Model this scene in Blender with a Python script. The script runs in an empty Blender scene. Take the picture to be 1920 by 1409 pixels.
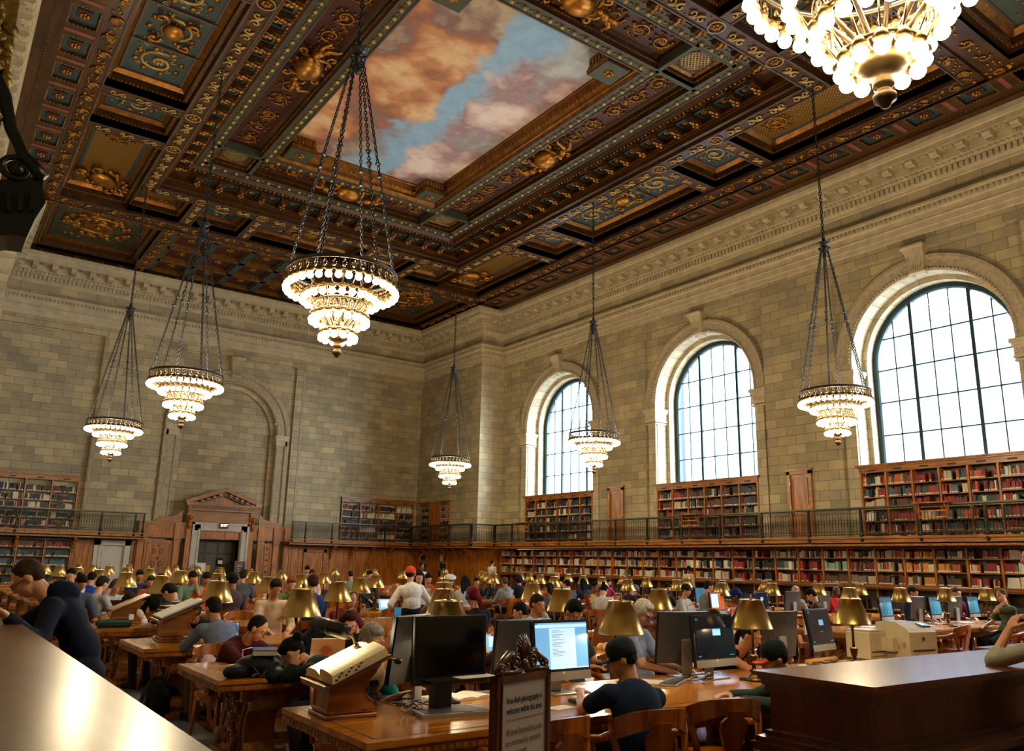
import bpy, bmesh, math, random
from math import sin, cos, pi, radians, sqrt, atan2, floor
from mathutils import Vector, Matrix
R = random.Random(7)
SC = bpy.context.scene
COL = SC.collection
V = Vector

def lin(c):
    return c/12.92 if c <= .04045 else ((c+.055)/1.055)**2.4
def hexc(h):
    h = h.lstrip('#'); return tuple(lin(int(h[i:i+2], 16)/255) for i in (0, 2, 4))+(1,)

# ---------------------------------------------------------------- materials
_M = {}
def newmat(name):
    m = bpy.data.materials.new(name); m.use_nodes = True
    nt = m.node_tree; b = nt.nodes['Principled BSDF']
    return m, nt, b
def N(nt, t, **kw):
    n = nt.nodes.new(t)
    for k, v in kw.items():
        if k.startswith('i_'): n.inputs[k[2:].replace('_', ' ')].default_value = v
        else: setattr(n, k, v)
    return n
def ramp(nt, cols, fac):
    r = N(nt, 'ShaderNodeValToRGB'); e = r.color_ramp.elements
    while len(e) < len(cols): e.new(.5)
    for i, (p, c) in enumerate(cols): e[i].position = p; e[i].color = c if len(c) == 4 else tuple(c)+(1,)
    nt.links.new(fac, r.inputs['Fac']); return r
def tint(c, f): return tuple(min(1, x*f) for x in c[:3])+(1,)
def mat(h, rough=.6, metal=0., var=.12, scale=14., bump=0., spec=.5, coat=0., name=None, sheen=0.):
    """plain surface with a faint procedural variation of its colour"""
    key = (h, rough, metal, var, scale, bump, spec, coat)
    if key in _M: return _M[key]
    m, nt, b = newmat(name or 'surface_'+h.lstrip('#')); c = hexc(h)
    tc = N(nt, 'ShaderNodeTexCoord'); no = N(nt, 'ShaderNodeTexNoise'); no.inputs['Scale'].default_value = scale; no.inputs['Detail'].default_value = 3
    nt.links.new(tc.outputs['Object'], no.inputs['Vector'])
    r = ramp(nt, [(.3, tint(c, 1-var)), (.7, tint(c, 1+var))], no.outputs['Fac'])
    nt.links.new(r.outputs['Color'], b.inputs['Base Color'])
    b.inputs['Roughness'].default_value = rough; b.inputs['Metallic'].default_value = metal
    b.inputs['Specular IOR Level'].default_value = spec; b.inputs['Coat Weight'].default_value = coat
    if bump:
        bu = N(nt, 'ShaderNodeBump'); bu.inputs['Strength'].default_value = bump; bu.inputs['Distance'].default_value = .02
        nt.links.new(no.outputs['Fac'], bu.inputs['Height']); nt.links.new(bu.outputs['Normal'], b.inputs['Normal'])
    _M[key] = m; return m
def wood(h1, h2, rough=.35, axis=0, scale=2.2, coat=.0, name='wood', bump=.05, rows=9.):
    key = ('wood', h1, h2, rough, axis, scale, coat)
    if key in _M: return _M[key]
    m, nt, b = newmat(name)
    tc = N(nt, 'ShaderNodeTexCoord'); mp = N(nt, 'ShaderNodeMapping')
    s = [scale*5]*3; s[axis] = scale*.5; mp.inputs['Scale'].default_value = s
    nt.links.new(tc.outputs['Object'], mp.inputs['Vector'])
    no = N(nt, 'ShaderNodeTexNoise'); no.inputs['Scale'].default_value = 1.5; no.inputs['Detail'].default_value = 6; no.inputs['Distortion'].default_value = .8
    nt.links.new(mp.outputs['Vector'], no.inputs['Vector'])
    r = ramp(nt, [(.32, hexc(h1)), (.68, hexc(h2))], no.outputs['Fac'])
    nt.links.new(r.outputs['Color'], b.inputs['Base Color'])
    b.inputs['Roughness'].default_value = rough; b.inputs['Coat Weight'].default_value = coat; b.inputs['Coat Roughness'].default_value = .15
    if bump:
        bu = N(nt, 'ShaderNodeBump'); bu.inputs['Strength'].default_value = bump; bu.inputs['Distance'].default_value = .01
        nt.links.new(no.outputs['Fac'], bu.inputs['Height']); nt.links.new(bu.outputs['Normal'], b.inputs['Normal'])
    _M[key] = m; return m
def stone(name, c1, c2, mortar, bw=1.0, bh=.40, off=.5, rough=.75, ms=.012):
    m, nt, b = newmat(name)
    uv = N(nt, 'ShaderNodeUVMap'); uv.uv_map = 'UVMap'
    br = N(nt, 'ShaderNodeTexBrick'); br.offset = off; br.squash = 1
    br.inputs['Scale'].default_value = 1; br.inputs['Brick Width'].default_value = bw; br.inputs['Row Height'].default_value = bh
    br.inputs['Mortar Size'].default_value = ms; br.inputs['Mortar Smooth'].default_value = .3; br.inputs['Bias'].default_value = 0
    br.inputs['Color1'].default_value = hexc(c1); br.inputs['Color2'].default_value = hexc(c2); br.inputs['Mortar'].default_value = hexc(mortar)
    nt.links.new(uv.outputs['UV'], br.inputs['Vector'])
    no = N(nt, 'ShaderNodeTexNoise'); no.inputs['Scale'].default_value = 1.3; no.inputs['Detail'].default_value = 5
    tc = N(nt, 'ShaderNodeTexCoord'); nt.links.new(tc.outputs['Object'], no.inputs['Vector'])
    r = ramp(nt, [(.3, (.72, .74, .80, 1)), (.7, (1.12, 1.08, .96, 1))], no.outputs['Fac'])
    mx = N(nt, 'ShaderNodeMix'); mx.data_type = 'RGBA'; mx.blend_type = 'MULTIPLY'; mx.inputs['Factor'].default_value = .85
    nt.links.new(br.outputs['Color'], mx.inputs['A']); nt.links.new(r.outputs['Color'], mx.inputs['B'])
    nt.links.new(mx.outputs['Result'], b.inputs['Base Color']); b.inputs['Roughness'].default_value = rough; b.inputs['Specular IOR Level'].default_value = .25
    bu = N(nt, 'ShaderNodeBump'); bu.inputs['Strength'].default_value = .35; bu.inputs['Distance'].default_value = .02; bu.invert = True
    nt.links.new(br.outputs['Fac'], bu.inputs['Height']); nt.links.new(bu.outputs['Normal'], b.inputs['Normal'])
    return m
def emis(h, s, name='glow', rough=.3, none=True):
    key = ('em', h, s)
    if key in _M: return _M[key]
    m, nt, b = newmat(name); b.inputs['Base Color'].default_value = hexc(h); b.inputs['Emission Color'].default_value = hexc(h)
    b.inputs['Emission Strength'].default_value = s; b.inputs['Roughness'].default_value = rough
    if none: m.cycles.emission_sampling = 'NONE'
    _M[key] = m; return m

# ---------------------------------------------------------------- mesh builder
class MB:
    def __init__(s):
        s.v = []; s.f = []; s.mi = []; s.sm = []; s.mats = []; s.T = None
    def m(s, mt):
        if mt not in s.mats: s.mats.append(mt)
        return s.mats.index(mt)
    def add(s, vs, fs, mt=None, smooth=False):
        b = len(s.v); T = s.T
        if T is not None: s.v.extend([tuple(T @ V(p)) for p in vs])
        else: s.v.extend([tuple(p) for p in vs])
        i = s.m(mt) if mt is not None else 0
        s.f.extend([tuple(b+k for k in f) for f in fs]); s.mi.extend([i]*len(fs)); s.sm.extend([smooth]*len(fs))
    def box(s, x0, x1, y0, y1, z0, z1, mt=None):
        if x0 > x1: x0, x1 = x1, x0
        if y0 > y1: y0, y1 = y1, y0
        if z0 > z1: z0, z1 = z1, z0
        s.add([(x0,y0,z0),(x1,y0,z0),(x1,y1,z0),(x0,y1,z0),(x0,y0,z1),(x1,y0,z1),(x1,y1,z1),(x0,y1,z1)],
              [(0,3,2,1),(4,5,6,7),(0,1,5,4),(1,2,6,5),(2,3,7,6),(3,0,4,7)], mt)
    def cbox(s, x, y, z, w, d, h, mt=None, rz=0., bev=0.):
        """box centred in x,y, base z"""
        old = s.T; L = Matrix.Translation((x, y, z)) @ Matrix.Rotation(rz, 4, 'Z'); s.T = (old @ L) if old is not None else L
        if bev:
            b = min(bev, w/2.01, d/2.01, h/2.01); w2, d2 = w/2, d/2
            def ring(i, z): a, c = w2-i, d2-i; return [(-a,-c,z),(a,-c,z),(a,c,z),(-a,c,z)]
            vs = ring(b, 0)+ring(0, b)+ring(0, h-b)+ring(b, h); fs = [(3,2,1,0), (12,13,14,15)]
            for k in range(3):
                for j in range(4): fs.append((k*4+j, k*4+(j+1) % 4, k*4+4+(j+1) % 4, k*4+4+j))
            s.add(vs, fs, mt)
        else: s.box(-w/2, w/2, -d/2, d/2, 0, h, mt)
        s.T = old
    def lathe(s, prof, n=16, c=(0, 0, 0), mt=None, smooth=True, cap=True, sx=1, sy=1):
        vs = []; fs = []; k = len(prof)
        for r, z in prof:
            for j in range(n): a = 2*pi*j/n; vs.append((c[0]+r*cos(a)*sx, c[1]+r*sin(a)*sy, c[2]+z))
        for i in range(k-1):
            for j in range(n): fs.append((i*n+j, i*n+(j+1) % n, (i+1)*n+(j+1) % n, (i+1)*n+j))
        if cap:
            if prof[0][0] > 1e-4: fs.append(tuple(reversed(range(n))))
            if prof[-1][0] > 1e-4: fs.append(tuple(range((k-1)*n, k*n)))
        s.add(vs, fs, mt, smooth)
    def tube(s, pts, r, n=6, mt=None, smooth=True, closed=False, flat=None, cap=True):
        pts = [V(p) for p in pts]; k = len(pts); rr = r if isinstance(r, (list, tuple)) else [r]*k
        vs = []; fs = []; up = V((0, 0, 1)); pu = None
        for i, p in enumerate(pts):
            if closed: t = pts[(i+1) % k]-pts[i-1]
            else: t = pts[min(i+1, k-1)]-pts[max(i-1, 0)]
            if t.length < 1e-9: t = V((0, 0, 1))
            t.normalize()
            if pu is None:
                u = up.cross(t)
                if u.length < .1: u = V((1, 0, 0)).cross(t)
                u.normalize()
            else:
                u = pu-t*pu.dot(t)
                if u.length < 1e-5: u = up.cross(t)
                u.normalize()
            w = t.cross(u); pu = u
            for j in range(n):
                a = 2*pi*j/n+pi/n
                vs.append(p+(u*cos(a)*rr[i]+w*sin(a)*rr[i]*(flat or 1)))
        for i in range(k-1 if not closed else k):
            for j in range(n): fs.append((i*n+j, i*n+(j+1) % n, ((i+1) % k)*n+(j+1) % n, ((i+1) % k)*n+j))
        if cap and not closed: fs.append(tuple(reversed(range(n)))); fs.append(tuple(range((k-1)*n, k*n)))
        s.add(vs, fs, mt, smooth)
    def ball(s, c, r, n=8, k=5, mt=None, smooth=True, M=None):
        rx, ry, rz = r if isinstance(r, (tuple, list)) else (r, r, r)
        vs = [(0, 0, -rz)]; fs = []
        for i in range(1, k):
            a = -pi/2+pi*i/k
            for j in range(n): b = 2*pi*j/n; vs.append((rx*cos(a)*cos(b), ry*cos(a)*sin(b), rz*sin(a)))
        vs.append((0, 0, rz)); L = len(vs)-1
        for j in range(n): fs.append((0, 1+(j+1) % n, 1+j)); fs.append((L, 1+(k-2)*n+j, 1+(k-2)*n+(j+1) % n))
        for i in range(k-2):
            for j in range(n): a = 1+i*n+j; b = 1+i*n+(j+1) % n; fs.append((a, b, b+n, a+n))
        c = V(c)
        if M is not None: vs = [M @ V(p)+c for p in vs]
        else: vs = [V(p)+c for p in vs]
        s.add(vs, fs, mt, smooth)
    def cyl(s, p0, p1, r0, r1=None, n=12, mt=None, smooth=True):
        s.tube([p0, p1], [r0, r0 if r1 is None else r1], n, mt, smooth)
    def prism(s, poly, z0, z1, mt=None, plane='xy', smooth=False):
        """extruded polygon; plane says which two axes poly uses"""
        n = len(poly); f = {'xy': lambda a, b, c: (a, b, c), 'xz': lambda a, b, c: (a, c, b), 'yz': lambda a, b, c: (c, a, b)}[plane]
        vs = [f(a, b, z0) for a, b in poly]+[f(a, b, z1) for a, b in poly]
        fs = [tuple(reversed(range(n))), tuple(range(n, 2*n))]+[(i, (i+1) % n, n+(i+1) % n, n+i) for i in range(n)]
        s.add(vs, fs, mt, smooth)
    def quad(s, a, b, c, d, mt=None): s.add([a, b, c, d], [(0, 1, 2, 3)], mt)
    def mesh(s, name, uv=False, bev=0):
        me = bpy.data.meshes.new(name); me.from_pydata(s.v, [], s.f)
        for mt in s.mats: me.materials.append(mt)
        if s.mats: me.polygons.foreach_set('material_index', s.mi)
        me.polygons.foreach_set('use_smooth', s.sm)
        if uv:
            l = me.uv_layers.new(name='UVMap'); me.update(); dat = [0.]*(2*len(me.loops)); vv = s.v
            for p in me.polygons:
                n = p.normal; ax = 0 if abs(n.x) > max(abs(n.y), abs(n.z)*.8) else (1 if abs(n.y) > abs(n.z)*.8 else 2)
                for li in p.loop_indices:
                    q = vv[me.loops[li].vertex_index]
                    a, b = ((q[1], q[2]) if ax == 0 else (q[0], q[2]) if ax == 1 else (q[0], q[1]))
                    dat[2*li] = a+200; dat[2*li+1] = b+200
            l.data.foreach_set('uv', dat)
        me.validate(clean_customdata=False); me.update(); return me
    def build(s, name, mt=None, parent=None, uv=False, loc=None, rz=0):
        if mt is not None and not s.mats: s.mats = [mt]; s.mi = [0]*len(s.f)
        o = bpy.data.objects.new(name, s.mesh(name, uv)); COL.objects.link(o)
        if parent is not None: o.parent = parent
        if loc is not None: o.location = loc
        if rz: o.rotation_euler.z = rz
        return o
def obj(name, me, parent=None, loc=(0, 0, 0), rot=None):
    o = bpy.data.objects.new(name, me); COL.objects.link(o); o.location = loc
    if parent is not None: o.parent = parent
    if rot: o.rotation_euler = rot
    return o
def thing(name, label, cat, loc=(0, 0, 0), rz=0., group=None):
    o = bpy.data.objects.new(name, None); COL.objects.link(o); o.empty_display_size = .1
    o.location = loc; o.rotation_euler = (0, 0, rz); o['label'] = label; o['category'] = cat
    if group: o['group'] = group
    return o
def tag(o, label, cat, group=None):
    o['label'] = label; o['category'] = cat
    if group: o['group'] = group
    return o
def struct(o): o['kind'] = 'structure'; return o
def dup(root, label=None, loc=None, rz=None, group=None):
    kids = {}
    for c in root.children: kids[c] = list(c.children)
    r = root.copy(); COL.objects.link(r)
    for c, g in kids.items():
        d = c.copy(); COL.objects.link(d); d.parent = r
        for e in g: h = e.copy(); COL.objects.link(h); h.parent = d
    if label: r['label'] = label
    if group: r['group'] = group
    if loc is not None: r.location = loc
    if rz is not None: r.rotation_euler.z = rz
    return r
ORD = ['first','second','third','fourth','fifth','sixth','seventh','eighth','ninth','tenth','eleventh','twelfth','thirteenth','fourteenth','fifteenth','sixteenth','seventeenth','eighteenth','nineteenth','twentieth']
def ordi(k):
    return ORD[k] if k < 20 else str(k+1)+'th'

# ---------------------------------------------------------------- room numbers (metres; camera stands at x=0,y=0)
H = 1.70
XM, XE, YE, YP, XL = 24.4, 22.93, 40.87, 34.7, -.33
XLE = 1.28
ZC = 15.0
FPX, YAW, PIT, ROL = 1508.3, .62261, .231704, .021436
_f = V((sin(YAW)*cos(PIT), cos(YAW)*cos(PIT), sin(PIT))); _r = V((cos(YAW), -sin(YAW), 0)); _u = _r.cross(_f)
_r2 = cos(ROL)*_r+sin(ROL)*_u; _u2 = -sin(ROL)*_r+cos(ROL)*_u
def ray(x, y): return _r2*((x-960)/FPX)-_u2*((y-704.5)/FPX)+_f
def atZ(x, y, z): d = ray(x, y); return d*((z-H)/d.z)+V((0, 0, H))
def atY(x, y, Y): d = ray(x, y); return d*(Y/d.y)+V((0, 0, H))
def atX(x, y, X): d = ray(x, y); return d*(X/d.x)+V((0, 0, H))
# ---------------------------------------------------------------- room shell
STONE = stone('stone_blocks', '#b5a684', '#958b72', '#7a7059', .78, .335)
STONE_L = stone('stone_blocks_pale', '#beb295', '#a89d82', '#8a8068', .6, .335)
SMOOTH = mat('#b5a98c', .75, var=.14, scale=3., name='carved_stone', spec=.25)
SMOOTH2 = mat('#a0937a', .8, var=.2, scale=9., bump=.3, name='weathered_stone', spec=.2)
MARB = mat('#b3aea0', .5, var=.1, scale=2., name='pale_marble')
OAK = wood('#6c3a08', '#bb701a', .38, 2, 1.6, name='oak_panelling')
OAKH = wood('#66390c', '#a86c22', .38, 1, 1.6, name='oak_mouldings')
OAKX = wood('#66390c', '#a86c22', .38, 0, 1.6, name='oak_mouldings_long')
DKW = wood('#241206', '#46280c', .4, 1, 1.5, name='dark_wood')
IRON = mat('#2b2a22', .45, .7, name='bronze_ironwork')
IRONL = mat('#55564c', .4, .8, name='polished_rail')
BLACKM = mat('#141414', .6, name='black_recess')

def cap_u(mb, x, y, z):  # nothing
    pass
def arch_pts(yc, r, zs, z0, n=24, full=True):
    """arch outline in (y,z), from the bottom left up and over to the bottom right"""
    p = [(yc-r, z0)]
    for i in range(n+1): a = pi-pi*i/n; p.append((yc+r*cos(a), zs+r*sin(a)))
    p.append((yc+r, z0)); return p
def wall_with_arch(mb, X, y0, y1, z0, z1, yc, r, zs, zb, mt, ax='x', n=24):
    """flat wall face at X with an arched hole (bottom zb)"""
    f = (lambda a, z: (X, a, z)) if ax == 'x' else (lambda a, z: (a, X, z))
    P = arch_pts(yc, r, zs, zb, n)
    Q = [(y0, zb)]
    for i in range(n+1):
        a = pi-pi*i/n; c, s_ = cos(a), sin(a)
        # push outward to the rectangle
        k = 1e9
        if c < -1e-6: k = min(k, (yc-y0)/-c)
        if c > 1e-6: k = min(k, (y1-yc)/c)
        if s_ > 1e-6: k = min(k, (z1-zs)/s_)
        Q.append((yc+c*k, zs+s_*k))
    Q.append((y1, zb)); Q[1] = (y0, zs); Q[-2] = (y1, zs)
    vs = [f(a, b) for a, b in P]+[f(a, b) for a, b in Q]; m = len(P)
    fs = [(i, i+1, m+i+1, m+i) for i in range(m-1)]
    # corners
    mb.add(vs, fs, mt)
    for cy in (y0, y1):
        best = [q for q in Q[1:-1] if abs(q[0]-cy) < 1e-6]; top = [q for q in Q[1:-1] if abs(q[1]-z1) < 1e-6]
        a = max(best, key=lambda q: q[1]); b = min(top, key=lambda q: abs(q[0]-cy))
        if a != b: mb.add([f(*a), f(cy, z1), f(*b)], [(0, 1, 2)], mt)
    if zb > z0: mb.add([f(y0, z0), f(y1, z0), f(y1, zb), f(y0, zb)], [(0, 1, 2, 3)], mt)
def arch_sweep(mb, yc, zs, z0, prof, mt, ax='x', n=28, legs=True, smooth=False):
    """sweep a profile (radius, depth) along an arch; depth measured on the ax axis"""
    f = (lambda a, z, d: (d, a, z)) if ax == 'x' else (lambda a, z, d: (a, d, z))
    rows = []
    for r, d in prof:
        row = ([(yc-r, z0)] if legs else [])+[(yc+r*cos(pi-pi*i/n), zs+r*sin(pi-pi*i/n)) for i in range(n+1)]+([(yc+r, z0)] if legs else [])
        rows.append([f(a, z, d) for a, z in row])
    m = len(rows[0]); vs = [p for r in rows for p in r]
    fs = [(k*m+i, k*m+i+1, (k+1)*m+i+1, (k+1)*m+i) for k in range(len(rows)-1) for i in range(m-1)]
    mb.add(vs, fs, mt, smooth)

WIN = [30.15, 21.1, 12.05, 3.0]
WR, WZS, WZB = 2.52, 8.5, 5.0
# right wall: faces between z0..z1 split per bay
mb = MB()
edges = [YP, 25.6, 16.55, 7.5, -1.6]
FR = 3.05; FRZ = 11.8; REC = .16      # recessed frame round each window
for k, yc in enumerate(WIN):
    ya, yb = edges[k+1], edges[k]
    # recessed panel
    wall_with_arch(mb, XM+REC, yc-FR, yc+FR, 2.6, FRZ, yc, WR+.0, WZS, 2.6, STONE)
    # pier faces
    for (a, b) in ((ya, yc-FR), (yc+FR, yb)):
        if b-a > .01: mb.add([(XM, a, 0), (XM, b, 0), (XM, b, FRZ), (XM, a, FRZ)], [(0, 1, 2, 3)], STONE)
    mb.add([(XM, ya, FRZ), (XM, yb, FRZ), (XM, yb, 15.1), (XM, ya, 15.1)], [(0, 1, 2, 3)], STONE)
    for s_ in (-1, 1): y = yc+s_*FR; mb.add([(XM, y, 2.6), (XM+REC, y, 2.6), (XM+REC, y, FRZ), (XM, y, FRZ)], [(0, 1, 2, 3)], STONE_L)
    mb.add([(XM, yc-FR, FRZ), (XM, yc+FR, FRZ), (XM+REC, yc+FR, FRZ), (XM+REC, yc-FR, FRZ)], [(0, 1, 2, 3)], STONE_L)
    # reveal, inner ring, outer skin
    arch_sweep(mb, yc, WZS, 2.6, [(WR, XM+REC), (WR, XM+.72), (WR-.16, XM+.72), (WR-.16, XM+1.35)], STONE_L)
    mb.add([(XM+.7, yc-WR, 2.6), (XM+.7, yc+WR, 2.6), (XM+.7, yc+WR, WZB-.05), (XM+.7, yc-WR, WZB-.05)], [(0, 1, 2, 3)], STONE)
    mb.add([(XM+.7, yc-WR, WZB-.05), (XM+.7, yc+WR, WZB-.05), (XM+1.4, yc+WR, WZB-.05), (XM+1.4, yc-WR, WZB-.05)], [(0, 1, 2, 3)], STONE_L)
mb.add([(XM, -1.6, 0), (XM, -9, 0), (XM, -9, 15.1), (XM, -1.6, 15.1)], [(0, 1, 2, 3)], STONE)
mb.add([(XM+1.4, -9, 0), (XM+1.4, 36, 0), (XM+1.4, 36, WZB-.05), (XM+1.4, -9, WZB-.05)], [(0, 1, 2, 3)], STONE)
for k in range(4):
    yc = WIN[k]; ya, yb = edges[k+1]-(8 if k == 3 else 0), edges[k]+(1.4 if k == 0 else 0)
    wall_with_arch(mb, XM+1.4, ya, yb, WZB-.05, 16.9, yc, WR-.16, WZS, WZB-.05, STONE)
struct(mb.build('wall_right', uv=True))

def keystone(mb, yc, X, z0=10.95, z1=11.9, ax='x', sg=-1):
    f = (lambda d, a, z: (X+sg*d, a, z)) if ax == 'x' else (lambda d, a, z: (a, X+sg*d, z))
    prof = [(.16, z0), (.30, z0+.12), (.26, z0+.3), (.30, z0+.55), (.42, z0+.78), (.45, z0+.9), (.38, z1), (.1, z1)]
    n = 6
    for i in range(n):   # fluted lobes
        u0, u1 = -1+2*i/n, -1+2*(i+1)/n; um = (u0+u1)/2; rows = []
        for d, z in prof:
            w = .2+.14*(z-z0)/(z1-z0)
            rows.append([f(d-.03, yc+u0*w, z), f(d+.02, yc+um*w, z), f(d-.03, yc+u1*w, z)])
        vs = [p for r in rows for p in r]; fs = []
        for k in range(len(rows)-1):
            for j in range(2): a = k*3+j; fs.append((a, a+1, a+4, a+3))
        mb.add(vs, fs, SMOOTH)
    for u in (-1, 1):
        vs = []
        for d, z in prof: w = .2+.14*(z-z0)/(z1-z0); vs += [f(-.1, yc+u*w, z), f(d-.03, yc+u*w, z)]
        mb.add(vs, [(2*k, 2*k+1, 2*k+3, 2*k+2) for k in range(len(prof)-1)], SMOOTH)
    mb.tube([f(.42, yc-.36, z1-.08), f(.42, yc+.36, z1-.08)], .09, 8, SMOOTH)
    mb.tube([f(.24, yc-.25, z0+.06), f(.24, yc+.25, z0+.06)], .06, 8, SMOOTH)
def capital(mb, x0, x1, y0, y1, z0=7.62, z1=8.28):
    """stone impost block, stepped"""
    for e, a, b in ((.10, z1-.12, z1), (.06, z1-.2, z1-.12), (.02, z0+.16, z1-.2), (.05, z0+.1, z0+.16), (.02, z0, z0+.06)):
        mb.box(x0-e, x1+e, y0-e, y1+e, a, b, SMOOTH)
    n = int((y1-y0+.01)/.11)
    for i in range(max(n, 3)):
        y = y0+(i+.5)*(y1-y0)/max(n, 3); mb.ball((x0-.02, y, z0+.3), (.035, .045, .09), 6, 4, SMOOTH)
# architraves, keystones, imposts, grooves
for k, yc in enumerate(WIN[:3]):
    mb = MB(); X = XM+REC
    arch_sweep(mb, yc, WZS, 8.28, [(WR, X), (WR, X-.10), (WR+.06, X-.13), (WR+.10, X-.08), (WR+.36, X-.10), (WR+.42, X-.17), (WR+.52, X-.17), (WR+.55, X)], SMOOTH2, n=36)
    keystone(mb, yc, X)
    for s_ in (-1, 1): capital(mb, XM+REC-.14, XM+.74, min(yc+s_*(WR-.03), yc+s_*(WR+.5)), max(yc+s_*(WR-.03), yc+s_*(WR+.5)))
    for s_ in (-1, 1): mb.box(XM+REC-.1, XM+REC+.02, min(yc+s_*(WR+.02), yc+s_*(WR+.42)), max(yc+s_*(WR+.02), yc+s_*(WR+.42)), 2.7, 7.66, STONE_L)
    for i in range(70):
        a = pi*(i+.5)/70; mb.ball((X-.14, yc+(WR+.08)*cos(a), WZS+(WR+.08)*sin(a)), .03, 5, 3, SMOOTH)
    struct(mb.build('trim_%d' % (k+1), uv=True))

# windows: dark frame, mullions, glass
FRAME = mat('#1d3338', .5, .3, name='window_frame_paint')
m, nt, b = newmat('window_glass')
for n_ in list(nt.nodes):
    if n_.type != 'OUTPUT_MATERIAL': nt.nodes.remove(n_)
out = [n_ for n_ in nt.nodes if n_.type == 'OUTPUT_MATERIAL'][0]
tr = N(nt, 'ShaderNodeBsdfTransparent'); tr.inputs[0].default_value = (.96, .985, 1, 1)
gl = N(nt, 'ShaderNodeBsdfGlossy'); gl.inputs['Roughness'].default_value = .03
fr = N(nt, 'ShaderNodeFresnel'); fr.inputs['IOR'].default_value = 1.45
no = N(nt, 'ShaderNodeTexNoise'); no.inputs['Scale'].default_value = 3.; bu = N(nt, 'ShaderNodeBump'); bu.inputs['Strength'].default_value = .05
nt.links.new(no.outputs['Fac'], bu.inputs['Height']); nt.links.new(bu.outputs['Normal'], gl.inputs['Normal'])
mx = N(nt, 'ShaderNodeMixShader'); nt.links.new(fr.outputs[0], mx.inputs[0]); nt.links.new(tr.outputs[0], mx.inputs[1]); nt.links.new(gl.outputs[0], mx.inputs[2])
nt.links.new(mx.outputs[0], out.inputs['Surface']); GLASS = m
GX = XM+1.16; GR = 2.2
for k, yc in enumerate(WIN):
    mb = MB()
    arch_sweep(mb, yc, WZS, WZB, [(GR+.17, GX-.10), (GR+.02, GX-.10), (GR-.02, GX-.05), (GR-.02, GX+.08), (GR+.17, GX+.08)], FRAME)
    for i in range(-3, 4):
        y = yc+(i-.5)*.63 if i > 0 else yc+(i+.5)*.63
    ys = [yc+(i-2.5)*.63 for i in range(6)]
    for i, y in enumerate(ys):
        d = abs(y-yc); zt = WZS+sqrt(max(GR*GR-d*d, 0)); w = .055 if i in (1, 4) else .02
        mb.box(GX-.06 if i in (1, 4) else GX-.03, GX+.05, y-w, y+w, WZB, zt, FRAME)
    for z in (6.15, 7.25, 8.35, 9.42):
        h = GR if z < WZS else sqrt(GR*GR-(z-WZS)**2); mb.box(GX-.03, GX+.04, yc-h, yc+h, z-.018, z+.018, FRAME)
    mb.box(GX-.1, GX+.1, yc-GR-.1, yc+GR+.1, WZB-.06, WZB+.03, FRAME)
    wf = struct(mb.build('window_%d' % (k+1)))
    mb = MB(); P = arch_pts(yc, GR-.01, WZS, WZB, 24)
    mb.add([(GX+.01, a, z) for a, z in P], [tuple(range(len(P)))], GLASS); g = mb.build('pane', parent=wf)

# end wall (with blind arch), end section wall, pier, left wall
DC = 11.93
mb = MB()
def yface(x0, x1, z0, z1, Y, mt): mb.add([(x0, Y, z0), (x1, Y, z0), (x1, Y, z1), (x0, Y, z1)], [(0, 1, 2, 3)], mt)
AX0, AX1 = 8.70, 15.16
wall_with_arch(mb, YE+.16, AX0, AX1, 0, 11.8, DC, 2.45, 8.0, 0, STONE, ax='y')
# blind arch infill with door hole
DW, DH = 1.02, 3.05
mb.box(DC-2.45, DC-DW, YE+.5, YE+.9, 0, 10.6, STONE); mb.box(DC+DW, DC+2.45, YE+.5, YE+.9, 0, 10.6, STONE); mb.box(DC-DW, DC+DW, YE+.5, YE+.9, DH, 10.6, STONE)
arch_sweep(mb, DC, 8.0, 0, [(2.45, YE+.16), (2.45, YE+.5)], STONE_L, ax='y')
arch_sweep(mb, DC, 8.0, 0, [(2.2, YE+.36), (2.45, YE+.36)], STONE_L, ax='y'); arch_sweep(mb, DC, 8.0, 0, [(2.2, YE+.36), (2.2, YE+.5)], STONE_L, ax='y')
for a, b in ((5.75, AX0), (AX1, 18.15)): yface(a, b, 0, 11.8, YE, STONE)
yface(0, XE, 11.8, 15.1, YE, STONE)
yface(0, 5.75, 0, 11.8, YE+.2, STONE); yface(18.15, XE+.01, 0, 11.8, YE+.2, STONE)
for x in (5.75, 18.15, AX0, AX1): mb.add([(x, YE, 0), (x, YE+.2, 0), (x, YE+.2, 11.8), (x, YE, 11.8)], [(0, 1, 2, 3)], STONE_L)
for a, b in ((0, 5.75), (18.15, 24), (AX0, AX1)): mb.add([(a, YE, 11.8), (b, YE, 11.8), (b, YE+.2, 11.8), (a, YE+.2, 11.8)], [(0, 1, 2, 3)], STONE_L)
struct(mb.build('wall_end', uv=True))
mb = MB()
arch_sweep(mb, DC, 8.0, 2.6, [(2.45, YE+.16), (2.45, YE+.06), (2.52, YE+.03), (2.58, YE+.08), (2.84, YE+.06), (2.9, YE-.02), (3.1, YE-.02), (3.16, YE+.16)], SMOOTH2, ax='y', n=36)
keystone(mb, DC, YE+.16, 10.75, 11.8, ax='y')
for s_ in (-1, 1):
    a, b = sorted((DC+s_*2.42, DC+s_*3.0))
    for e, z0, z1 in ((.08, 7.9, 8.02), (.04, 7.75, 7.9), (.0, 7.5, 7.75)): mb.box(a-e, b+e, YE-.02-e, YE+.4, z0, z1, SMOOTH)
for x in (5.85, 15.6): mb.box(x-.05, x+.05, YE-.02, YE+.02, 3, 15, SMOOTH2)
struct(mb.build('trim_4', uv=True))
mb = MB()   # the short side wall next to the corner, and the pier face beyond it
mb.add([(XE, YP, 0), (XE, YE+.25, 0), (XE, YE+.25, 15.1), (XE, YP, 15.1)], [(0, 1, 2, 3)], STONE)
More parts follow.
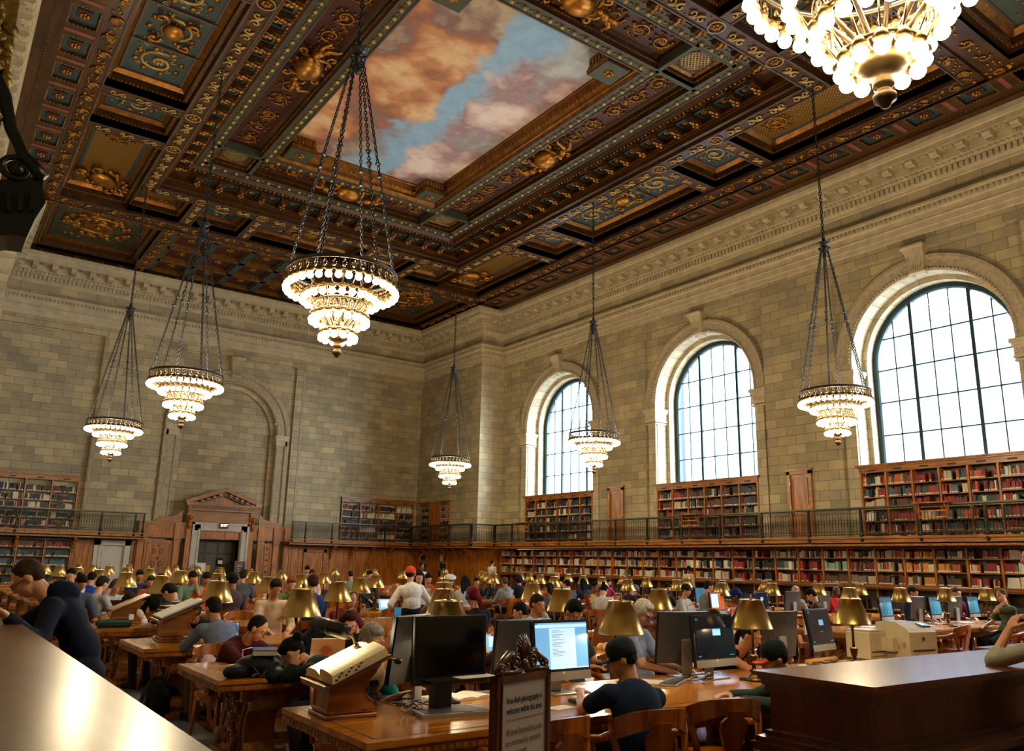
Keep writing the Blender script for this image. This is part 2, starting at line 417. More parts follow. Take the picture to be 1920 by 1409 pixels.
mb.add([(XE, YP, 0), (XM+.2, YP, 0), (XM+.2, YP, 15.1), (XE, YP, 15.1)], [(0, 1, 2, 3)], STONE_L)
struct(mb.build('wall_corner', uv=True))
mb = MB()   # left wall
mb.add([(XL, -1.6, 0), (XL, YP, 0), (XL, YP, 15.1), (XL, -1.6, 15.1)], [(0, 1, 2, 3)], STONE)
mb.add([(XL, -9, 0), (XL, -1.6, 0), (XL, -1.6, 15.1), (XL, -9, 15.1)], [(0, 1, 2, 3)], STONE)
mb.add([(XLE, YP, 0), (XLE, YE+.25, 0), (XLE, YE+.25, 15.1), (XLE, YP, 15.1)], [(0, 1, 2, 3)], STONE)
mb.add([(XLE, YP, 0), (XL-.2, YP, 0), (XL-.2, YP, 15.1), (XLE, YP, 15.1)], [(0, 1, 2, 3)], STONE_L)
struct(mb.build('wall_left', uv=True))
mb = MB(); mb.add([(XL-1, -9, 0), (XM+1.4, -9, 0), (XM+1.4, -9, 17), (XL-1, -9, 17)], [(0, 1, 2, 3)], STONE); struct(mb.build('wall_back', uv=True))
# floor: terracotta quarry tiles with marble borders
TILE = stone('quarry_tiles', '#7c3f22', '#63301a', '#3a241a', .3, .3, .0, .32, .008)
mb = MB(); mb.add([(XL-1, -9, 0), (XM+1.4, -9, 0), (XM+1.4, YE+1.5, 0), (XL-1, YE+1.5, 0)], [(0, 1, 2, 3)], TILE); FL = struct(mb.build('floor', uv=True))
MARF = stone('marble_pavers', '#8f97a6', '#7d8594', '#51555e', 1.1, .55, .5, .25, .006)
mb = MB()
for k in range(12):
    y = 6.1+k*2.64
mb.box(1.0, 2.66, 2, 40, 0, .012, MARF); mb.box(9.0, 11.9, 2, 40, 0, .012, MARF); mb.box(19.2, 20.2, 2, 40, 0, .012, MARF); mb.box(2.66, 9.0, 2.1, 3.3, 0, .012, MARF)
o = mb.build('floor_border', uv=True); struct(o)

# ---------------------------------------------------------------- stone cornice: one run per stretch of wall
def cornice_run(mb, A, B, nrm, mit0=0, mit1=0):
    """A->B along the wall face at plan level, nrm points into the room; mit: +1 lengthens the projecting edge, -1 shortens"""
    A = V((A[0], A[1], 0)); B = V((B[0], B[1], 0)); t = (B-A).normalized(); n = V((nrm[0], nrm[1], 0)); L = (B-A).length
    def P(s_, d, z): return A+t*s_+n*d+V((0, 0, z))
    prof = [(0, 13.72), (.06, 13.74), (.06, 13.82), (.1, 13.84), (.1, 13.86), (.14, 13.88), (.14, 14.1), (.2, 14.12), (.24, 14.24), (.3, 14.26), (.3, 14.56), (.72, 14.56), (.72, 14.72), (.76, 14.75), (.80, 14.86), (.80, 15.02), (0, 15.02)]
    vs = []
    for d, z in prof: vs += [P(-mit0*d, d, z), P(L+mit1*d, d, z)]
    mb.add(vs, [(2*i, 2*i+1, 2*i+3, 2*i+2) for i in range(len(prof)-1)], SMOOTH)
    # dentils, eggs, modillions
    k = int(L/.17); T0 = mb.T
    M = Matrix(((t.x, n.x, 0, A.x), (t.y, n.y, 0, A.y), (0, 0, 1, 0), (0, 0, 0, 1))); mb.T = M
    for i in range(k):
        s_ = (i+.5)*L/k; mb.box(s_-.055, s_+.055, .1, .22, 13.9, 14.08, SMOOTH)
    k2 = int(L/.17)
    for i in range(k2): mb.ball(((i+.5)*L/k2, .25, 14.19), (.055, .045, .06), 5, 3, SMOOTH)
    k3 = max(1, round(L/.78))
    for i in range(k3):
        s_ = (i+.5)*L/k3
        mb.prism([(.28, 14.3), (.36, 14.3), (.5, 14.38), (.66, 14.4), (.7, 14.46), (.68, 14.57), (.28, 14.57)], s_-.12, s_+.12, SMOOTH, 'yz') if False else None
        pts = [(.28, 14.3), (.36, 14.29), (.5, 14.38), (.64, 14.38), (.69, 14.46), (.68, 14.57), (.28, 14.57)]
        vs = [(s_-.12, a, b) for a, b in pts]+[(s_+.12, a, b) for a, b in pts]; q = len(pts)
        mb.add(vs, [tuple(range(q)), tuple(reversed(range(q, 2*q)))]+[(j, (j+1) % q, q+(j+1) % q, q+j) for j in range(q)], SMOOTH)
        for u in (-.07, 0, .07): mb.ball((s_+u, .40, 14.31), (.035, .12, .05), 5, 3, SMOOTH2)
        c = s_+.39*(L/k3)/.78
        if i < k3-1:   # sunk coffer with a rosette between the brackets
            mb.box(c-.15, c+.15, .33, .66, 14.535, 14.555, SMOOTH2)
            for a in range(6): mb.ball((c+.07*cos(a), .5+.07*sin(a), 14.53), (.04, .04, .03), 5, 3, SMOOTH)
    mb.T = T0
def string_run(mb, A, B, nrm, m0=0, m1=0):
    A = V((A[0], A[1], 0)); B = V((B[0], B[1], 0)); t = (B-A).normalized(); n = V((nrm[0], nrm[1], 0)); L = (B-A).length
    def P(s_, d, z): return A+t*s_+n*d+V((0, 0, z))
    prof = [(0, 12.22), (.03, 12.24), (.03, 12.4), (.05, 12.42), (.05, 12.62), (.08, 12.64), (.08, 12.86), (.13, 12.9), (.16, 13.1), (.2, 13.12), (.2, 13.2), (0, 13.22)]
    vs = []
    for d, z in prof: vs += [P(-m0*d, d, z), P(L+m1*d, d, z)]
    mb.add(vs, [(2*i, 2*i+1, 2*i+3, 2*i+2) for i in range(len(prof)-1)], SMOOTH)
    k = int(L/.16)
    for i in range(k):
        c = P((i+.5)*L/k, .16, 13.0); mb.ball(c, (.05, .05, .08), 5, 3, SMOOTH2)
    k = int(L/.11)
    for i in range(k): mb.ball(P((i+.5)*L/k, .09, 12.66), .03, 4, 3, SMOOTH)
runs = [('right', (XM, -9), (XM, YP), (-1, 0), 0, -1), ('pier', (XM, YP), (XE, YP), (0, -1), -1, 1), ('corner', (XE, YP), (XE, YE), (-1, 0), 1, -1),
        ('end', (XE, YE), (XLE, YE), (0, -1), -1, -1), ('left', (XL, YP), (XL, -9), (1, 0), -1, 0), ('left_corner', (XLE, YE), (XLE, YP), (1, 0), -1, 1), ('left_pier', (XLE, YP), (XL, YP), (0, -1), 1, -1)]
for i, (nm, A, B, n, m0, m1) in enumerate(runs):
    mb = MB(); cornice_run(mb, A, B, n, m0, m1); string_run(mb, A, B, n, m0, m1)
    struct(mb.build('trim_%d' % (5+i)))
# ---------------------------------------------------------------- coffered, gilded ceiling
GOLD = mat('#a8742c', .38, .8, var=.35, scale=6., name='gilding')
GOLDD = mat('#7d5119', .42, .7, var=.4, scale=5., name='dull_gilding')
GOLDL = mat('#b59a62', .45, .45, var=.25, scale=5., name='pale_gilding')
CW = wood('#241304', '#50300c', .34, 1, .9, name='ceiling_wood')
CWX = wood('#241304', '#50300c', .34, 0, .9, name='ceiling_wood_cross')
CW2 = mat('#4b3a34', .5, var=.2, scale=2., name='daylight_grey_trim')  # ceiling trim; the greyish cast of window daylight is put into its colour
TEAL = mat('#263f44', .55, var=.2, scale=3., name='teal_paint')
PINK = mat('#7c4238', .55, var=.15, scale=3., name='rose_paint')
RED = mat('#3a1509', .55, var=.2, scale=3., name='oxblood_paint')
GRN = mat('#3b4332', .55, var=.2, scale=3., name='olive_paint')
CX, CY = 12.04, 21.3

class Fr:      # frame for relief work: u along, v across, w out of the surface
    def __init__(s, O, U, Vv, W): s.O = V(O); s.U = V(U); s.V = V(Vv); s.W = V(W)
    def p(s, u, v, w=0): return s.O+s.U*u+s.V*v+s.W*w
def blob(mb, fr, u, v, w, ru, rv, rw, mt, n=5, k=3):
    M = Matrix((fr.U, fr.V, fr.W)).transposed()
    mb.ball(fr.p(u, v, w), (ru, rv, rw), n, k, mt, True, M)
def ribbon(mb, fr, pts, r, mt, n=4):
    mb.tube([fr.p(*q) if len(q) == 3 else fr.p(q[0], q[1], 0) for q in pts], r, n, mt, True)
def spiral(cu, cv, r0, r1, a0, turns, k=12, w=.02):
    return [(cu+(r0+(r1-r0)*i/k)*cos(a0+turns*2*pi*i/k), cv+(r0+(r1-r0)*i/k)*sin(a0+turns*2*pi*i/k), w) for i in range(k+1)]
def scroll_band(mb, fr, L, wd, mt, mt2, leafy=True):
    """running S scrolls"""
    P = wd*1.9; n = max(1, round(L/P)); P = L/n; r = wd*.33
    for i in range(n):
        c = (i+.5)*P; sg = 1
        a = spiral(c-P*.23, -sg*.06*wd, r*.15, r, pi*.5, 1.0, 10); b = spiral(c+P*.23, sg*.06*wd, r*.15, r, -pi*.5, 1.0, 10)
        ribbon(mb, fr, list(a), wd*.065, mt); ribbon(mb, fr, list(b), wd*.065, mt)
        ribbon(mb, fr, [(c-P*.23, r*.95, .02), (c-P*.05, r*.55, .03), (c+P*.05, -r*.55, .03), (c+P*.23, -r*.95, .02)], wd*.075, mt)
        if leafy:
            for _ in range(7): blob(mb, fr, c+R.uniform(-.48, .48)*P, R.uniform(-.42, .42)*wd, .01, wd*.07, wd*.05, .03, mt2)
def rosette(mb, fr, u, v, r, mt, mt2=None, k=6):
    blob(mb, fr, u, v, r*.25, r*.3, r*.3, r*.3, mt2 or mt, 6, 4)
    for i in range(k): a = 2*pi*i/k; blob(mb, fr, u+cos(a)*r*.6, v+sin(a)*r*.6, .01, r*.34, r*.34, r*.25, mt)
def beads(mb, fr, u0, v0, u1, v1, sp, r, mt):
    L = sqrt((u1-u0)**2+(v1-v0)**2); n = max(1, int(L/sp))
    for i in range(n): t = (i+.5)/n; blob(mb, fr, u0+(u1-u0)*t, v0+(v1-v0)*t, 0, r, r, r, mt, 4, 3)
def foliage(mb, fr, w, h, mt, mt2, dens=9., big=.14):
    """acanthus scrollwork filling w x h, mirrored about the middle"""
    n = max(2, int(w*h*dens/2)); s_ = min(w, h)
    for i in range(max(1, round(w/h/1.1))):
        k = max(1, round(w/h/1.1)); uc = -w/2+w*(i+.5)/k; q = 1 if i % 2 else -1
        ribbon(mb, fr, spiral(uc, 0, s_*.05, s_*.36, q*pi*.3, q*1.4, 18, .03), s_*.035, mt)
        rosette(mb, fr, uc, 0, s_*.12, mt)
        for a in range(8): t = a*pi/4+.3; blob(mb, fr, uc+cos(t)*s_*.4, sin(t)*s_*.4, .02, s_*.09, s_*.06, .04, mt2)
    for _ in range(n):
        u, v = R.uniform(0, .46)*w, R.uniform(-.44, .44)*h; r = R.uniform(.5, 1)*big
        for sg in (-1, 1): blob(mb, fr, sg*u, v, .01, r*.55, r*.35, .04, mt if R.random() < .6 else mt2)
    for _ in range(max(2, n//4)):
        u, v = R.uniform(.05, .4)*w, R.uniform(-.36, .36)*h; a0 = R.uniform(0, 6)
        for sg in (-1, 1): ribbon(mb, fr, [(sg*q[0], q[1], q[2]) for q in spiral(u, v, .02, big*.8, a0, .9, 7)], .022, mt)
DN = V((0, 0, -1))
def rect_frame(x, y, z, along='y'):
    return Fr((x, y, z), (0, 1, 0), (1, 0, 0), DN) if along == 'y' else Fr((x, y, z), (1, 0, 0), (0, 1, 0), DN)

wood_mb = MB(); gold_mb = MB(); paint_mb = MB()
Wd, Gd, Pt = wood_mb, gold_mb, paint_mb

def coffer(x0, x1, y0, y1, z, dep, kind, step=.16):
    """recessed panel: two stepped mouldings up to a painted field"""
    xa, xb, ya, yb = x0, x1, y0, y1; zz = z
    def ring(x0, x1, y0, y1, z0, X0, X1, Y0, Y1, z1, mt):
        a = [(x0, y0, z0), (x1, y0, z0), (x1, y1, z0), (x0, y1, z0)]; b = [(X0, Y0, z1), (X1, Y0, z1), (X1, Y1, z1), (X0, Y1, z1)]
        Wd.add(a+b, [(i, (i+1) % 4, 4+(i+1) % 4, 4+i) for i in range(4)], mt)
    zt = z+dep
    ring(xa, xb, ya, yb, z, xa, xb, ya, yb, z+dep*.45, CW)
    s1 = step*.5
    ring(xa, xb, ya, yb, z+dep*.45, xa+s1, xb-s1, ya+s1, yb-s1, z+dep*.45, CW)
    ring(xa+s1, xb-s1, ya+s1, yb-s1, z+dep*.45, xa+s1, xb-s1, ya+s1, yb-s1, z+dep*.8, CW)
    s2 = step
    ring(xa+s1, xb-s1, ya+s1, yb-s1, z+dep*.8, xa+s2, xb-s2, ya+s2, yb-s2, zt, GOLDD)
    X0, X1, Y0, Y1 = xa+s2, xb-s2, ya+s2, yb-s2
    fr = Fr(((X0+X1)/2, (Y0+Y1)/2, zt), (0, 1, 0), (1, 0, 0), DN)
    w, h = Y1-Y0, X1-X0
    # dentil / bead row on the step
    fb = Fr((0, 0, z+dep*.45), (1, 0, 0), (0, 1, 0), DN); e = s1*.5
    for a, b, c, d in ((xa+e, ya+e, xb-e, ya+e), (xa+e, yb-e, xb-e, yb-e), (xa+e, ya+e, xa+e, yb-e), (xb-e, ya+e, xb-e, yb-e)):
        beads(Gd, fb, a, b, c, d, .11, .032, GOLD)
    fld = {'lattice': None, 'teal': TEAL, 'green': GRN, 'red': RED, 'square': TEAL, 'grille': CW2}[kind]
    if kind == 'lattice':
        Pt.add([(X0, Y0, zt), (X1, Y0, zt), (X1, Y1, zt), (X0, Y1, zt)], [(0, 1, 2, 3)], LATT)
        for v in (-h/2+.06, h/2-.06): Pt.box((X0+X1)/2+v-.05, (X0+X1)/2+v+.05, Y0, Y1, zt-.02, zt, TEAL)
        for sg in (-1, 1):
            foliage(Gd, Fr(((X0+X1)/2, (Y0+Y1)/2+sg*w*.36, zt-.01), (1, 0, 0), (0, 1, 0), DN), h*.8, w*.2, GOLD, GOLDD, 14, .1)
    else:
        Pt.add([(X0, Y0, zt), (X1, Y0, zt), (X1, Y1, zt), (X0, Y1, zt)], [(0, 1, 2, 3)], fld)
        m_ = .07
        for a, b, c, d in ((X0, X1, Y0, Y0+m_), (X0, X1, Y1-m_, Y1), (X0, X0+m_, Y0, Y1), (X1-m_, X1, Y0, Y1)): Pt.box(a, b, c, d, zt-.03, zt, CW2)
        if kind in ('teal', 'green', 'square'): foliage(Gd, fr if w >= h else Fr(fr.O, (1, 0, 0), (0, 1, 0), DN), max(w, h)-.2, min(w, h)-.2, GOLDL if kind != 'green' else GOLD, GOLD, 12 if kind != 'square' else 16, .11)
        if kind == 'red': foliage(Gd, fr if w >= h else Fr(fr.O, (1, 0, 0), (0, 1, 0), DN), max(w, h)-.15, min(w, h)-.15, GOLD, GOLDD, 12, .1)
        if kind == 'grille':
            r = min(w, h)*.42; c = fr.O
            Pt.lathe([(r+.05, 0), (r+.06, -.05), (r, -.06), (r-.02, 0)], 20, (c.x, c.y, zt), CW2, cap=False)
            Pt.lathe([(r, 0), (.001, 0)], 20, (c.x, c.y, zt-.005), BLACKM, cap=False)
            for i in range(-4, 5):
                q = i*r/4.6; l_ = sqrt(max(r*r-q*q, 0))
                for du, dv in (((1, 1), (-1, 1)), ((1, -1), (1, 1))):
                    k = 1/sqrt(2); a = V((c.x+q*dv[0]*k-l_*du[0]*k, c.y+q*dv[1]*k-l_*du[1]*k, zt-.03)); b = V((c.x+q*dv[0]*k+l_*du[0]*k, c.y+q*dv[1]*k+l_*du[1]*k, zt-.03))
                    Pt.tube([a, b], .018, 4, GOLDL, False)
            for sx in (-1, 1):
                for sy in (-1, 1): rosette(Gd, fr, sx*w*.38, sy*h*.38, .1, GOLD)
# diamond lattice on gold
m, nt, b = newmat('gold_lattice')
tc = N(nt, 'ShaderNodeTexCoord'); sep = N(nt, 'ShaderNodeSeparateXYZ'); nt.links.new(tc.outputs['Object'], sep.inputs[0])
def wave(add):
    a = N(nt, 'ShaderNodeMath', operation=add); nt.links.new(sep.outputs[0], a.inputs[0]); nt.links.new(sep.outputs[1], a.inputs[1])
    s_ = N(nt, 'ShaderNodeMath', operation='MULTIPLY'); s_.inputs[1].default_value = 26; nt.links.new(a.outputs[0], s_.inputs[0])
    c = N(nt, 'ShaderNodeMath', operation='SINE'); nt.links.new(s_.outputs[0], c.inputs[0]); d = N(nt, 'ShaderNodeMath', operation='ABSOLUTE'); nt.links.new(c.outputs[0], d.inputs[0]); return d
w1, w2 = wave('ADD'), wave('SUBTRACT'); mn = N(nt, 'ShaderNodeMath', operation='MINIMUM'); nt.links.new(w1.outputs[0], mn.inputs[0]); nt.links.new(w2.outputs[0], mn.inputs[1])
r = ramp(nt, [(.12, hexc('#d0a24a')), (.3, hexc('#6b4a16'))], mn.outputs[0]); nt.links.new(r.outputs[0], b.inputs['Base Color']); b.inputs['Metallic'].default_value = .6; b.inputs['Roughness'].default_value = .4
bu = N(nt, 'ShaderNodeBump'); bu.inputs['Strength'].default_value = .5; bu.invert = True; nt.links.new(mn.outputs[0], bu.inputs['Height']); nt.links.new(bu.outputs[0], b.inputs['Normal'])
LATT = m

def ring_sweep(mb, prof, mt, cx=CX, cy=CY, ex=2.6):
    """profile of (half width, z) swept round a rectangle whose half length is half width + ex"""
    vs = []
    for d, z in prof: vs += [(cx-d, cy-d-ex, z), (cx+d, cy-d-ex, z), (cx+d, cy+d+ex, z), (cx-d, cy+d+ex, z)]
    mb.add(vs, [(4*k+i, 4*k+(i+1) % 4, 4*k+4+(i+1) % 4, 4*k+4+i) for k in range(len(prof)-1) for i in range(4)], mt)
def ring_sides(d, cy=CY, ex=2.6, z=0, inset=0.):
    """four (frame, length) pairs along the sides of the ring at half width d"""
    hy = d+ex
    return [(Fr((CX+d, cy, z), (0, 1, 0), (1, 0, 0), DN), 2*hy-inset), (Fr((CX-d, cy, z), (0, -1, 0), (-1, 0, 0), DN), 2*hy-inset),
            (Fr((CX, cy+hy, z), (1, 0, 0), (0, 1, 0), DN), 2*d-inset), (Fr((CX, cy-hy, z), (-1, 0, 0), (0, -1, 0), DN), 2*d-inset)]
def shift(fr, u, v=0, w=0): return Fr(fr.p(u, v, w), fr.U, fr.V, fr.W)

# --- sky painting
m, nt, b = newmat('sky_painting')
tc = N(nt, 'ShaderNodeTexCoord')
def mth(op, a, bb=None, c=None):
    q = N(nt, 'ShaderNodeMath', operation=op)
    for i, x in enumerate((a, bb, c)):
        if x is None: continue
        if isinstance(x, (int, float)): q.inputs[i].default_value = x
        else: nt.links.new(x, q.inputs[i])
    return q.outputs[0]
def noise(sc, det=5, dist=0., off=(0, 0, 0), vec=None):
    mp = N(nt, 'ShaderNodeMapping'); mp.inputs['Location'].default_value = off; nt.links.new(vec or tc.outputs['Object'], mp.inputs['Vector'])
    q = N(nt, 'ShaderNodeTexNoise'); q.inputs['Scale'].default_value = sc; q.inputs['Detail'].default_value = det; q.inputs['Distortion'].default_value = dist; nt.links.new(mp.outputs[0], q.inputs['Vector']); return q
nw = noise(.8, 5); nw2 = noise(2.6, 5, off=(4, 2, 0))
v1 = N(nt, 'ShaderNodeVectorMath', operation='SUBTRACT'); nt.links.new(nw.outputs['Color'], v1.inputs[0]); v1.inputs[1].default_value = (.5, .5, .5)
v2 = N(nt, 'ShaderNodeVectorMath', operation='MULTIPLY_ADD'); nt.links.new(v1.outputs[0], v2.inputs[0]); v2.inputs[1].default_value = (2.6, 2.6, 0); nt.links.new(tc.outputs['Object'], v2.inputs[2])
v3 = N(nt, 'ShaderNodeVectorMath', operation='SUBTRACT'); nt.links.new(nw2.outputs['Color'], v3.inputs[0]); v3.inputs[1].default_value = (.5, .5, .5)
v4 = N(nt, 'ShaderNodeVectorMath', operation='MULTIPLY_ADD'); nt.links.new(v3.outputs[0], v4.inputs[0]); v4.inputs[1].default_value = (.55, .55, 0); nt.links.new(v2.outputs[0], v4.inputs[2])
vo = N(nt, 'ShaderNodeTexVoronoi'); vo.feature = 'SMOOTH_F1'; vo.inputs['Scale'].default_value = .36; vo.inputs['Smoothness'].default_value = .35; vo.voronoi_dimensions = '2D'; nt.links.new(v4.outputs[0], vo.inputs['Vector'])
sp = N(nt, 'ShaderNodeSeparateXYZ'); nt.links.new(v4.outputs[0], sp.inputs[0])
sp0 = N(nt, 'ShaderNodeSeparateXYZ'); nt.links.new(tc.outputs['Object'], sp0.inputs[0])
puff = mth('ADD', vo.outputs['Distance'], mth('MULTIPLY', mth('SUBTRACT', noise(1.1, 7, .3, (9, 1, 0)).outputs['Fac'], .5), .9))
warm = ramp(nt, [(.08, hexc('#dcbf98')), (.30, hexc('#c4906a')), (.48, hexc('#a0705a')), (.64, hexc('#86706e')), (.85, hexc('#b8a890'))], puff)
pale = ramp(nt, [(.08, hexc('#e2d8d2')), (.30, hexc('#c6b2b4')), (.48, hexc('#a1858c')), (.64, hexc('#9c979f')), (.85, hexc('#b4bfc6'))], puff)
xx = mth('SUBTRACT', sp.outputs[0], 12.35)
edge = mth('ADD', mth('ABSOLUTE', xx), mth('MULTIPLY', vo.outputs['Distance'], -.9))
blue = ramp(nt, [(-.0, (1, 1, 1, 1)), (.5, (0, 0, 0, 1))], edge)
sr = ramp(nt, [(.44, (0, 0, 0, 1)), (.60, (1, 1, 1, 1))], mth('ADD', mth('MULTIPLY', xx, .22), .46))
mA = N(nt, 'ShaderNodeMix'); mA.data_type = 'RGBA'; nt.links.new(sr.outputs[0], mA.inputs['Factor']); nt.links.new(warm.outputs[0], mA.inputs['A']); nt.links.new(pale.outputs[0], mA.inputs['B'])
mB = N(nt, 'ShaderNodeMix'); mB.data_type = 'RGBA'; nt.links.new(blue.outputs[0], mB.inputs['Factor']); nt.links.new(mA.outputs['Result'], mB.inputs['A']); mB.inputs['B'].default_value = hexc('#8fb8dc')
mC = N(nt, 'ShaderNodeMix'); mC.data_type = 'RGBA'; mC.blend_type = 'OVERLAY'; mC.inputs['Factor'].default_value = .3
r3 = ramp(nt, [(.3, (.3, .3, .3, 1)), (.7, (.7, .7, .7, 1))], noise(3., 6).outputs['Fac']); nt.links.new(mB.outputs['Result'], mC.inputs['A']); nt.links.new(r3.outputs[0], mC.inputs['B'])
nt.links.new(mC.outputs['Result'], b.inputs['Base Color']); b.inputs['Roughness'].default_value = .6; b.inputs['Specular IOR Level'].default_value = .2
SKYP = m
mb = MB(); mb.add([(CX-3.3, CY-6, 16.82), (CX+3.3, CY-6, 16.82), (CX+3.3, CY+6, 16.82), (CX-3.3, CY+6, 16.82)], [(0, 1, 2, 3)], SKYP)
sky = mb.build('ceiling_painting'); struct(sky)

# --- central ring: steps from the scroll beam up to the canvas
ring_sweep(Wd, [(7.26, 15.3), (6.71, 15.3), (6.71, 15.42), (6.60, 15.46), (6.60, 15.62), (6.52, 15.62), (6.52, 15.95), (5.95, 15.98), (5.95, 16.06), (5.86, 16.06), (5.78, 16.2), (5.69, 16.2)], CW)
ring_sweep(Pt, [(5.69, 16.2), (5.29, 16.2)], GRN)
ring_sweep(Wd, [(5.29, 16.2), (5.29, 16.36), (5.2, 16.36), (5.2, 16.5), (5.1, 16.52)], CW)
ring_sweep(Pt, [(3.86, 16.2), (3.46, 16.2)], GRN)
ring_sweep(Wd, [(3.86, 16.2), (3.86, 16.36), (3.94, 16.36), (3.94, 16.5), (4.05, 16.52)], CW)
ring_sweep(Pt, [(4.05, 16.52), (5.1, 16.52)], RED)
ring_sweep(Wd, [(3.46, 16.2), (3.40, 16.3), (3.34, 16.32), (3.34, 16.42), (3.24, 16.5), (3.17, 16.74), (3.12, 16.76), (3.12, 16.82)], GOLDD)
# notched corners of the canvas frame
for sx in (-1, 1):
    for sy in (-1, 1):
        x, y = CX+sx*3.17, CY+sy*(3.17+2.6); a, b_ = sorted((x, x-sx*.82)); c, d = sorted((y, y-sy*.82))
        Wd.box(a, b_, c, d, 16.5, 16.8, GOLDD); Wd.box(a-.06, b_+.06, c-.06, d+.06, 16.28, 16.42, GOLDD); Wd.box(a-.03, b_+.03, c-.03, d+.03, 16.42, 16.5, CW); Pt.box(a-.04, b_+.04, c-.04, d+.04, 16.25, 16.29, GRN); rosette(Gd, rect_frame((a+b_)/2, (c+d)/2, 16.25), 0, 0, .2, GOLD)
        for i in range(6):
            q = -.35+i*.14; blob(Gd, rect_frame((a+b_)/2, 0, 0), 0, 0, 0, 0, 0, 0, GOLD) if False else None
            Gd.ball((x-sx*.82-sx*.02, (c+d)/2+q, 16.62), (.04, .05, .12), 5, 3, GOLD); Gd.ball(((a+b_)/2+q, y-sy*.82-sy*.02, 16.62), (.05, .04, .12), 5, 3, GOLD)
# acanthus on the canvas moulding
for fr, L in ring_sides(3.24, z=16.6):
    n = int(L/.2)
    for i in range(n):
        u = -L/2+(i+.5)*L/n; blob(Gd, fr, u, .02, .0, .065, .05, .14, GOLD); blob(Gd, fr, u+L/n/2, .03, .03, .03, .03, .09, GOLD)
for fr, L in ring_sides(3.38, z=16.38): beads(Gd, fr, -L/2, 0, L/2, 0, .13, .035, GOLD)
# rosette bands
for d in (5.49, 3.66):
    for fr, L in ring_sides(d, z=16.19):
        n = round(L/.42)
        for i in range(n+1):
            u = -L/2+i*L/n; blob(Gd, fr, u, 0, .03, .075, .075, .07, GOLDL, 6, 4)
            if i < n: blob(Gd, fr, u+L/n/2, 0, .01, .06, .035, .03, GOLD); blob(Gd, fr, u+L/n*.3, .03, .0, .03, .03, .02, GOLD)
    for e in (-.2, .2): ring_sweep(Pt, [(d+e-.025, 16.19), (d+e-.025, 16.17), (d+e+.025, 16.17), (d+e+.025, 16.19)], CW2)
for fr, L in ring_sides(5.9, z=16.04):
    n = int(L/.17)
    for i in range(n): blob(Gd, fr, -L/2+(i+.5)*L/n, 0, 0, .06, .05, .06, GOLD if i % 2 else GOLDD)
for d, z in ((5.24, 16.37), (3.90, 16.37)):
    for fr, L in ring_sides(d, z=z): beads(Gd, fr, -L/2, 0, L/2, 0, .12, .03, GOLD)
# coffers between the rosette bands: corner grilles, scrollwork and a shell in the middle of each side
for sx in (-1, 1):
    for sy in (-1, 1):
        x, y = CX+sx*4.575, CY+sy*(4.575+2.6)
        for (a, b_, c, d) in ((x-.86, x-.72, y-.9, y+.9), (x+.72, x+.86, y-.9, y+.9), (x-.9, x+.9, y-.86, y-.72), (x-.9, x+.9, y+.72, y+.86)): Pt.box(a, b_, c, d, 16.18, 16.5, GRN)
        coffer(x-.72, x+.72, y-.72, y+.72, 16.2, .28, 'grille', .2)
for sd, (fr, L) in enumerate(ring_sides(4.575, z=16.5)):
    Lx = L-1.2 if sd < 2 else L-1.2
    n = 4; w = (L-1.9)/n
    for i in range(n): foliage(Gd, shift(fr, -(L-1.9)/2+(i+.5)*w), w*.96, .85, GOLD, GOLDD, 14, .1)
def cartouche(fr, s_=1., mt=GOLD):
    """polished shell between two reclining figures and scrolls"""
    blob(Gd, fr, 0, 0, .14*s_, .52*s_, .42*s_, .34*s_, mt, 14, 8)
    for sg in (-1, 1):
        for q in (-1, 1):
            ribbon(Gd, fr, [(sg*.5*s_, q*.3*s_, .1)]+[(sg*a, q*b_, .12) for a, b_, _ in spiral(.66*s_, .48*s_, .16*s_, .03*s_, -2, .9, 9)], .045*s_, mt, 5)
        ribbon(Gd, fr, [(sg*.5*s_, -.45*s_, .1), (sg*.62*s_, 0, .22*s_), (sg*.5*s_, .45*s_, .1)], .06*s_, mt, 6)
        # reclining figure: torso, head, thighs, lower legs, arm
        ribbon(Gd, fr, [(sg*.72*s_, .12*s_, .2*s_), (sg*.86*s_, .1*s_, .24*s_), (sg*1.02*s_, .0, .22*s_)], [.09*s_, .13*s_, .12*s_], mt, 8)
        blob(Gd, fr, sg*.6*s_, .2*s_, .28*s_, .1*s_, .1*s_, .1*s_, mt, 8, 6)
        ribbon(Gd, fr, [(sg*1.02*s_, -.02, .22*s_), (sg*1.22*s_, -.12*s_, .26*s_), (sg*1.2*s_, -.42*s_, .18*s_), (sg*1.3*s_, -.5*s_, .16*s_)], [.1*s_, .08*s_, .05*s_, .04*s_], mt, 7)
        ribbon(Gd, fr, [(sg*1.02*s_, .05, .2*s_), (sg*1.3*s_, .08*s_, .24*s_), (sg*1.5*s_, -.1*s_, .16*s_)], [.1*s_, .07*s_, .04*s_], mt, 7)
        ribbon(Gd, fr, [(sg*.75*s_, .1*s_, .28*s_), (sg*.62*s_, -.06*s_, .36*s_), (sg*.5*s_, -.1*s_, .34*s_)], [.05*s_, .04*s_, .03*s_], mt, 6)
    for _ in range(10): blob(Gd, fr, R.uniform(-.4, .4)*s_, R.choice((-1, 1))*R.uniform(.4, .56)*s_, .06, .1*s_, .06*s_, .06, mt)
for fr, L in ring_sides(4.575, z=16.45): cartouche(fr, 1.0)
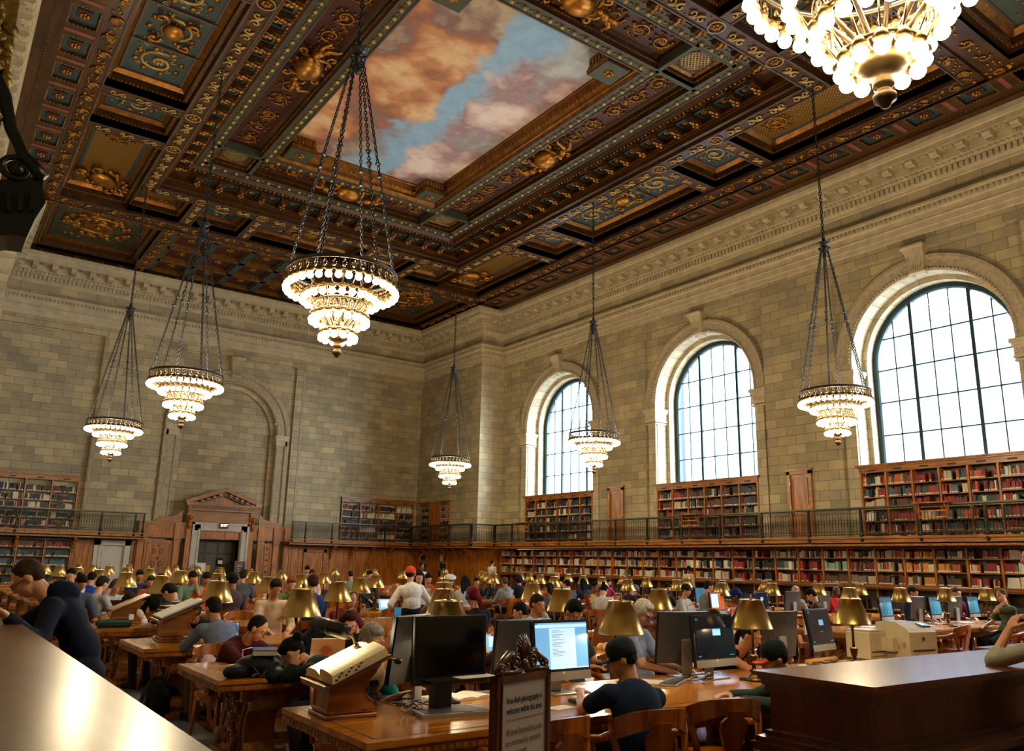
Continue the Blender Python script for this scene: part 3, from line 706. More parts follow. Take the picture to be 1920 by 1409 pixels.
# brackets (modillions) with blue soffit squares
for fr, L in ring_sides(6.24, z=15.94):
    n = round(L/.81)
    for i in range(n+1):
        u = -L/2+i*L/n
        if i in (0, n): continue
        f2 = shift(fr, u)
        def pp(a, v, w): return f2.p(a, v, w)
        # block with curled front
        pts = [(.30, 0), (.30, .26), (.12, .30), (-.02, .2), (-.16, .22), (-.26, .14), (-.28, 0)]
        vs = [pp(-.13, v, w) for v, w in pts]+[pp(.13, v, w) for v, w in pts]; q = len(pts)
        Wd.add(vs, [tuple(range(q)), tuple(reversed(range(q, 2*q)))]+[(j, (j+1) % q, q+(j+1) % q, q+j) for j in range(q)], CW)
        for a, v, w in ((0, .16, .3), (.07, .05, .27), (-.07, .05, .27), (0, -.06, .24), (0, -.17, .25)): blob(Gd, f2, a, v, w, .06, .09, .05, GOLD)
        f3 = shift(fr, u+L/n/2)
        if i < n-0 and 0 < i:
            for a, b_, c, d in ((-.24, .24, .2, .26), (-.24, .24, -.2, -.14), (-.24, -.18, -.14, .2), (.18, .24, -.14, .2)):
                p0, p1 = f3.p(a, c, 0), f3.p(b_, d, .05); Pt.box(p0.x, p1.x, p0.y, p1.y, p0.z, p1.z, TEAL)
            rosette(Gd, f3, 0, .02, .12, GOLD)
ring_sweep(Wd, [(6.50, 15.66), (6.46, 15.66), (6.46, 15.72), (6.5, 15.74)], GOLDD)
# S-scroll beam faces with roundels at the cross beams, deep coffers outside it
ring_sweep(Wd, [(7.26, 15.3), (7.26, 15.9)], CW)
def divs(L):  # positions of cross beams along a side
    return [-5.85, -3.35, 3.35, 5.85] if L > 17 else [-3.2, -1.2, 1.2, 3.2]
B2, B1i, B1o = 6.985, 9.63, 10.18
for sd, (fr, L) in enumerate(ring_sides(B2, z=15.29)):
    D = divs(L) if sd < 2 else [-5.0, -2.6, 2.6, 5.0]
    pts = [-L/2-.2]+D+[L/2+.2]
    for a, b_ in zip(pts[:-1], pts[1:]): scroll_band(Gd, shift(fr, (a+b_)/2-(b_-a-.7)/2), b_-a-.7, .42, GOLDL, GOLD)
    for a in D+[-L/2, L/2]: rosette(Gd, fr, a, 0, .15, GOLD); ribbon(Gd, fr, [(a+.23*cos(t*pi/6), .23*sin(t*pi/6), .02) for t in range(13)], .02, GOLDL)
    for e in (-.27, .27):
        p0, p1 = fr.p(-L/2, e-.025, -.01), fr.p(L/2, e+.025, .02); Pt.box(p0.x, p1.x, p0.y, p1.y, p0.z, p1.z, CW2)
    w0, w1 = 7.26-B2, B1i-B2
    for a in D:      # cross beams
        p0, p1 = fr.p(a-.25, w0, 0), fr.p(a+.25, w1, -.6); Wd.box(p0.x, p1.x, p0.y, p1.y, p0.z, p1.z, CWX)
        f2 = Fr(fr.p(a, (w0+w1)/2, .0), fr.V, fr.U, DN); scroll_band(Gd, shift(f2, -(w1-w0-.2)/2), w1-w0-.2, .34, GOLDL, GOLD)
        for e in (-.22, .22):
            p0, p1 = fr.p(a+e-.025, w0, -.01), fr.p(a+e+.025, w1, .02); Pt.box(p0.x, p1.x, p0.y, p1.y, p0.z, p1.z, CW2)
    for k in range(5):
        a, b_ = pts[k]+.25, pts[k+1]-.25
        if k == 0: a = -L/2-.27-2.35
        if k == 4: b_ = L/2+.27+2.35
        if k in (0, 4) and sd > 1: a, b_ = (a+2.35, b_) if k == 0 else (a, b_-2.35)
        p0, p1 = fr.p(a, w0, 0), fr.p(b_, w1, 0)
        x0, x1 = sorted((p0.x, p1.x)); y0, y1 = sorted((p0.y, p1.y))
        kind = {0: 'lattice', 4: 'lattice', 1: 'square', 3: 'square', 2: 'teal'}[k]
        if sd > 1 and k == 2: kind = 'green'
        if kind == 'teal' or kind == 'green':
            coffer(x0, x1, y0, y1, 15.3, .55, kind, .3)
            f2 = Fr(((x0+x1)/2, (y0+y1)/2, 15.8), fr.U, fr.V, DN); blob(Gd, f2, 0, 0, .05, .36, .3, .14, GOLD, 10, 6)
            for sg in (-1, 1):
                for q in (-1, 1): ribbon(Gd, f2, [(sg*a_, q*b2, .08) for a_, b2, _ in spiral(.5, .42, .2, .03, -2, 1, 9)], .05, GOLD, 5)
                Pt.box(*sorted((f2.p(sg*.95-.04, -.9).x, f2.p(sg*.95+.04, .9).x)), *sorted((f2.p(sg*.95-.04, -.9).y, f2.p(sg*.95+.04, .9).y)), 15.78, 15.85, CW2)
        else: coffer(x0, x1, y0, y1, 15.3, .55, kind, .3)
# corner cartouches of the lattice coffers
for sx in (-1, 1):
    for sy in (-1, 1):
        fr = Fr((CX+sx*8.35, CY+sy*(8.35+2.6), 15.8), V((sy, -sx, 0)).normalized(), V((sx, sy, 0)).normalized(), DN)
        blob(Gd, fr, 0, 0, .06, .62, .42, .18, GOLD, 12, 6)
        for sg in (-1, 1):
            for q in (-1, 1): ribbon(Gd, fr, [(sg*a_, q*b_, .1) for a_, b_, _ in spiral(.8, .4, .26, .04, -2, 1, 10)], .06, GOLD, 5)
        for _ in range(26):
            a = R.uniform(0, 6.28); blob(Gd, fr, cos(a)*R.uniform(.7, 1.15), sin(a)*R.uniform(.5, .85), .05, .12, .08, .07, GOLD)
# outer scroll beam
ring_sweep(Wd, [(B1i, 15.9), (B1i, 15.2), (B1o, 15.2), (B1o, 15.12)], CW)
for fr, L in ring_sides((B1i+B1o)/2, z=15.19):
    n = round(L/.9)
    for i in range(n):
        u = -L/2+(i+.5)*L/n; q = 1 if i % 2 else -1
        ribbon(Gd, fr, spiral(u, 0, .03, .19, q, q*1.1, 11), .03, GOLD); rosette(Gd, fr, u, 0, .08, GOLDL)
        for _ in range(8): blob(Gd, fr, u+R.uniform(-.45, .45), R.uniform(-.17, .17), .01, .06, .04, .03, GOLD)
    for e in (-.25, .25):
        p0, p1 = fr.p(-L/2, e-.02, -.01), fr.p(L/2, e+.02, .02); Pt.box(p0.x, p1.x, p0.y, p1.y, p0.z, p1.z, CW2)
# side borders with teal rosette coffers and rose strips
for sx in (-1, 1):
    xa, xb = CX+sx*B1o, CX+sx*11.56+sx*.35
    for k in range(-12, 10):
        y = 21.09+1.51*k
        if y < 2 or y > 33.5: continue
        xc = CX+sx*10.60; hx, hy = .34, .46
        x0, x1 = sorted((xa, xb))
        # frame pieces round the hole
        Wd.box(x0, x1, y-.755, y-hy, 15.1, 15.3, CW); Wd.box(x0, x1, y+hy, y+.755, 15.1, 15.3, CW)
        Wd.box(x0, xc-hx, y-hy, y+hy, 15.1, 15.3, CW); Wd.box(xc+hx, x1, y-hy, y+hy, 15.1, 15.3, CW)
        Pt.box(xc-hx, xc+hx, y-hy, y+hy, 15.2, 15.22, TEAL); Pt.box(xc-.17, xc+.17, y-.22, y+.22, 15.16, 15.2, RED)
        f2 = rect_frame(xc, y, 15.15); rosette(Gd, f2, 0, 0, .15, GOLD)
        f3 = rect_frame(xc, y, 15.11)
        for a, b_, c, d in ((-hy, -hx, hy, -hx), (-hy, hx, hy, hx), (-hy, -hx, -hy, hx), (hy, -hx, hy, hx)): beads(Gd, f3, a, b_, c, d, .09, .028, GOLD)
        Pt.box(xc-.36, xc+.36, y+.755-.07, y+.755+.07, 15.085, 15.1, PINK)
    x0, x1 = sorted((xa, xb)); Wd.box(x0, x1, 0, 3.0, 15.1, 15.3, CW); Wd.box(x0, x1, 33.7, YP+.2, 15.1, 15.3, CW)
    fr = rect_frame(CX+sx*11.25, 17, 15.1); beads(Gd, fr, -15, 0, 17, 0, .16, .03, GOLDD)
# end bays: corner coffers and a grid of small red coffers
for sy in (1, -1):
    ya = CY+sy*(B1o+2.6); yb = CY+sy*19.6
    y0, y1 = sorted((ya, yb)); xl, xr = CX-10.9, CX+10.9
    for sx in (-1, 1):
        x0, x1 = sorted((CX+sx*5.65, CX+sx*9.75)); ym0, ym1 = y0+.55, y1-.75
        coffer(x0, x1, ym0, ym1, 15.2, .6, 'green', .38)
        fr = Fr(((x0+x1)/2, (ym0+ym1)/2, 15.78), (1, 0, 0), (0, 1, 0), DN)
        Pt.box((x0+x1)/2-.55, (x0+x1)/2+.55, (ym0+ym1)/2-.45, (ym0+ym1)/2+.45, 15.72, 15.8, GOLDD)
        for _ in range(60):
            a = R.uniform(0, 6.28); blob(Gd, fr, cos(a)*R.uniform(.75, 1.4), sin(a)*R.uniform(.7, 1.5), .04, .16, .12, .1, GOLD)
        # beams round the coffer
        bx0, bx1 = sorted((CX+sx*9.75, CX+sx*11.2)); Wd.box(bx0, bx1, y0, y1, 15.2, 15.35, CW)
        cx0, cx1 = sorted((CX+sx*5.0, CX+sx*5.65)); Wd.box(cx0, cx1, y0, y1, 15.15, 15.35, CW)
        for xx_, wd in ((CX+sx*10.0, .3), (CX+sx*5.32, .36)):
            fr = rect_frame(xx_, (y0+y1)/2, 15.19 if wd < .35 else 15.14)
            for i in range(8):
                u = -(y1-y0)/2+(i+.5)*(y1-y0)/8; q = 1 if i % 2 else -1
                ribbon(Gd, fr, spiral(u, 0, .03, wd*.55, q, q*1.1, 10), .03, GOLD)
                for _ in range(8): blob(Gd, fr, u+R.uniform(-.35, .35), R.uniform(-.5, .5)*wd, .01, .07, .05, .03, GOLD)
        dx0, dx1 = sorted((CX+sx*5.65, CX+sx*9.75)); Wd.box(dx0, dx1, y0, ym0, 15.2, 15.35, CWX); Wd.box(dx0, dx1, ym1, y1, 15.2, 15.35, CWX)
    Wd.box(CX-5, CX+5, y0, y0+.5, 15.2, 15.35, CWX); Wd.box(CX-5, CX+5, y1-.7, y1, 15.2, 15.35, CWX)
    for yy_ in (y0+.2, y1-.4):
        fr = Fr((CX, yy_, 15.19), (1, 0, 0), (0, 1, 0), DN)
        for i in range(22):
            u = -10.5+(i+.5)*21/22; q = 1 if i % 2 else -1
            ribbon(Gd, fr, spiral(u, 0, .03, .17, q, q*1.1, 10), .03, GOLD)
            for _ in range(5): blob(Gd, fr, u+R.uniform(-.45, .45), R.uniform(-.17, .17), .01, .07, .045, .03, GOLD)
    gy0, gy1 = y0+.5, y1-.7; nx, ny = 6, 3
    for i in range(nx):
        for j in range(ny):
            x0, x1 = CX-5+i*10/nx, CX-5+(i+1)*10/nx; a, b_ = gy0+j*(gy1-gy0)/ny, gy0+(j+1)*(gy1-gy0)/ny
            for (p, q, r_, s_) in ((x0, x0+.14, a, b_), (x1-.14, x1, a, b_), (x0, x1, a, a+.14), (x0, x1, b_-.14, b_)): Pt.box(p, q, r_, s_, 15.2, 15.45, TEAL if (p, q) != (x0, x1) else GOLDD)
            Pt.box(x0+.14, x1-.14, a+.14, b_-.14, 15.42, 15.44, RED)
            fr = rect_frame((x0+x1)/2, (a+b_)/2, 15.41); rosette(Gd, fr, 0, 0, .2, GOLD)
            hu, hv = (b_-a)/2-.18, (x1-x0)/2-.18; f3 = rect_frame((x0+x1)/2, (a+b_)/2, 15.3)
            for p, q, r_, s_ in ((-hu, -hv, hu, -hv), (-hu, hv, hu, hv), (-hu, -hv, -hu, hv), (hu, -hv, hu, hv)): beads(Gd, f3, p, q, r_, s_, .12, .03, GOLD)
ceil = MB(); ceil.box(XL-1.3, XM+1.5, -9, YE+1, 16.9, 17.0, CW)
for a in ((XL-1.3, CX-11.3, -9, YE+1), (CX+11.3, XM+1.5, -9, YE+1), (CX-11.3, CX+11.3, -9, CY-19.5), (CX-11.3, CX+11.3, CY+19.2, YE+1)): ceil.box(*a, 15.02, 15.3, CW)
for a in ((XL-1.3, CX-9.7, -9, YE+1), (CX+9.7, XM+1.5, -9, YE+1), (CX-9.7, CX+9.7, -9, CY-12.3), (CX-9.7, CX+9.7, CY+12.3, YE+1)): ceil.box(*a, 15.86, 15.95, CW)
C0 = struct(ceil.build('ceiling'))
struct(wood_mb.build('ceiling_beams')); struct(gold_mb.build('ceiling_trim')); struct(paint_mb.build('ceiling_panels'))
# ---------------------------------------------------------------- gallery, bookcases and books
BOOKC = ['#6e1f1a', '#8f2a20', '#a33a22', '#26364f', '#1f2a3a', '#2c4a41', '#24302a', '#3b2b22', '#5a3a24', '#b5a98c', '#cfc6ae', '#c9a35a', '#c98a2e', '#b5562a', '#44606b', '#7a7362', '#15161a', '#5b2740', '#86a493', '#d8d4c6']
BNAME = ['dark red', 'red', 'orange red', 'navy', 'blue black', 'dark green', 'green black', 'dark brown', 'brown', 'buff', 'cream', 'ochre', 'golden yellow', 'orange', 'slate blue', 'grey', 'black', 'plum', 'pale green', 'white']
BM = [mat(c, .55, var=.18, scale=20., name='book_cloth') for c in BOOKC]
LAB = mat('#d9d5c8', .6, var=.05, name='paper_label'); PAGE = mat('#cfc4a4', .8, var=.12, scale=60., name='page_edges')
BOOKS = []   # (x,y,z, facing, thickness, depth, height, colour, lean, where)
def book_mesh(mb, t, d, h, ci, label=True):
    """spine faces -y, origin at the bottom middle of the spine"""
    c = BM[ci]
    mb.box(-t/2, t/2, 0, .004, 0, h, c); mb.box(-t/2, -t/2+.003, 0, d, 0, h, c); mb.box(t/2-.003, t/2, 0, d, 0, h, c)
    mb.box(-t/2+.003, t/2-.003, .004, d-.004, .003, h-.004, PAGE)
    if label: mb.box(-t/2+.002, t/2-.002, -.0015, .0, .012, .05, LAB)
def fill_shelf(P, u, L, hmax, where, depth=.2, pal=None, dens=.93, big=1.):
    """P start point on the shelf board at the front, u unit direction, facing = side the spines show to"""
    s_ = .01; run = None; k = 0; n = 0
    base = pal if pal is not None else None
    while s_ < L-.03:
        if R.random() > dens and s_ > .1: s_ += R.uniform(.04, .2); run = None; continue
        if run is None or k <= 0:
            k = R.choice([1, 1, 1, 1, 2, 2, 3, 5, 8]); ci = R.choice(base) if base else R.randrange(len(BOOKC)); hh = R.uniform(.68, .96)*hmax; tt = R.uniform(.022, .04)*big; run = True
        t = tt if k > 2 else R.uniform(.016, .042)*big; h = hh if k > 2 else min(hmax*.97, hh*R.uniform(.9, 1.08))
        if s_+t > L: break
        BOOKS.append((P+u*(s_+t/2), u, t, depth*R.uniform(.7, .95), h, ci, (0 if R.random() < .93 else R.uniform(.05, .16)), where, n)); s_ += t+.004; k -= 1; n += 1

def bookcase(name, label, A, B, nrm, z0, shelves, ztop, bays, depth=.34, cornice=.24, pals=None, where='', brackets=True, ledge=None, dens=.93, kick=0, big=1.):
    """built-in shelving between plan points A and B; shelves = list of (z of board, clear height)"""
    A = V((A[0], A[1], 0)); B = V((B[0], B[1], 0)); u = (B-A).normalized(); n = V((nrm[0], nrm[1], 0)); L = (B-A).length
    t = thing(name, label, 'bookcase', A)
    def bx(mb, s0, s1, d0, d1, za, zb, mt):   # d measured out of the wall from the front plane (negative = back)
        p = u*s0+n*d0; q = u*s1+n*d1; mb.box(p.x, q.x, p.y, q.y, za, zb, mt)
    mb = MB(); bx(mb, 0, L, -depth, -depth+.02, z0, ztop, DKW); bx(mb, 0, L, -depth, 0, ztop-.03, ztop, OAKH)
    if kick: bx(mb, 0, L, -depth, 0, z0-kick, z0, OAKH)
    mb.build('back_panel', parent=t)
    if cornice:
        mb = MB(); bx(mb, -.04, L+.04, -.02, .03, ztop-cornice, ztop-cornice*.35, OAKH); bx(mb, -.08, L+.08, -.02, .08, ztop-cornice*.35, ztop-cornice*.18, OAKH); bx(mb, -.12, L+.12, -.02, .13, ztop-cornice*.18, ztop, OAKH)
        for i in range(bays):
            c = (i+.5)*L/bays; bx(mb, c-.13, c+.13, .03, .035, ztop-cornice*.8, ztop-cornice*.6, BLACKM)
        mb.build('cornice', parent=t)
    zt = ztop-(cornice or .03)
    m0 = MB(); w = L/bays; p = u*-.028+n*(-depth); q = u*.028+n*.015; m0.box(p.x, q.x, p.y, q.y, z0, zt, OAK); me = m0.mesh('divider')
    for i in range(bays+1): obj('divider', me, t, u*(w*i))
    m0 = MB(); p = u*.028+n*(-depth); q = u*(w-.028)+n*(0); m0.box(p.x, q.x, p.y, q.y, -.028, 0, OAKH); p = u*.028+n*0; q = u*(w-.028)+n*.006; m0.box(p.x, q.x, p.y, q.y, -.028, -.004, OAKX); me = m0.mesh('shelf')
    for i in range(bays):
        for z, h in shelves: obj('shelf', me, t, u*(w*i)+V((0, 0, z)))
    if ledge:
        mb = MB(); bx(mb, 0, L, -.02, .2, ledge-.05, ledge, OAKH); bx(mb, 0, L, -.02, .15, ledge-.1, ledge-.05, OAKH); mb.build('ledge', parent=t)
    for i in range(bays):
        for r_, (z, h) in enumerate(shelves):
            pal = pals(i, r_) if pals else None
            fill_shelf(A+u*(w*i+.035)+V((0, 0, z+.001))-n*.02, u, w-.07, h*.97, (where, i, r_, len(shelves)), pal=pal, dens=dens, big=big)
    return t
# lower bookcase along the right wall
LSH = [(.12, .33), (.52, .33), (.93, .30), (1.37, .33), (1.76, .33), (2.14, .30)]
LSH = [(.14, .40), (.62, .36), (1.37, .32), (1.76, .32), (2.15, .26)]
Y1 = 34.2; NB = 31; wB = .915; LX = 24.08
cols = {8: [0, 1, 9], 3: [18, 18, 18], 4: [1, 0, 0], 5: [16, 16, 14], 6: [16, 16, 16]}
def lowpal(i, r_):
    y = Y1-(i+.5)*wB
    k = int(round((y-10.8)/.915))
    tab = {(5, 2): [8], (5, 3): [18], (6, 2): [1, 0, 1], (6, 3): [1, 1, 0], (7, 2): [10, 13, 9, 1], (8, 2): [16], (8, 3): [16], (4, 2): [17, 9, 15, 5], (4, 3): [13, 15, 17, 1], (3, 2): [8, 8, 1, 9], (2, 3): [12, 12, 10, 13], (2, 2): [1, 9, 12, 10, 8], (1, 3): [12, 15, 13, 7], (1, 2): [12, 8, 5], (2, 4): [11, 13, 1], (1, 4): [10, 8, 3]}
    if (k, r_) in tab: return tab[(k, r_)]
    if r_ < 2: return [7, 0, 4, 3, 8, 6]
    return R.choice([[10, 9, 19, 1, 13, 15, 5], [7, 8, 13, 9, 10], [10, 19, 9, 16, 1], [3, 14, 10, 9, 1, 12], [0, 1, 10, 8, 16, 13]])
bookcase('bookcase', 'long oak bookcase filling the window wall under the gallery', (LX, Y1), (LX, Y1-NB*wB), (-1, 0), .14, LSH, 2.46, NB, .30, 0, lowpal, 'low', ledge=1.33)
def rp(*ch): return lambda i, r_: R.choice(ch)
GSH = [(2.62, .30), (2.95, .30), (3.30, .32), (3.68, .33), (4.05, .33), (4.43, .33)]
wn = ['gallery bookcase under the farthest arched window', 'gallery bookcase under the middle arched window', 'gallery bookcase under the nearest arched window']
pals = [rp([3, 4, 16, 7, 10, 0], [16, 4, 6, 9]), rp([0, 4, 7, 8, 1, 5], [3, 16, 9, 0], [7, 16, 8, 8]), rp([1, 1, 0, 19, 3, 13], [9, 8, 13, 1, 14], [3, 14, 10, 1, 5], [0, 1, 1, 3])]
for k in range(3):
    yc = WIN[k]
    bookcase('bookcase', 'oak '+wn[k], (XM+.05, yc+WR-.02), (XM+.05, yc-WR+.02), (-1, 0), 2.6, GSH, 5.08, 6, .34, .26, pals[k], ('gal', k), dens=.96)
# end wall gallery bookcases and the small ones in the corner
bookcase('bookcase', 'oak gallery bookcase with cream books on the end wall, in the corner', (18.25, YE-.05), (22.6, YE-.05), (0, -1), 2.6, GSH, 5.12, 4, .3, .26, rp([10, 9, 19, 10], [4, 6, 16, 7], [0, 7, 4]), 'endR')
bookcase('bookcase', 'oak gallery bookcase at the left end of the end wall', (1.4, YE-.05), (5.5, YE-.05), (0, -1), 2.6, GSH, 5.2, 4, .3, .26, rp([5, 6, 0, 7, 10], [7, 4, 6, 1, 10]), 'endL')
bookcase('bookcase', 'oak bookcase under the gallery at the left end of the end wall', (1.4, YE-.12), (5.55, YE-.12), (0, -1), .5, [(.52, .28), (.9, .28), (1.28, .28), (1.66, .28), (2.04, .28)], 2.42, 4, .3, .05, lambda i, r_: [[6, 7], [0, 1, 5], [14, 14], [14, 5, 6], [1, 0, 8]][r_], 'endLlow')
XB = XE-.04
bookcase('bookcase', 'narrow oak gallery bookcase in the far corner, beyond the door', (XB, 40.4), (XB, 39.45), (-1, 0), 2.6, GSH, 5.05, 1, .26, .26, rp([4, 6, 16]), 'c1')
bookcase('bookcase', 'narrow oak gallery bookcase beside the stone pier', (XB, 38.4), (XB, 37.4), (-1, 0), 2.6, GSH, 5.05, 1, .26, .26, rp([16, 6, 4], [13, 1, 7, 6]), 'c2')
bookcase('bookcase', 'narrow recessed bookcase in the corner panelling under the gallery', (XB-.1, 40.3), (XB-.1, 39.4), (-1, 0), .5, [(.52, .36), (.96, .36), (1.4, .36), (1.84, .36)], 2.3, 1, .2, .05, rp([4, 16, 10]), 'c3')
bookcase('bookcase', 'narrow recessed bookcase in the side panelling under the gallery', (XB-.1, 38.2), (XB-.1, 37.35), (-1, 0), .9, [(.96, .36), (1.4, .36), (1.84, .36)], 2.3, 1, .2, .05, rp([10, 16, 4], [0, 10]), 'c4')

# individual books for the ones that show largest; the rest as one mass
f_ = _f
def seen(p):
    d = p-V((0, 0, H)); z = d.dot(_f)
    if z < 1: return None
    x = 960+FPX*d.dot(_r2)/z; y = 704.5-FPX*d.dot(_u2)/z
    return x, y, z
cand = []
for i, b_ in enumerate(BOOKS):
    q = seen(b_[0]+V((0, 0, b_[4]/2)))
    if q and 5 < q[0] < 1915 and 0 < q[1] < 1400 and not (b_[7][0] == 'low' and b_[7][2] < 2): cand.append((b_[2]*b_[4]/(q[2]**2)*abs(b_[1].dot(_r2)), i))
cand.sort(reverse=True); pick = set(i for _, i in cand[:300])
rest = MB(); mesh_cache = {}
cnt = {}
for i, (p, u, t, d, h, ci, lean, wh, k) in enumerate(BOOKS):
    ang = atan2(u.y, u.x)
    if i in pick:
        key = (round(t/.006), round(h/.02), ci)
        if key not in mesh_cache:
            mb = MB(); book_mesh(mb, key[0]*.006, .17, key[1]*.02, ci); mesh_cache[key] = mb.mesh('book')
        w_, bay, row, nr = wh
        if isinstance(w_, tuple): place = 'shelf %d from top, bay %d, %s' % (nr-row, bay+1, ['far window gallery', 'middle window gallery', 'near window gallery'][w_[1]])
        else: place = 'shelf %d from top, bay %d, long wall bookcase' % (nr-row, bay+1)
        o = obj('book', mesh_cache[key]); o.matrix_world = Matrix.Translation(p+V((0, 0, .0))) @ Matrix.Rotation(ang, 4, 'Z') @ Matrix.Rotation(lean, 4, 'Y')
        key2 = (w_, bay, row); cnt[key2] = cnt.get(key2, 0)
        tag(o, '%s book, %s from left, %s' % (BNAME[ci], ordi(k), place), 'book', 'books on the wall shelves')
    else:
        rest.T = Matrix.Translation(p) @ Matrix.Rotation(ang, 4, 'Z') @ Matrix.Rotation(lean, 4, 'Y')
        rest.box(-t/2, t/2, 0, d, 0, h, BM[ci])
        if R.random() < .75: rest.box(-t/2+.002, t/2-.002, -.002, 0, .01, .045, LAB)
rest.T = None
o = rest.build('library_books'); tag(o, 'the many smaller looking books filling the wall shelves', 'books'); o['kind'] = 'stuff'
NBOOK = len(BOOKS)

# ---------------------------------------------------------------- gallery slab, fascia and railings
def gallery(pts, back, name, wid=.8):
    """pts: plan polyline of the front edge; back offset direction per segment"""
    mb = MB()
    for (A, B, n) in back:
        A = V((A[0], A[1], 0)); B = V((B[0], B[1], 0)); n = V((n[0], n[1], 0)); u = (B-A).normalized()
        def bx(s0, s1, d0, d1, za, zb, mt):
            p = A+u*s0+n*d0; q = A+u*((B-A).length+s1)+n*d1; mb.box(p.x, q.x, p.y, q.y, za, zb, mt)
        bx(0, 0, -wid-.2, 0, 2.56, 2.6, OAKH)         # floor
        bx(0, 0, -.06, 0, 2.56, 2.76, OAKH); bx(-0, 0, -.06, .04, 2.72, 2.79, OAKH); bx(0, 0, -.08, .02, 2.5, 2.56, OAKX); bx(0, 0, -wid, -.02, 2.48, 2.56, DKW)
    return struct(mb.build(name))
RB = 23.55
segs = [((RB, 34.0), (RB, 3.0), (-1, 0))]
gallery(None, segs, 'balcony_right', .6)
gallery(None, [((22.13, 40.07), (22.13, 34.0), (-1, 0)), ((22.13, 34.0), (RB, 34.0), (0, -1)), ((15.2, 40.07), (22.13, 40.07), (0, -1))], 'balcony_corner', .75)
gallery(None, [((1.3, 40.07), (8.35, 40.07), (0, -1))], 'balcony_left', .75)
def railing(label, pts, posts, z=2.79, h=.86, ends=True):
    """pts: two plan points; posts: distances along"""
    A = V((pts[0][0], pts[0][1], 0)); B = V((pts[1][0], pts[1][1], 0)); u = (B-A).normalized(); L = (B-A).length; n = V((u.y, -u.x, 0))
    t = thing('balcony_railing', label, 'railing', A+V((0, 0, z-.01)))
    mb = MB(); p = -n*.05; q = u*L+n*.05; mb.box(p.x, q.x, p.y, q.y, h, h+.045, IRONL); mb.build('handrail', parent=t)
    m0 = MB(); m0.box(-.03, .03, -.03, .03, -.0, h, IRON); m0.lathe([(.06, 0), (.075, .05), (.04, .12), (.03, .3)], 8, (0, 0, 0), IRON); m0.ball((0, 0, -.08), (.06, .06, .09), 8, 5, IRON); m0.ball((0, 0, .5), .045, 8, 5, IRON)
    mp = m0.mesh('post')
    for s_ in posts: obj('post', mp, t, u*s_)
    cuts = sorted(posts)
    for a, b_ in zip(cuts[:-1], cuts[1:]):
        w = b_-a
        m1 = MB(); k = max(2, round(w/.105))
        def bb(s0, s1, za, zb, d=.012): m1.box(*((u*s0-n*d).x, (u*s1+n*d).x), *((u*s0-n*d).y, (u*s1+n*d).y), za, zb, IRON)
        bb(0, w, .05, .075); bb(0, w, .14, .155); bb(0, w, h-.15, h-.135); bb(0, w, h-.03, h)
        for i in range(k):
            c = (i+.5)*w/k; q = u*c; m1.cyl(q+V((0, 0, .14)), q+V((0, 0, h-.14)), .009, n=4, mt=IRON, smooth=False); m1.ball(q+V((0, 0, .42)), (.02, .02, .04), 5, 3, IRON)
            m1.tube([q+u*(.04*cos(t_*pi/3))+V((0, 0, h-.083+.04*sin(t_*pi/3))) for t_ in range(6)], .008, 3, IRON, False, True)
            m1.tube([q+u*(.03*cos(t_*pi/3))+V((0, 0, .108+.03*sin(t_*pi/3))) for t_ in range(6)], .008, 3, IRON, False, True)
        m1.build('railing_panel', parent=t, loc=u*a)
    return t
py = [23.33+1.84*k for k in range(-11, 6)]
railing('long bronze gallery railing along the window wall', ((RB, 34.0), (RB, 3.0)), [34.0-y for y in sorted(py, reverse=True)]+[.05])
railing('bronze gallery railing on the jog in front of the stone pier', ((22.13, 34.0), (RB, 34.0)), [.05, RB-22.13-.05])
railing('bronze gallery railing on the far side wall beside the corner', ((22.13, 40.07), (22.13, 34.0)), [.05, 2.1, 4.0, 6.0])
railing('bronze gallery railing on the end wall to the right of the door', ((15.25, 40.07), (22.13, 40.07)), [.05, .75, 2.2, 5.26, 6.8])
railing('bronze gallery railing on the end wall to the left of the door', ((1.3, 40.07), (8.35, 40.07)), [.05, 1.95, 5.19, 6.59, 6.95])
# reading shelves hooked over the railing
def rshelf(label, y):
    t = thing('reading_shelf', label, 'shelf', (RB, y, 3.68), group=None)
    mb = MB(); mb.cbox(-.1, 0, 0, .42, 1.0, .035, OAKH); mb.build('shelf_board', parent=t)
    mb = MB()
    for s_ in (-1, 1):
        mb.box(-.10, -.06, s_*.42-.02, s_*.42+.02, -.42, 0, OAK); mb.tube([(-.08, s_*.42, -.4), (-.28, s_*.42, -.02)], .02, 4, OAK, False)
    mb.box(-.1, -.06, -.42, .42, -.4, -.36, OAK); mb.box(-.1, -.06, -.42, .42, -.22, -.18, OAK); mb.build('bracket', parent=t)
rshelf('oak reading shelf hooked on the rail under the nearest window', atX(1752, 950, RB).y)
rshelf('oak reading shelf hooked on the rail under the middle window', atX(1297, 975, RB).y)
rshelf('oak reading shelf hooked on the rail beside the stone pier', atX(984, 985, RB).y)
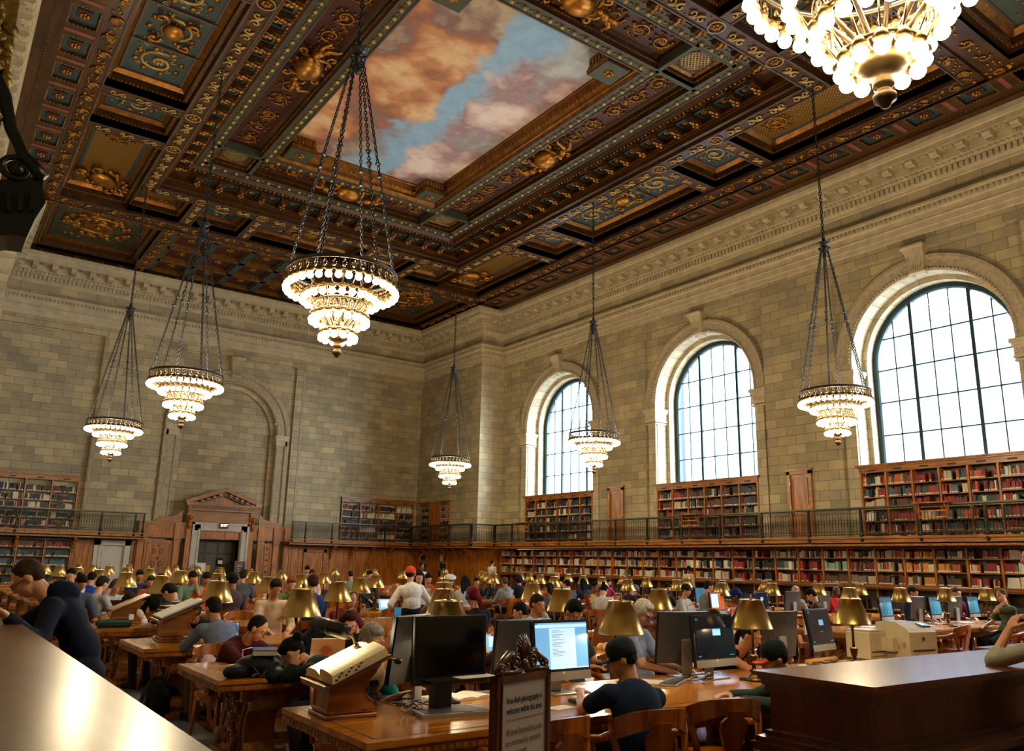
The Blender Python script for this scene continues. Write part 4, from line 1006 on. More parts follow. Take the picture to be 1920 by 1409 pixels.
# gallery doors between the windows
def gdoor(k, y, w=.98, z1=5.1, z0=2.6, X=XM):
    t = struct(obj('door_%d' % k, None, None, (X-.02, y, z0)))
    mb = MB(); h = z1-z0; w2 = w/2
    for a, b_, c, d in ((-w2, -w2+.13, 0, h), (w2-.13, w2, 0, h), (-w2, w2, h-.13, h)): mb.box(-.07, .05, a, b_, c, d, OAKH)
    mb.box(-.10, .05, -w2-.04, w2+.04, h-.02, h+.05, OAKH); mb.build('door_frame', parent=t)
    mb = MB(); mb.box(-.01, .03, -w2+.13, w2-.13, 0, h-.13, OAK)
    for za, zb in ((.1, .75), (.9, h-.25)):
        mb.box(-.03, 0, -w2+.2, w2-.2, za, za+.03, OAKX); mb.box(-.03, 0, -w2+.2, w2-.2, zb-.03, zb, OAKX)
        for s_ in (-1, 1): mb.box(-.03, 0, s_*(w2-.2)-.015, s_*(w2-.2)+.015, za, zb, OAKX)
    mb.build('door_leaf', parent=t)
    mb = MB(); mb.box(-.05, -.01, -w2+.15, -w2+.2, 1.0, 1.3, GOLD); mb.ball((-.06, -w2+.18, 1.08), .035, 8, 6, GOLD); mb.build('door_handle', parent=t)
    mb = MB()
    for z in (.5, 1.2, 2.0): mb.box(-.09, -.05, w2-.15, w2-.11, z, z+.14, GOLD)
    mb.build('hinge', parent=t)
gdoor(1, 25.98); gdoor(2, 16.77)
t = struct(obj('door_3', None, None, (XE-.02, 38.92, 2.6)))
mb = MB(); mb.box(-.05, .02, -.5, .5, 0, 2.4, OAK); mb.box(-.08, -.02, -.05, .05, .1, 2.3, OAKX); mb.box(-.09, -.02, .42, .5, 0, 2.4, OAKH); mb.box(-.09, -.02, -.5, -.42, 0, 2.4, OAKH); mb.build('door_leaf', parent=t)

# ---------------------------------------------------------------- panelling and great door on the end wall
CARV = wood('#5a340c', '#986020', .4, 2, 3, name='carved_oak', bump=.6)
def panel_wall(mb, x0, x1, z0, z1, Y, npan=1, mt=OAK, carved=False):
    mb.box(x0, x1, Y-.04, Y+.02, z0, z1, mt); w = (x1-x0)/npan
    for i in range(npan):
        a, b_ = x0+i*w+.1, x0+(i+1)*w-.1
        for (p, q, r_, s_) in ((a, b_, z0+.12, z0+.16), (a, b_, z1-.16, z1-.12), (a, a+.04, z0+.12, z1-.12), (b_-.04, b_, z0+.12, z1-.12)): mb.box(p, q, Y-.07, Y-.04, r_, s_, OAKH)
        if carved:
            fr = Fr(((a+b_)/2, Y-.05, (z0+z1)/2), (0, 0, 1), (1, 0, 0), (0, -1, 0)); h = z1-z0-.5; w2 = b_-a-.2
            for j in range(3):
                u = -h/2+(j+.5)*h/3
                for sg in (-1, 1): ribbon(mb, fr, [(u+q0, sg*q1, .02) for q0, q1, _ in spiral(0, w2*.22, .02, w2*.18, 0, 1.1, 9)], .02, CARV)
                rosette(mb, fr, u+h/6, 0, .07, CARV)
pw = MB(); Y = YE-.02
pw.box(8.2, 15.5, Y-.10, Y, 3.2, 3.36, OAKX); pw.box(8.2, 15.5, Y-.15, Y, 3.3, 3.36, OAKX); pw.box(8.2, 15.5, Y-.08, Y, 2.62, 2.7, OAKX); pw.box(8.2, 15.5, Y-.06, Y, 2.7, 3.2, OAK)
for x in (8.35, 9.95, 13.95, 14.75, 15.3):
    pw.box(x-.14, x+.14, Y-.16, Y, 0, 2.62, OAK); pw.box(x-.17, x+.17, Y-.19, Y, 2.45, 2.62, OAKX); pw.box(x-.19, x+.19, Y-.2, Y, 0, .3, OAKX); pw.box(x-.16, x+.16, Y-.16, Y, 2.62, 3.36, OAK)
panel_wall(pw, 8.55, 9.8, .3, 2.5, Y-.02, 1, OAK, True); panel_wall(pw, 14.1, 14.6, .3, 2.5, Y-.02, 1, OAK, True)
for sg in (-1, 1):   # curved shoulders beside the pediment
    P = [(DC+sg*1.85, 3.36), (DC+sg*1.85, 3.95), (DC+sg*2.1, 3.72), (DC+sg*2.35, 3.62), (DC+sg*2.7, 3.6), (DC+sg*2.95, 3.5), (DC+sg*3.1, 3.36)]
    pw.prism(P if sg < 0 else P[::-1], Y-.1, Y, OAKX, 'xz')
struct(pw.build('trim_20'))
d = struct(obj('door_4', None, None, (DC, YE, 0)))
mb = MB()   # marble architrave
for a, b_, c, e in ((-1.32, -.98, 0, 3.3), (.98, 1.32, 0, 3.3), (-1.32, 1.32, 3.02, 3.36)):
    mb.box(a, b_, -.22, .4, c, e, MARB)
for a, b_, c, e in ((-1.36, -1.26, 0, 3.4), (1.26, 1.36, 0, 3.4), (-1.36, 1.36, 3.3, 3.4), (-1.08, -1.02, 0, 3.1), (1.02, 1.08, 0, 3.1)): mb.box(a, b_, -.26, 0, c, e, MARB)
mb.build('door_surround', parent=d)
mb = MB()   # oak entablature and pediment
for s_ in (-1, 1):
    mb.box(s_*1.38, s_*1.62, -.2, 0, 0, 3.95, OAK); mb.box(s_*1.36, s_*1.66, -.28, 0, 3.55, 3.95, OAKX); mb.ball((s_*1.52, -.26, 3.3), (.1, .1, .25), 8, 6, OAK); mb.ball((s_*1.52, -.3, 3.62), (.12, .12, .12), 8, 6, OAK)
mb.box(-1.4, 1.4, -.15, 0, 3.4, 3.95, OAKX); mb.box(-1.68, 1.68, -.35, 0, 3.95, 4.05, OAKX); mb.box(-1.8, 1.8, -.5, 0, 4.18, 4.3, OAKX); mb.box(-1.7, 1.7, -.4, 0, 4.05, 4.18, OAKX)
for i in range(30): mb.box(-1.5+i*.1, -1.45+i*.1, -.42, -.3, 4.06, 4.14, DKW)
for sg in (-1, 1):
    P = [(sg*1.85, 4.3), (sg*1.85, 4.42), (0, 5.12), (0, 4.92), (sg*1.5, 4.36), (sg*1.5, 4.3)]
    mb.prism(P if sg > 0 else P[::-1], -.5, 0, OAKX, 'xz')
    P = [(sg*1.4, 4.3), (0, 4.84), (0, 4.72), (sg*1.05, 4.3)]; mb.prism(P if sg > 0 else P[::-1], -.3, 0, DKW, 'xz')
    for i in range(5): q = .25+i*.28; mb.box(sg*q-.07, sg*q+.07, -.45, -.2, 4.78-q*.38, 4.88-q*.38, OAK)
mb.prism([(-1.2, 4.3), (1.2, 4.3), (0, 4.78)], -.12, 0, OAK, 'xz')
mb.build('pediment', parent=d)
mb = MB(); mb.box(-1, 1, .62, .66, 0, 3.05, mat('#241b10', .5, name='dark_door')); mb.box(-1, -.98, 0, .62, 0, 3.05, DKW); mb.box(.98, 1, 0, .62, 0, 3.05, DKW); mb.box(-1, 1, 0, .66, 3.02, 3.06, DKW)
for a, b_, c, e in ((-.95, -.5, 2.0, 2.5), (-.42, .1, 2.0, 2.5), (-.95, -.5, .3, 1.9), (-.42, .1, .3, 1.9), (.2, .9, .3, 1.9), (.2, .9, 2, 2.5)):
    mb.box(a, b_, .6, .625, c, e, mat('#39301f', .45, name='door_panel'))
mb.build('door_leaf', parent=d)
mb = MB(); mb.box(-.78, .62, .3, .34, 2.6, 2.76, mat('#b89a5a', .4, .3, name='brass_sign')); mb.build('sign_board', parent=d)
mb = MB()
mb.box(-.12, .3, -.34, -.24, 3.16, 3.42, mat('#5e1408', .5, name='red_sign')); ex = mb.build('exit_sign', parent=d)
def text(body, size, loc, rot, mt, parent=None, name='lettering', align='CENTER', ext=.001, sx=1.):
    cu = bpy.data.curves.new(name, 'FONT'); cu.body = body; cu.size = size; cu.align_x = align; cu.align_y = 'CENTER'; cu.extrude = ext; cu.resolution_u = 2
    o = bpy.data.objects.new(name, cu); COL.objects.link(o); bpy.context.view_layer.update()
    me = bpy.data.meshes.new_from_object(o.evaluated_get(bpy.context.evaluated_depsgraph_get())); bpy.data.objects.remove(o); bpy.data.curves.remove(cu)
    me.materials.clear(); me.materials.append(mt); o = obj(name, me, parent, loc, rot); o.scale.x = sx; return o
EXITM = emis('#ffd9c0', 2.2, 'exit_letters')
text('EXIT', .17, (.09, -.345, 3.29), (radians(90), 0, 0), EXITM, ex, ext=.004)
def tp_sign(name, label, x, z, w, h, Y, mt1, mt2, cat='sign'):
    t = thing(name, label, cat, (x, Y, z)); mb = MB(); mb.box(-w/2, w/2, -.02, .02, 0, h, mt1); mb.build('board', parent=t)
    mb = MB(); mb.box(-w*.38, w*.38, -.03, -.02, h*.25, h*.6, mt2); mb.build('face', parent=t); return t
BR = mat('#8a6a30', .35, .7, name='brass_plate')
for x, nm in ((11.05, 'left'), (12.25, 'right')):
    t = thing('door_plaque', 'dark oval wall plaque with white card, %s of the two in the doorway' % nm, 'plaque', (x, YE+.56, 1.25)); mb = MB(); mb.lathe([(.001, 0), (.16, 0), (.16, .04), (.001, .04)], 20, (0, 0, 0), DKW); o = mb.build('board', parent=t); o.rotation_euler.x = radians(90); o.scale.y = 1.4; o.location.z = .3
    mb = MB(); mb.box(-.11, .11, -.06, -.04, .22, .38, LAB); mb.build('card', parent=t)
# doorway floor lobby
mb = MB(); mb.box(DC-1.2, DC+1.2, YE-.1, YE+1.2, 0, .01, MARB); struct(mb.build('floor_doorway'))
# under-gallery panelling
mb = MB(); Y = YE-.04
panel_wall(mb, 15.5, 16.15, .2, 2.45, Y, 1); panel_wall(mb, 17.6, 22.9, .2, 2.45, Y, 4); panel_wall(mb, 5.6, 6.4, .2, 2.45, Y, 1); panel_wall(mb, 8.0, 8.25, .2, 2.45, Y, 1)
mb.box(16.15, 17.6, Y-.05, Y, 0, 2.45, OAKX)
for z in (.1, 2.4): mb.box(15.5, 22.9, Y-.08, Y, z, z+.07, OAKX)
struct(mb.build('trim_21'))
mb = MB(); X = XE-.02
mb.box(X-.06, X, YP, 37.3, 0, 2.5, OAK); mb.box(X-.06, X, 38.25, 39.35, 0, 2.5, OAK); mb.box(X-.06, X, 40.35, YE, 0, 2.5, OAK); mb.box(X-.06, X, 37.3, 38.25, 0, .9, OAK)
for y in (35.2, 36.2, 36.8, 38.3, 39.3): mb.box(X-.1, X-.06, y-.03, y+.03, 0, 2.5, OAKH)
mb.box(XE, XM, YP-.06, YP-.01, 0, 2.5, OAK); mb.box(XM-.08, XM, 34.2, YP, 0, 2.5, OAK)
struct(mb.build('trim_22'))
# small panelled door under the right gallery, white marble doorway under the left one
t = struct(obj('door_5', None, None, (16.88, YE-.1, 0)))
mb = MB(); mb.box(-.62, -.46, -.06, .05, 0, 2.3, OAKH); mb.box(.46, .62, -.06, .05, 0, 2.3, OAKH); mb.box(-.62, .62, -.06, .05, 2.14, 2.3, OAKX); mb.build('door_frame', parent=t)
mb = MB(); mb.box(-.46, .46, -.0, .04, 0, 2.14, OAK)
for a, b_, c, e in ((-.36, .36, .2, 1.0), (-.36, .36, 1.15, 1.95)):
    mb.box(a, b_, -.02, 0, c, c+.03, OAKX); mb.box(a, b_, -.02, 0, e-.03, e, OAKX); mb.box(a, a+.03, -.02, 0, c, e, OAKX); mb.box(b_-.03, b_, -.02, 0, c, e, OAKX)
mb.build('door_leaf', parent=t)
t = struct(obj('door_6', None, None, (7.2, YE-.1, 0)))
mb = MB()
for a, b_, c, e in ((-.75, -.5, 0, 2.42), (.5, .75, 0, 2.42), (-.75, .75, 2.2, 2.42)): mb.box(a, b_, -.08, .1, c, e, MARB)
for a, b_, c, e in ((-.56, -.5, 0, 2.26), (.5, .56, 0, 2.26), (-.56, .56, 2.2, 2.26)): mb.box(a, b_, -.12, -.08, c, e, MARB)
mb.build('door_surround', parent=t)
mb = MB(); mb.box(-.5, .5, 0, .06, 0, 2.2, MARB); mb.box(-.4, .4, -.02, 0, .2, 2.05, MARB); mb.build('door_leaf', parent=t)
# brackets under the galleries
def bracket(mb, p, n):
    n = V((n[0], n[1], 0)); u = V((-n.y, n.x, 0)); P = V((p[0], p[1], 0))
    pts = [(0, 2.5), (.62, 2.5), (.62, 2.42), (.52, 2.36), (.4, 2.33), (.34, 2.24), (.2, 2.18), (.16, 2.06), (.06, 1.98), (.05, 1.86), (0, 1.84)]
    vs = [P+n*a+u*.05+V((0, 0, z)) for a, z in pts]+[P+n*a-u*.05+V((0, 0, z)) for a, z in pts]; q = len(pts)
    mb.add(vs, [tuple(range(q)), tuple(reversed(range(q, 2*q)))]+[(j, (j+1) % q, q+(j+1) % q, q+j) for j in range(q)], OAK)
    mb.ball(P+n*.08+V((0, 0, 1.9)), .06, 8, 5, OAK); mb.ball(P+n*.3+V((0, 0, 2.22)), (.06, .06, .05), 8, 5, OAK)
mb = MB()
for x in (17.75, 18.9, 20.0, 21.1): bracket(mb, (x, YE-.08), (0, -1))
for y in (40.4, 39.3, 38.3, 37.2, 36.0, 34.9): bracket(mb, (XE-.08, y), (-1, 0))
for x in (1.5, 3.4, 5.6): bracket(mb, (x, YE-.08), (0, -1))
struct(mb.build('trim_23'))
CHAN = [(5.05, 2.6), (5.0, 11.8), (4.98, 21.3), (4.98, 30.7), (18.9, 11.8), (18.93, 21.3), (18.75, 30.7), (18.9, 2.4)]
LK = 1.15; EXPO = 1.2
CNAME = ['large brass chandelier hanging nearest the camera, cut by the frame top', 'big brass chandelier hanging in front of the ceiling painting', 'brass chandelier above the great door, second in its row', 'smallest far brass chandelier beside the left edge', 'brass chandelier hanging left of the nearest arched window', 'brass chandelier in front of the farthest arched window', 'small brass chandelier before the stone pier in the corner']
BRON = mat('#3a2d18', .4, .7, var=.3, scale=12., name='chandelier_bronze'); BRONG = mat('#5a4526', .42, .6, var=.3, scale=12., name='chandelier_gilding')
CHN = mat('#3c3e42', .4, .8, name='chain_iron'); BULB = emis('#ffedc0', 9.0, 'lit_bulb')
def circ(r, z, n=48): return [(r*cos(2*pi*i/n), r*sin(2*pi*i/n), z) for i in range(n)]
def chain_mesh(a, b, nm, link=.085, r=.011):
    mb = MB(); a, b = V(a), V(b); d = (b-a); L = d.length; d.normalize(); u = d.orthogonal().normalized(); w = d.cross(u); n = int(L/(link*.78))
    for i in range(n):
        c = a+d*((i+.5)*L/n); s_ = u if i % 2 else w
        mb.tube([c+d*(link*.5*sin(t))+s_*(link*.26*cos(t)) for t in [2*pi*k/8 for k in range(8)]], r, 4, CHN, True, True)
    return mb.mesh(nm)
TIERS = [(.27, .32, 12), (.44, .60, 18), (.60, .93, 24), (.88, 1.10, 36)]
root = thing('chandelier', CNAME[0], 'chandelier', (CHAN[0][0], CHAN[0][1], 4.88), group='brass chandeliers in two rows')
mb = MB(); mb.lathe([(.001, 0), (.03, .01), (.045, .04), (.075, .06), (.08, .1), (.05, .13), (.045, .15), (.07, .17), (.075, .2), (.05, .24), (.09, .27), (.16, .30), (.2, .36), (.12, .40), (.05, .42)], 20, (0, 0, 0), BRONG); mb.build('finial', parent=root)
mb = MB()   # rings, arms and cups
for r_, z, n in TIERS:
    mb.tube(circ(r_, z+.11), .02, 6, BRONG, True, True)
    for i in range(n):
        a = 2*pi*i/n; mb.lathe([(.012, .15), (.03, .13), (.05, .10), (.058, .07), (.04, .055)], 8, (r_*cos(a), r_*sin(a), z), BRONG)
for k in range(3):
    (r0, z0, n0), (r1, z1, n1) = TIERS[k], TIERS[k+1]
    for i in range(0, n0, 1 if k == 0 else 2):
        a = 2*pi*i/n0; mb.tube([(r0*cos(a), r0*sin(a), z0+.12), (r1*.96*cos(a), r1*.96*sin(a), z1+.12)], .009, 4, BRONG)
for i in range(8): a = 2*pi*i/8; mb.tube([(.08*cos(a), .08*sin(a), .45), (.42*cos(a), .42*sin(a), .95), (.86*cos(a), .86*sin(a), 1.25)], [.02, .018, .014], 5, BRON)
mb.build('ring_frame', parent=root)
def drum(nm, r, z0, z1, n):
    mb = MB(); mb.tube(circ(r, z1), .02, 6, BRON, True, True); mb.tube(circ(r, z0), .012, 5, BRONG, True, True); h = z1-z0
    for i in range(n):
        a = 2*pi*i/n
        P = lambda da, dz: ((r)*cos(a+da), (r)*sin(a+da), (z0+z1)/2+dz)
        mb.tube([(r*cos(a), r*sin(a), z0), (r*cos(a), r*sin(a), z1)], .008, 4, BRON, False)
        w = pi/n
        for sg in (-1, 1):
            mb.tube([P(w+sg*w*.45*cos(t)*(1-t*.1), h*.36*sin(t)*(1-t*.08)*sg) for t in [k*.8 for k in range(8)]], .009, 4, BRONG)
            mb.ball(P(w+sg*w*.3, -sg*h*.1), .018, 5, 3, BRONG)
    mb.build(nm, parent=root)
drum('openwork_band', .88, 1.2, 1.40, 36); drum('openwork_band', .42, .70, .90, 18)
mb = MB(); mb.tube(circ(.88, 1.42), .026, 6, CHN, True, True); mb.build('top_rim', parent=root)
mb = MB(); mb.ball((0, 0, 0), .057, 12, 8, BULB); mbul = mb.mesh('bulb')
for r_, z, n in TIERS:
    for i in range(n): a = 2*pi*i/n; obj('bulb', mbul, root, (r_*cos(a), r_*sin(a), z))
cm = chain_mesh((.86, 0, 1.42), (.09, 0, 5.4), 'chain')
mb = MB(); mb.lathe([(.01, -.03), (.05, -.01), (.055, .01), (.01, .03)], 8, (0, 0, 0), CHN); colm = mb.mesh('chain_collar'); CPOS = [V((.86, 0, 1.42)).lerp(V((.09, 0, 5.4)), q) for q in (.52, .46)]
for i in range(6):
    c = obj('chain', cm, root, (0, 0, 0), (0, 0, radians(20+60*i))); [obj('chain_collar', colm, c, q) for q in CPOS]
mb = MB(); mb.lathe([(.001, 5.1), (.03, 5.12), (.06, 5.22), (.04, 5.3), (.10, 5.38), (.13, 5.42), (.05, 5.48), (.14, 5.58), (.17, 5.6), (.05, 5.64), (.03, 5.75)], 16, (0, 0, 0), CHN)
for i in range(6): a = pi/3*i; mb.ball((.12*cos(a), .12*sin(a), 5.45), .04, 6, 4, CHN)
mb.build('crown', parent=root)
obj('stem_chain', chain_mesh((0, 0, 5.7), (0, 0, 10.35), 'stem_chain', .12, .016), root)
for k in range(1, 7): dup(root, CNAME[k], (CHAN[k][0], CHAN[k][1], 4.88), R.uniform(0, .5))
CHAIRFIX = {('left', 0, -1, 0): (3.12, 4.02, .06), ('left', 0, -1, 1): (3.86, 3.95, -.2), ('left', 0, -1, 2): (4.65, 4.0, -.35), ('left', 0, -1, 3): None}
# ---------------------------------------------------------------- tables, lamps, chairs
TT = wood('#96540f', '#cf8626', .22, 0, 1.3, coat=.5, name='table_top_wood'); TL = wood('#744010', '#b06c1e', .38, 2, 1.8, name='table_leg_wood', bump=.15)
CHW = wood('#7c3c08', '#ba6618', .25, 2, 1.6, coat=.4, name='chair_wood'); BRS = mat('#b89a5c', .29, .92, var=.10, scale=3., name='lamp_brass'); BRSD = mat('#4c3b20', .35, .9, var=.2, name='aged_brass')
LBULB = emis('#ffe2a8', 3.0, 'lamp_bulb')
TL0, TL1, TR0, TR1 = 2.1, 8.5, 12.25, 18.85
LEFTY = [4.80+2.64*k for k in range(11)]; RIGHTY = [8.15]+[10.95+2.65*k for k in range(8)]
def table_meshes(L, deep=1.25):
    me = {}
    mb = MB(); d = deep/2
    mb.box(0, L, -d, d, -.035, 0, TT); mb.box(.015, L-.015, -d+.015, d-.015, -.05, -.035, TL)
    mb.box(.01, L-.01, -d+.01, d-.01, -.085, -.05, TL); mb.box(.03, L-.03, -d+.03, d-.03, -.1, -.085, TL)
    n = int(L/.05)
    for i in range(n):
        x = (i+.5)*L/n
        for s_ in (-1, 1): mb.box(x-.014, x+.014, s_*(d-.012)-.008*(s_ < 0)-.0, s_*(d-.012)+.008, -.083, -.055, TL)
    for i in range(int(deep/.05)):
        y = -d+(i+.5)*.05
        for x in (.004, L-.012): mb.box(x, x+.01, y-.014, y+.014, -.083, -.055, TL)
    for x in (.08, L-.09): mb.box(x, x+.01, -d+.08, d-.08, .0, .0006, BLACKM)
    for y in (-d+.08, d-.09): mb.box(.08, L-.08, y, y+.01, .0, .0006, BLACKM)
    me['table_top'] = mb.mesh('table_top')
    mb = MB(); mb.box(.25, L-.25, -d+.16, -d+.20, -.2, -.1, TL); mb.box(.25, L-.25, d-.20, d-.16, -.2, -.1, TL); me['apron'] = mb.mesh('apron')
    # volute pedestal
    mb = MB(); half = [(0, 0), (.46, 0), (.48, .05), (.44, .09), (.34, .12), (.27, .2), (.24, .32), (.27, .42), (.36, .5), (.45, .55), (.50, .6), (.50, .66), (0, .66)]
    P = half+[(-a, b) for a, b in reversed(half[1:-1])]
    mb.prism(P, -.13, .13, TL, 'yz'); mb.box(-.17, .17, -.5, .5, 0, .07, TL); mb.box(-.16, .16, -.5, .5, .6, .66, TL)
    for s_ in (-1, 1):
        mb.tube([(-.16, s_*.40, .16), (.16, s_*.40, .16)], .075, 10, TL); mb.tube([(-.16, s_*.42, .55), (.16, s_*.42, .55)], .07, 10, TL)
        for e in (-.13, .13):
            fr = Fr((e, 0, .33), (0, 0, 1), (0, 1, 0), (1 if e > 0 else -1, 0, 0))
            ribbon(mb, fr, [(u, s_*(.1+v*.8), .01) for u, v, _ in spiral(0, .02, .01, .1, 0, 1.5, 12)], .012, TL); ribbon(mb, fr, [(-.2, s_*.2, .01), (0, s_*.14, .01), (.22, s_*.3, .01)], .015, TL)
    fr = Fr((-.14, 0, .33), (0, 0, 1), (0, 1, 0), (-1, 0, 0)); foliage(mb, fr, .5, .28, TL, TL, 60, .05)
    fr = Fr((.14, 0, .33), (0, 0, 1), (0, 1, 0), (1, 0, 0)); foliage(mb, fr, .5, .28, TL, TL, 60, .05)
    me['pedestal'] = mb.mesh('pedestal')
    mb = MB(); mb.box(.5, L-.5, -.05, .05, .12, .22, TL); me['stretcher'] = mb.mesh('stretcher')
    return me
TM = {}
def table(x0, x1, yc, label):
    L = round(x1-x0, 2)
    if L not in TM: TM[L] = table_meshes(L)
    me = TM[L]; t = thing('reading_table', label, 'table', (x0, yc, 0), group='long oak reading tables')
    obj('table_top', me['table_top'], t, (0, 0, .76)); obj('apron', me['apron'], t, (0, 0, .76)); obj('stretcher', me['stretcher'], t)
    for x in (.5, L/2, L-.5): obj('pedestal', me['pedestal'], t, (x, 0, 0))
    return t
for k, y in enumerate(LEFTY): table(TL0, 9.7 if k == 0 else TL1, y, 'long oak reading table, %s row from the front in the left block' % ordi(k))
for k, y in enumerate(RIGHTY): table(TR0, TR1, y, 'long oak reading table, %s row from the front in the right block' % ordi(k))

# brass reading lamp, origin on the table top
def lamp_meshes():
    me = {}
    mb = MB(); mb.lathe([(.105, 0), (.11, .008), (.10, .018), (.07, .024), (.06, .03), (.035, .05), (.028, .065), (.04, .075), (.04, .085), (.02, .095), (.018, .12), (.03, .15), (.036, .19), (.042, .2), (.036, .21), (.016, .22)], 18, (0, 0, 0), BRSD); me['lamp_base'] = mb.mesh('lamp_base')
    mb = MB(); mb.lathe([(.014, .22), (.011, .3), (.012, .4), (.01, .62)], 8, (0, 0, 0), BRSD); mb.lathe([(.01, .62), (.025, .69), (.012, .7), (.009, .73), (.001, .735)], 8, (0, 0, 0), BRSD); me['stem'] = mb.mesh('stem')
    mb = MB(); mb.lathe([(.182, .435), (.184, .44), (.180, .446), (.098, .672), (.102, .676), (.102, .682), (.09, .686), (.02, .692), (.012, .69), (.088, .682), (.094, .672), (.176, .442), (.180, .436)], 36, (0, 0, 0), BRS, cap=False); me['lamp_shade'] = mb.mesh('lamp_shade')
    mb = MB(); mb.ball((0, 0, .53), (.028, .028, .045), 8, 6, LBULB); me['bulb'] = mb.mesh('bulb')
    return me
LM = lamp_meshes()
def lamp(x, y, label):
    t = thing('table_lamp', label, 'lamp', (x, y, .7605), group='brass reading lamps along the tables')
    for n_, m_ in LM.items(): obj(n_, m_, t, rot=(0, 0, R.uniform(0, 6)))
    return t
for k, y in enumerate(LEFTY):
    for j, x in enumerate((2.99, 4.56, 6.13, 7.72)): lamp(x+R.uniform(-.03, .03)+(.17 if (k, j) == (0, 0) else 0), y+(.30 if (k, j) == (0, 0) else 0), 'brass cone shaded lamp, %s from left on %s table row, left block' % (ordi(j), ordi(k)))
for k, y in enumerate(RIGHTY):
    for j, x in enumerate((13.1, 14.72, 16.35, 17.98)): lamp(x+R.uniform(-.03, .03), y, 'brass cone shaded lamp, %s from left on %s table row, right block' % (ordi(j), ordi(k)))

# captain's chair, origin on the floor under the seat, facing +y
def chair_meshes():
    me = {}
    mb = MB(); P = [(.24*cos(a)*(1.0 if sin(a) < 0 else 1.08), .23*sin(a)) for a in [2*pi*i/24 for i in range(24)]]
    P = [(max(-.25, min(.25, a*1.12)), max(-.22, min(.24, b_*1.15))) for a, b_ in P]
    mb.prism(P, .425, .465, CHW); mb.prism([(a*.9, b_*.9) for a, b_ in P], .385, .425, CHW); me['seat'] = mb.mesh('seat')
    for nm, sy in (('leg_front', 1), ('leg_back', -1)):
        mb = MB(); mb.tube([(0, 0, .42), (.0, sy*.005, .25), (.012, sy*.03, .1), (.02, sy*.06, 0)], [.028, .026, .021, .018], 6, CHW); me[nm] = mb.mesh('leg')
    def arc(r, a0, a1, n, f): return [(r*cos(radians(a0+(a1-a0)*i/n)), r*sin(radians(a0+(a1-a0)*i/n)), f(i/n)) for i in range(n+1)]
    # crest rail: tall curved board
    mb = MB(); n = 14; vs = []
    for i in range(n+1):
        a = radians(208+124*i/n); t = i/n; z1 = .87-.07*abs(2*t-1)**2.5; z0 = .775-.10*abs(2*t-1)**1.5
        for r_, z in ((.285, z0), (.315, z0), (.325, z1), (.295, z1)): vs.append((r_*cos(a), r_*sin(a)*.95, z))
    mb.add(vs, [(4*i+j, 4*i+(j+1) % 4, 4*i+4+(j+1) % 4, 4*i+4+j) for i in range(n) for j in range(4)]+[(3, 2, 1, 0), (4*n, 4*n+1, 4*n+2, 4*n+3)], CHW)
    me['crest_rail'] = mb.mesh('crest_rail')
    mb = MB(); P = [(-.07, .455), (.07, .455), (.075, .5), (.055, .54), (.075, .6), (.10, .67), (.095, .72), (.06, .75), (.07, .79), (-.07, .79), (-.06, .75), (-.095, .72), (-.10, .67), (-.075, .6), (-.055, .54), (-.075, .5)]
    k = len(P); vs = [(a, -.20-.28*(b_-.455)+.0-.013, b_) for a, b_ in P]+[(a, -.20-.28*(b_-.455)+.013, b_) for a, b_ in P]
    mb.add(vs, [tuple(range(k)), tuple(reversed(range(k, 2*k)))]+[(j, (j+1) % k, k+(j+1) % k, k+j) for j in range(k)], CHW); me['back_splat'] = mb.mesh('back_splat')
    for s_, nm in ((1, 'arm_r'), (-1, 'arm_l')):
        mb = MB(); mb.tube([(s_*.21, -.17, .45), (s_*.24, -.18, .6), (s_*.262, -.145, .70), (s_*.262, -.14, .77)], [.022, .024, .026, .022], 6, CHW)
        mb.tube([(s_*.262, -.15, .72), (s_*.285, -.04, .675), (s_*.29, .08, .655), (s_*.285, .16, .645), (s_*.28, .19, .60), (s_*.275, .155, .565), (s_*.27, .125, .59)], [.024, .026, .028, .027, .022, .018, .015], 6, CHW)
        mb.tube([(s_*.275, .10, .63), (s_*.262, .07, .54), (s_*.24, .12, .45)], [.024, .02, .024], 6, CHW); me[nm] = mb.mesh('arm')
    return me
CM = chair_meshes()
cmb = bmesh.new()
for n_, m_ in CM.items():
    locs = [(0, 0, 0)]
    if n_ == 'leg_front': locs = [(.19, .17, 0), (-.19, .17, 0)]
    if n_ == 'leg_back': locs = [(.18, -.15, 0), (-.18, -.15, 0)]
    for l_ in locs:
        t_ = m_.copy(); t_.transform(Matrix.Translation(l_)); cmb.from_mesh(t_); bpy.data.meshes.remove(t_)
CHONE = bpy.data.meshes.new('library_chair'); cmb.to_mesh(CHONE); CHONE.materials.append(CHW); cmb.free()
def chair(x, y, rz, label, full=True):
    if not full:
        o = obj('library_chair', CHONE, None, (x, y, .001), (0, 0, rz)); return tag(o, label, 'chair', 'oak captain chairs at the reading tables')
    t = thing('library_chair', label, 'chair', (x, y, .001), rz, 'oak captain chairs at the reading tables')
    obj('seat', CM['seat'], t); obj('crest_rail', CM['crest_rail'], t); obj('back_splat', CM['back_splat'], t); obj('arm', CM['arm_r'], t); obj('arm', CM['arm_l'], t)
    for p in ((.19, .17), (-.19, .17)): obj('leg', CM['leg_front'], t, (p[0], p[1], 0))
    for p in ((.18, -.15), (-.18, -.15)): obj('leg', CM['leg_back'], t, (p[0], p[1], 0))
    return t
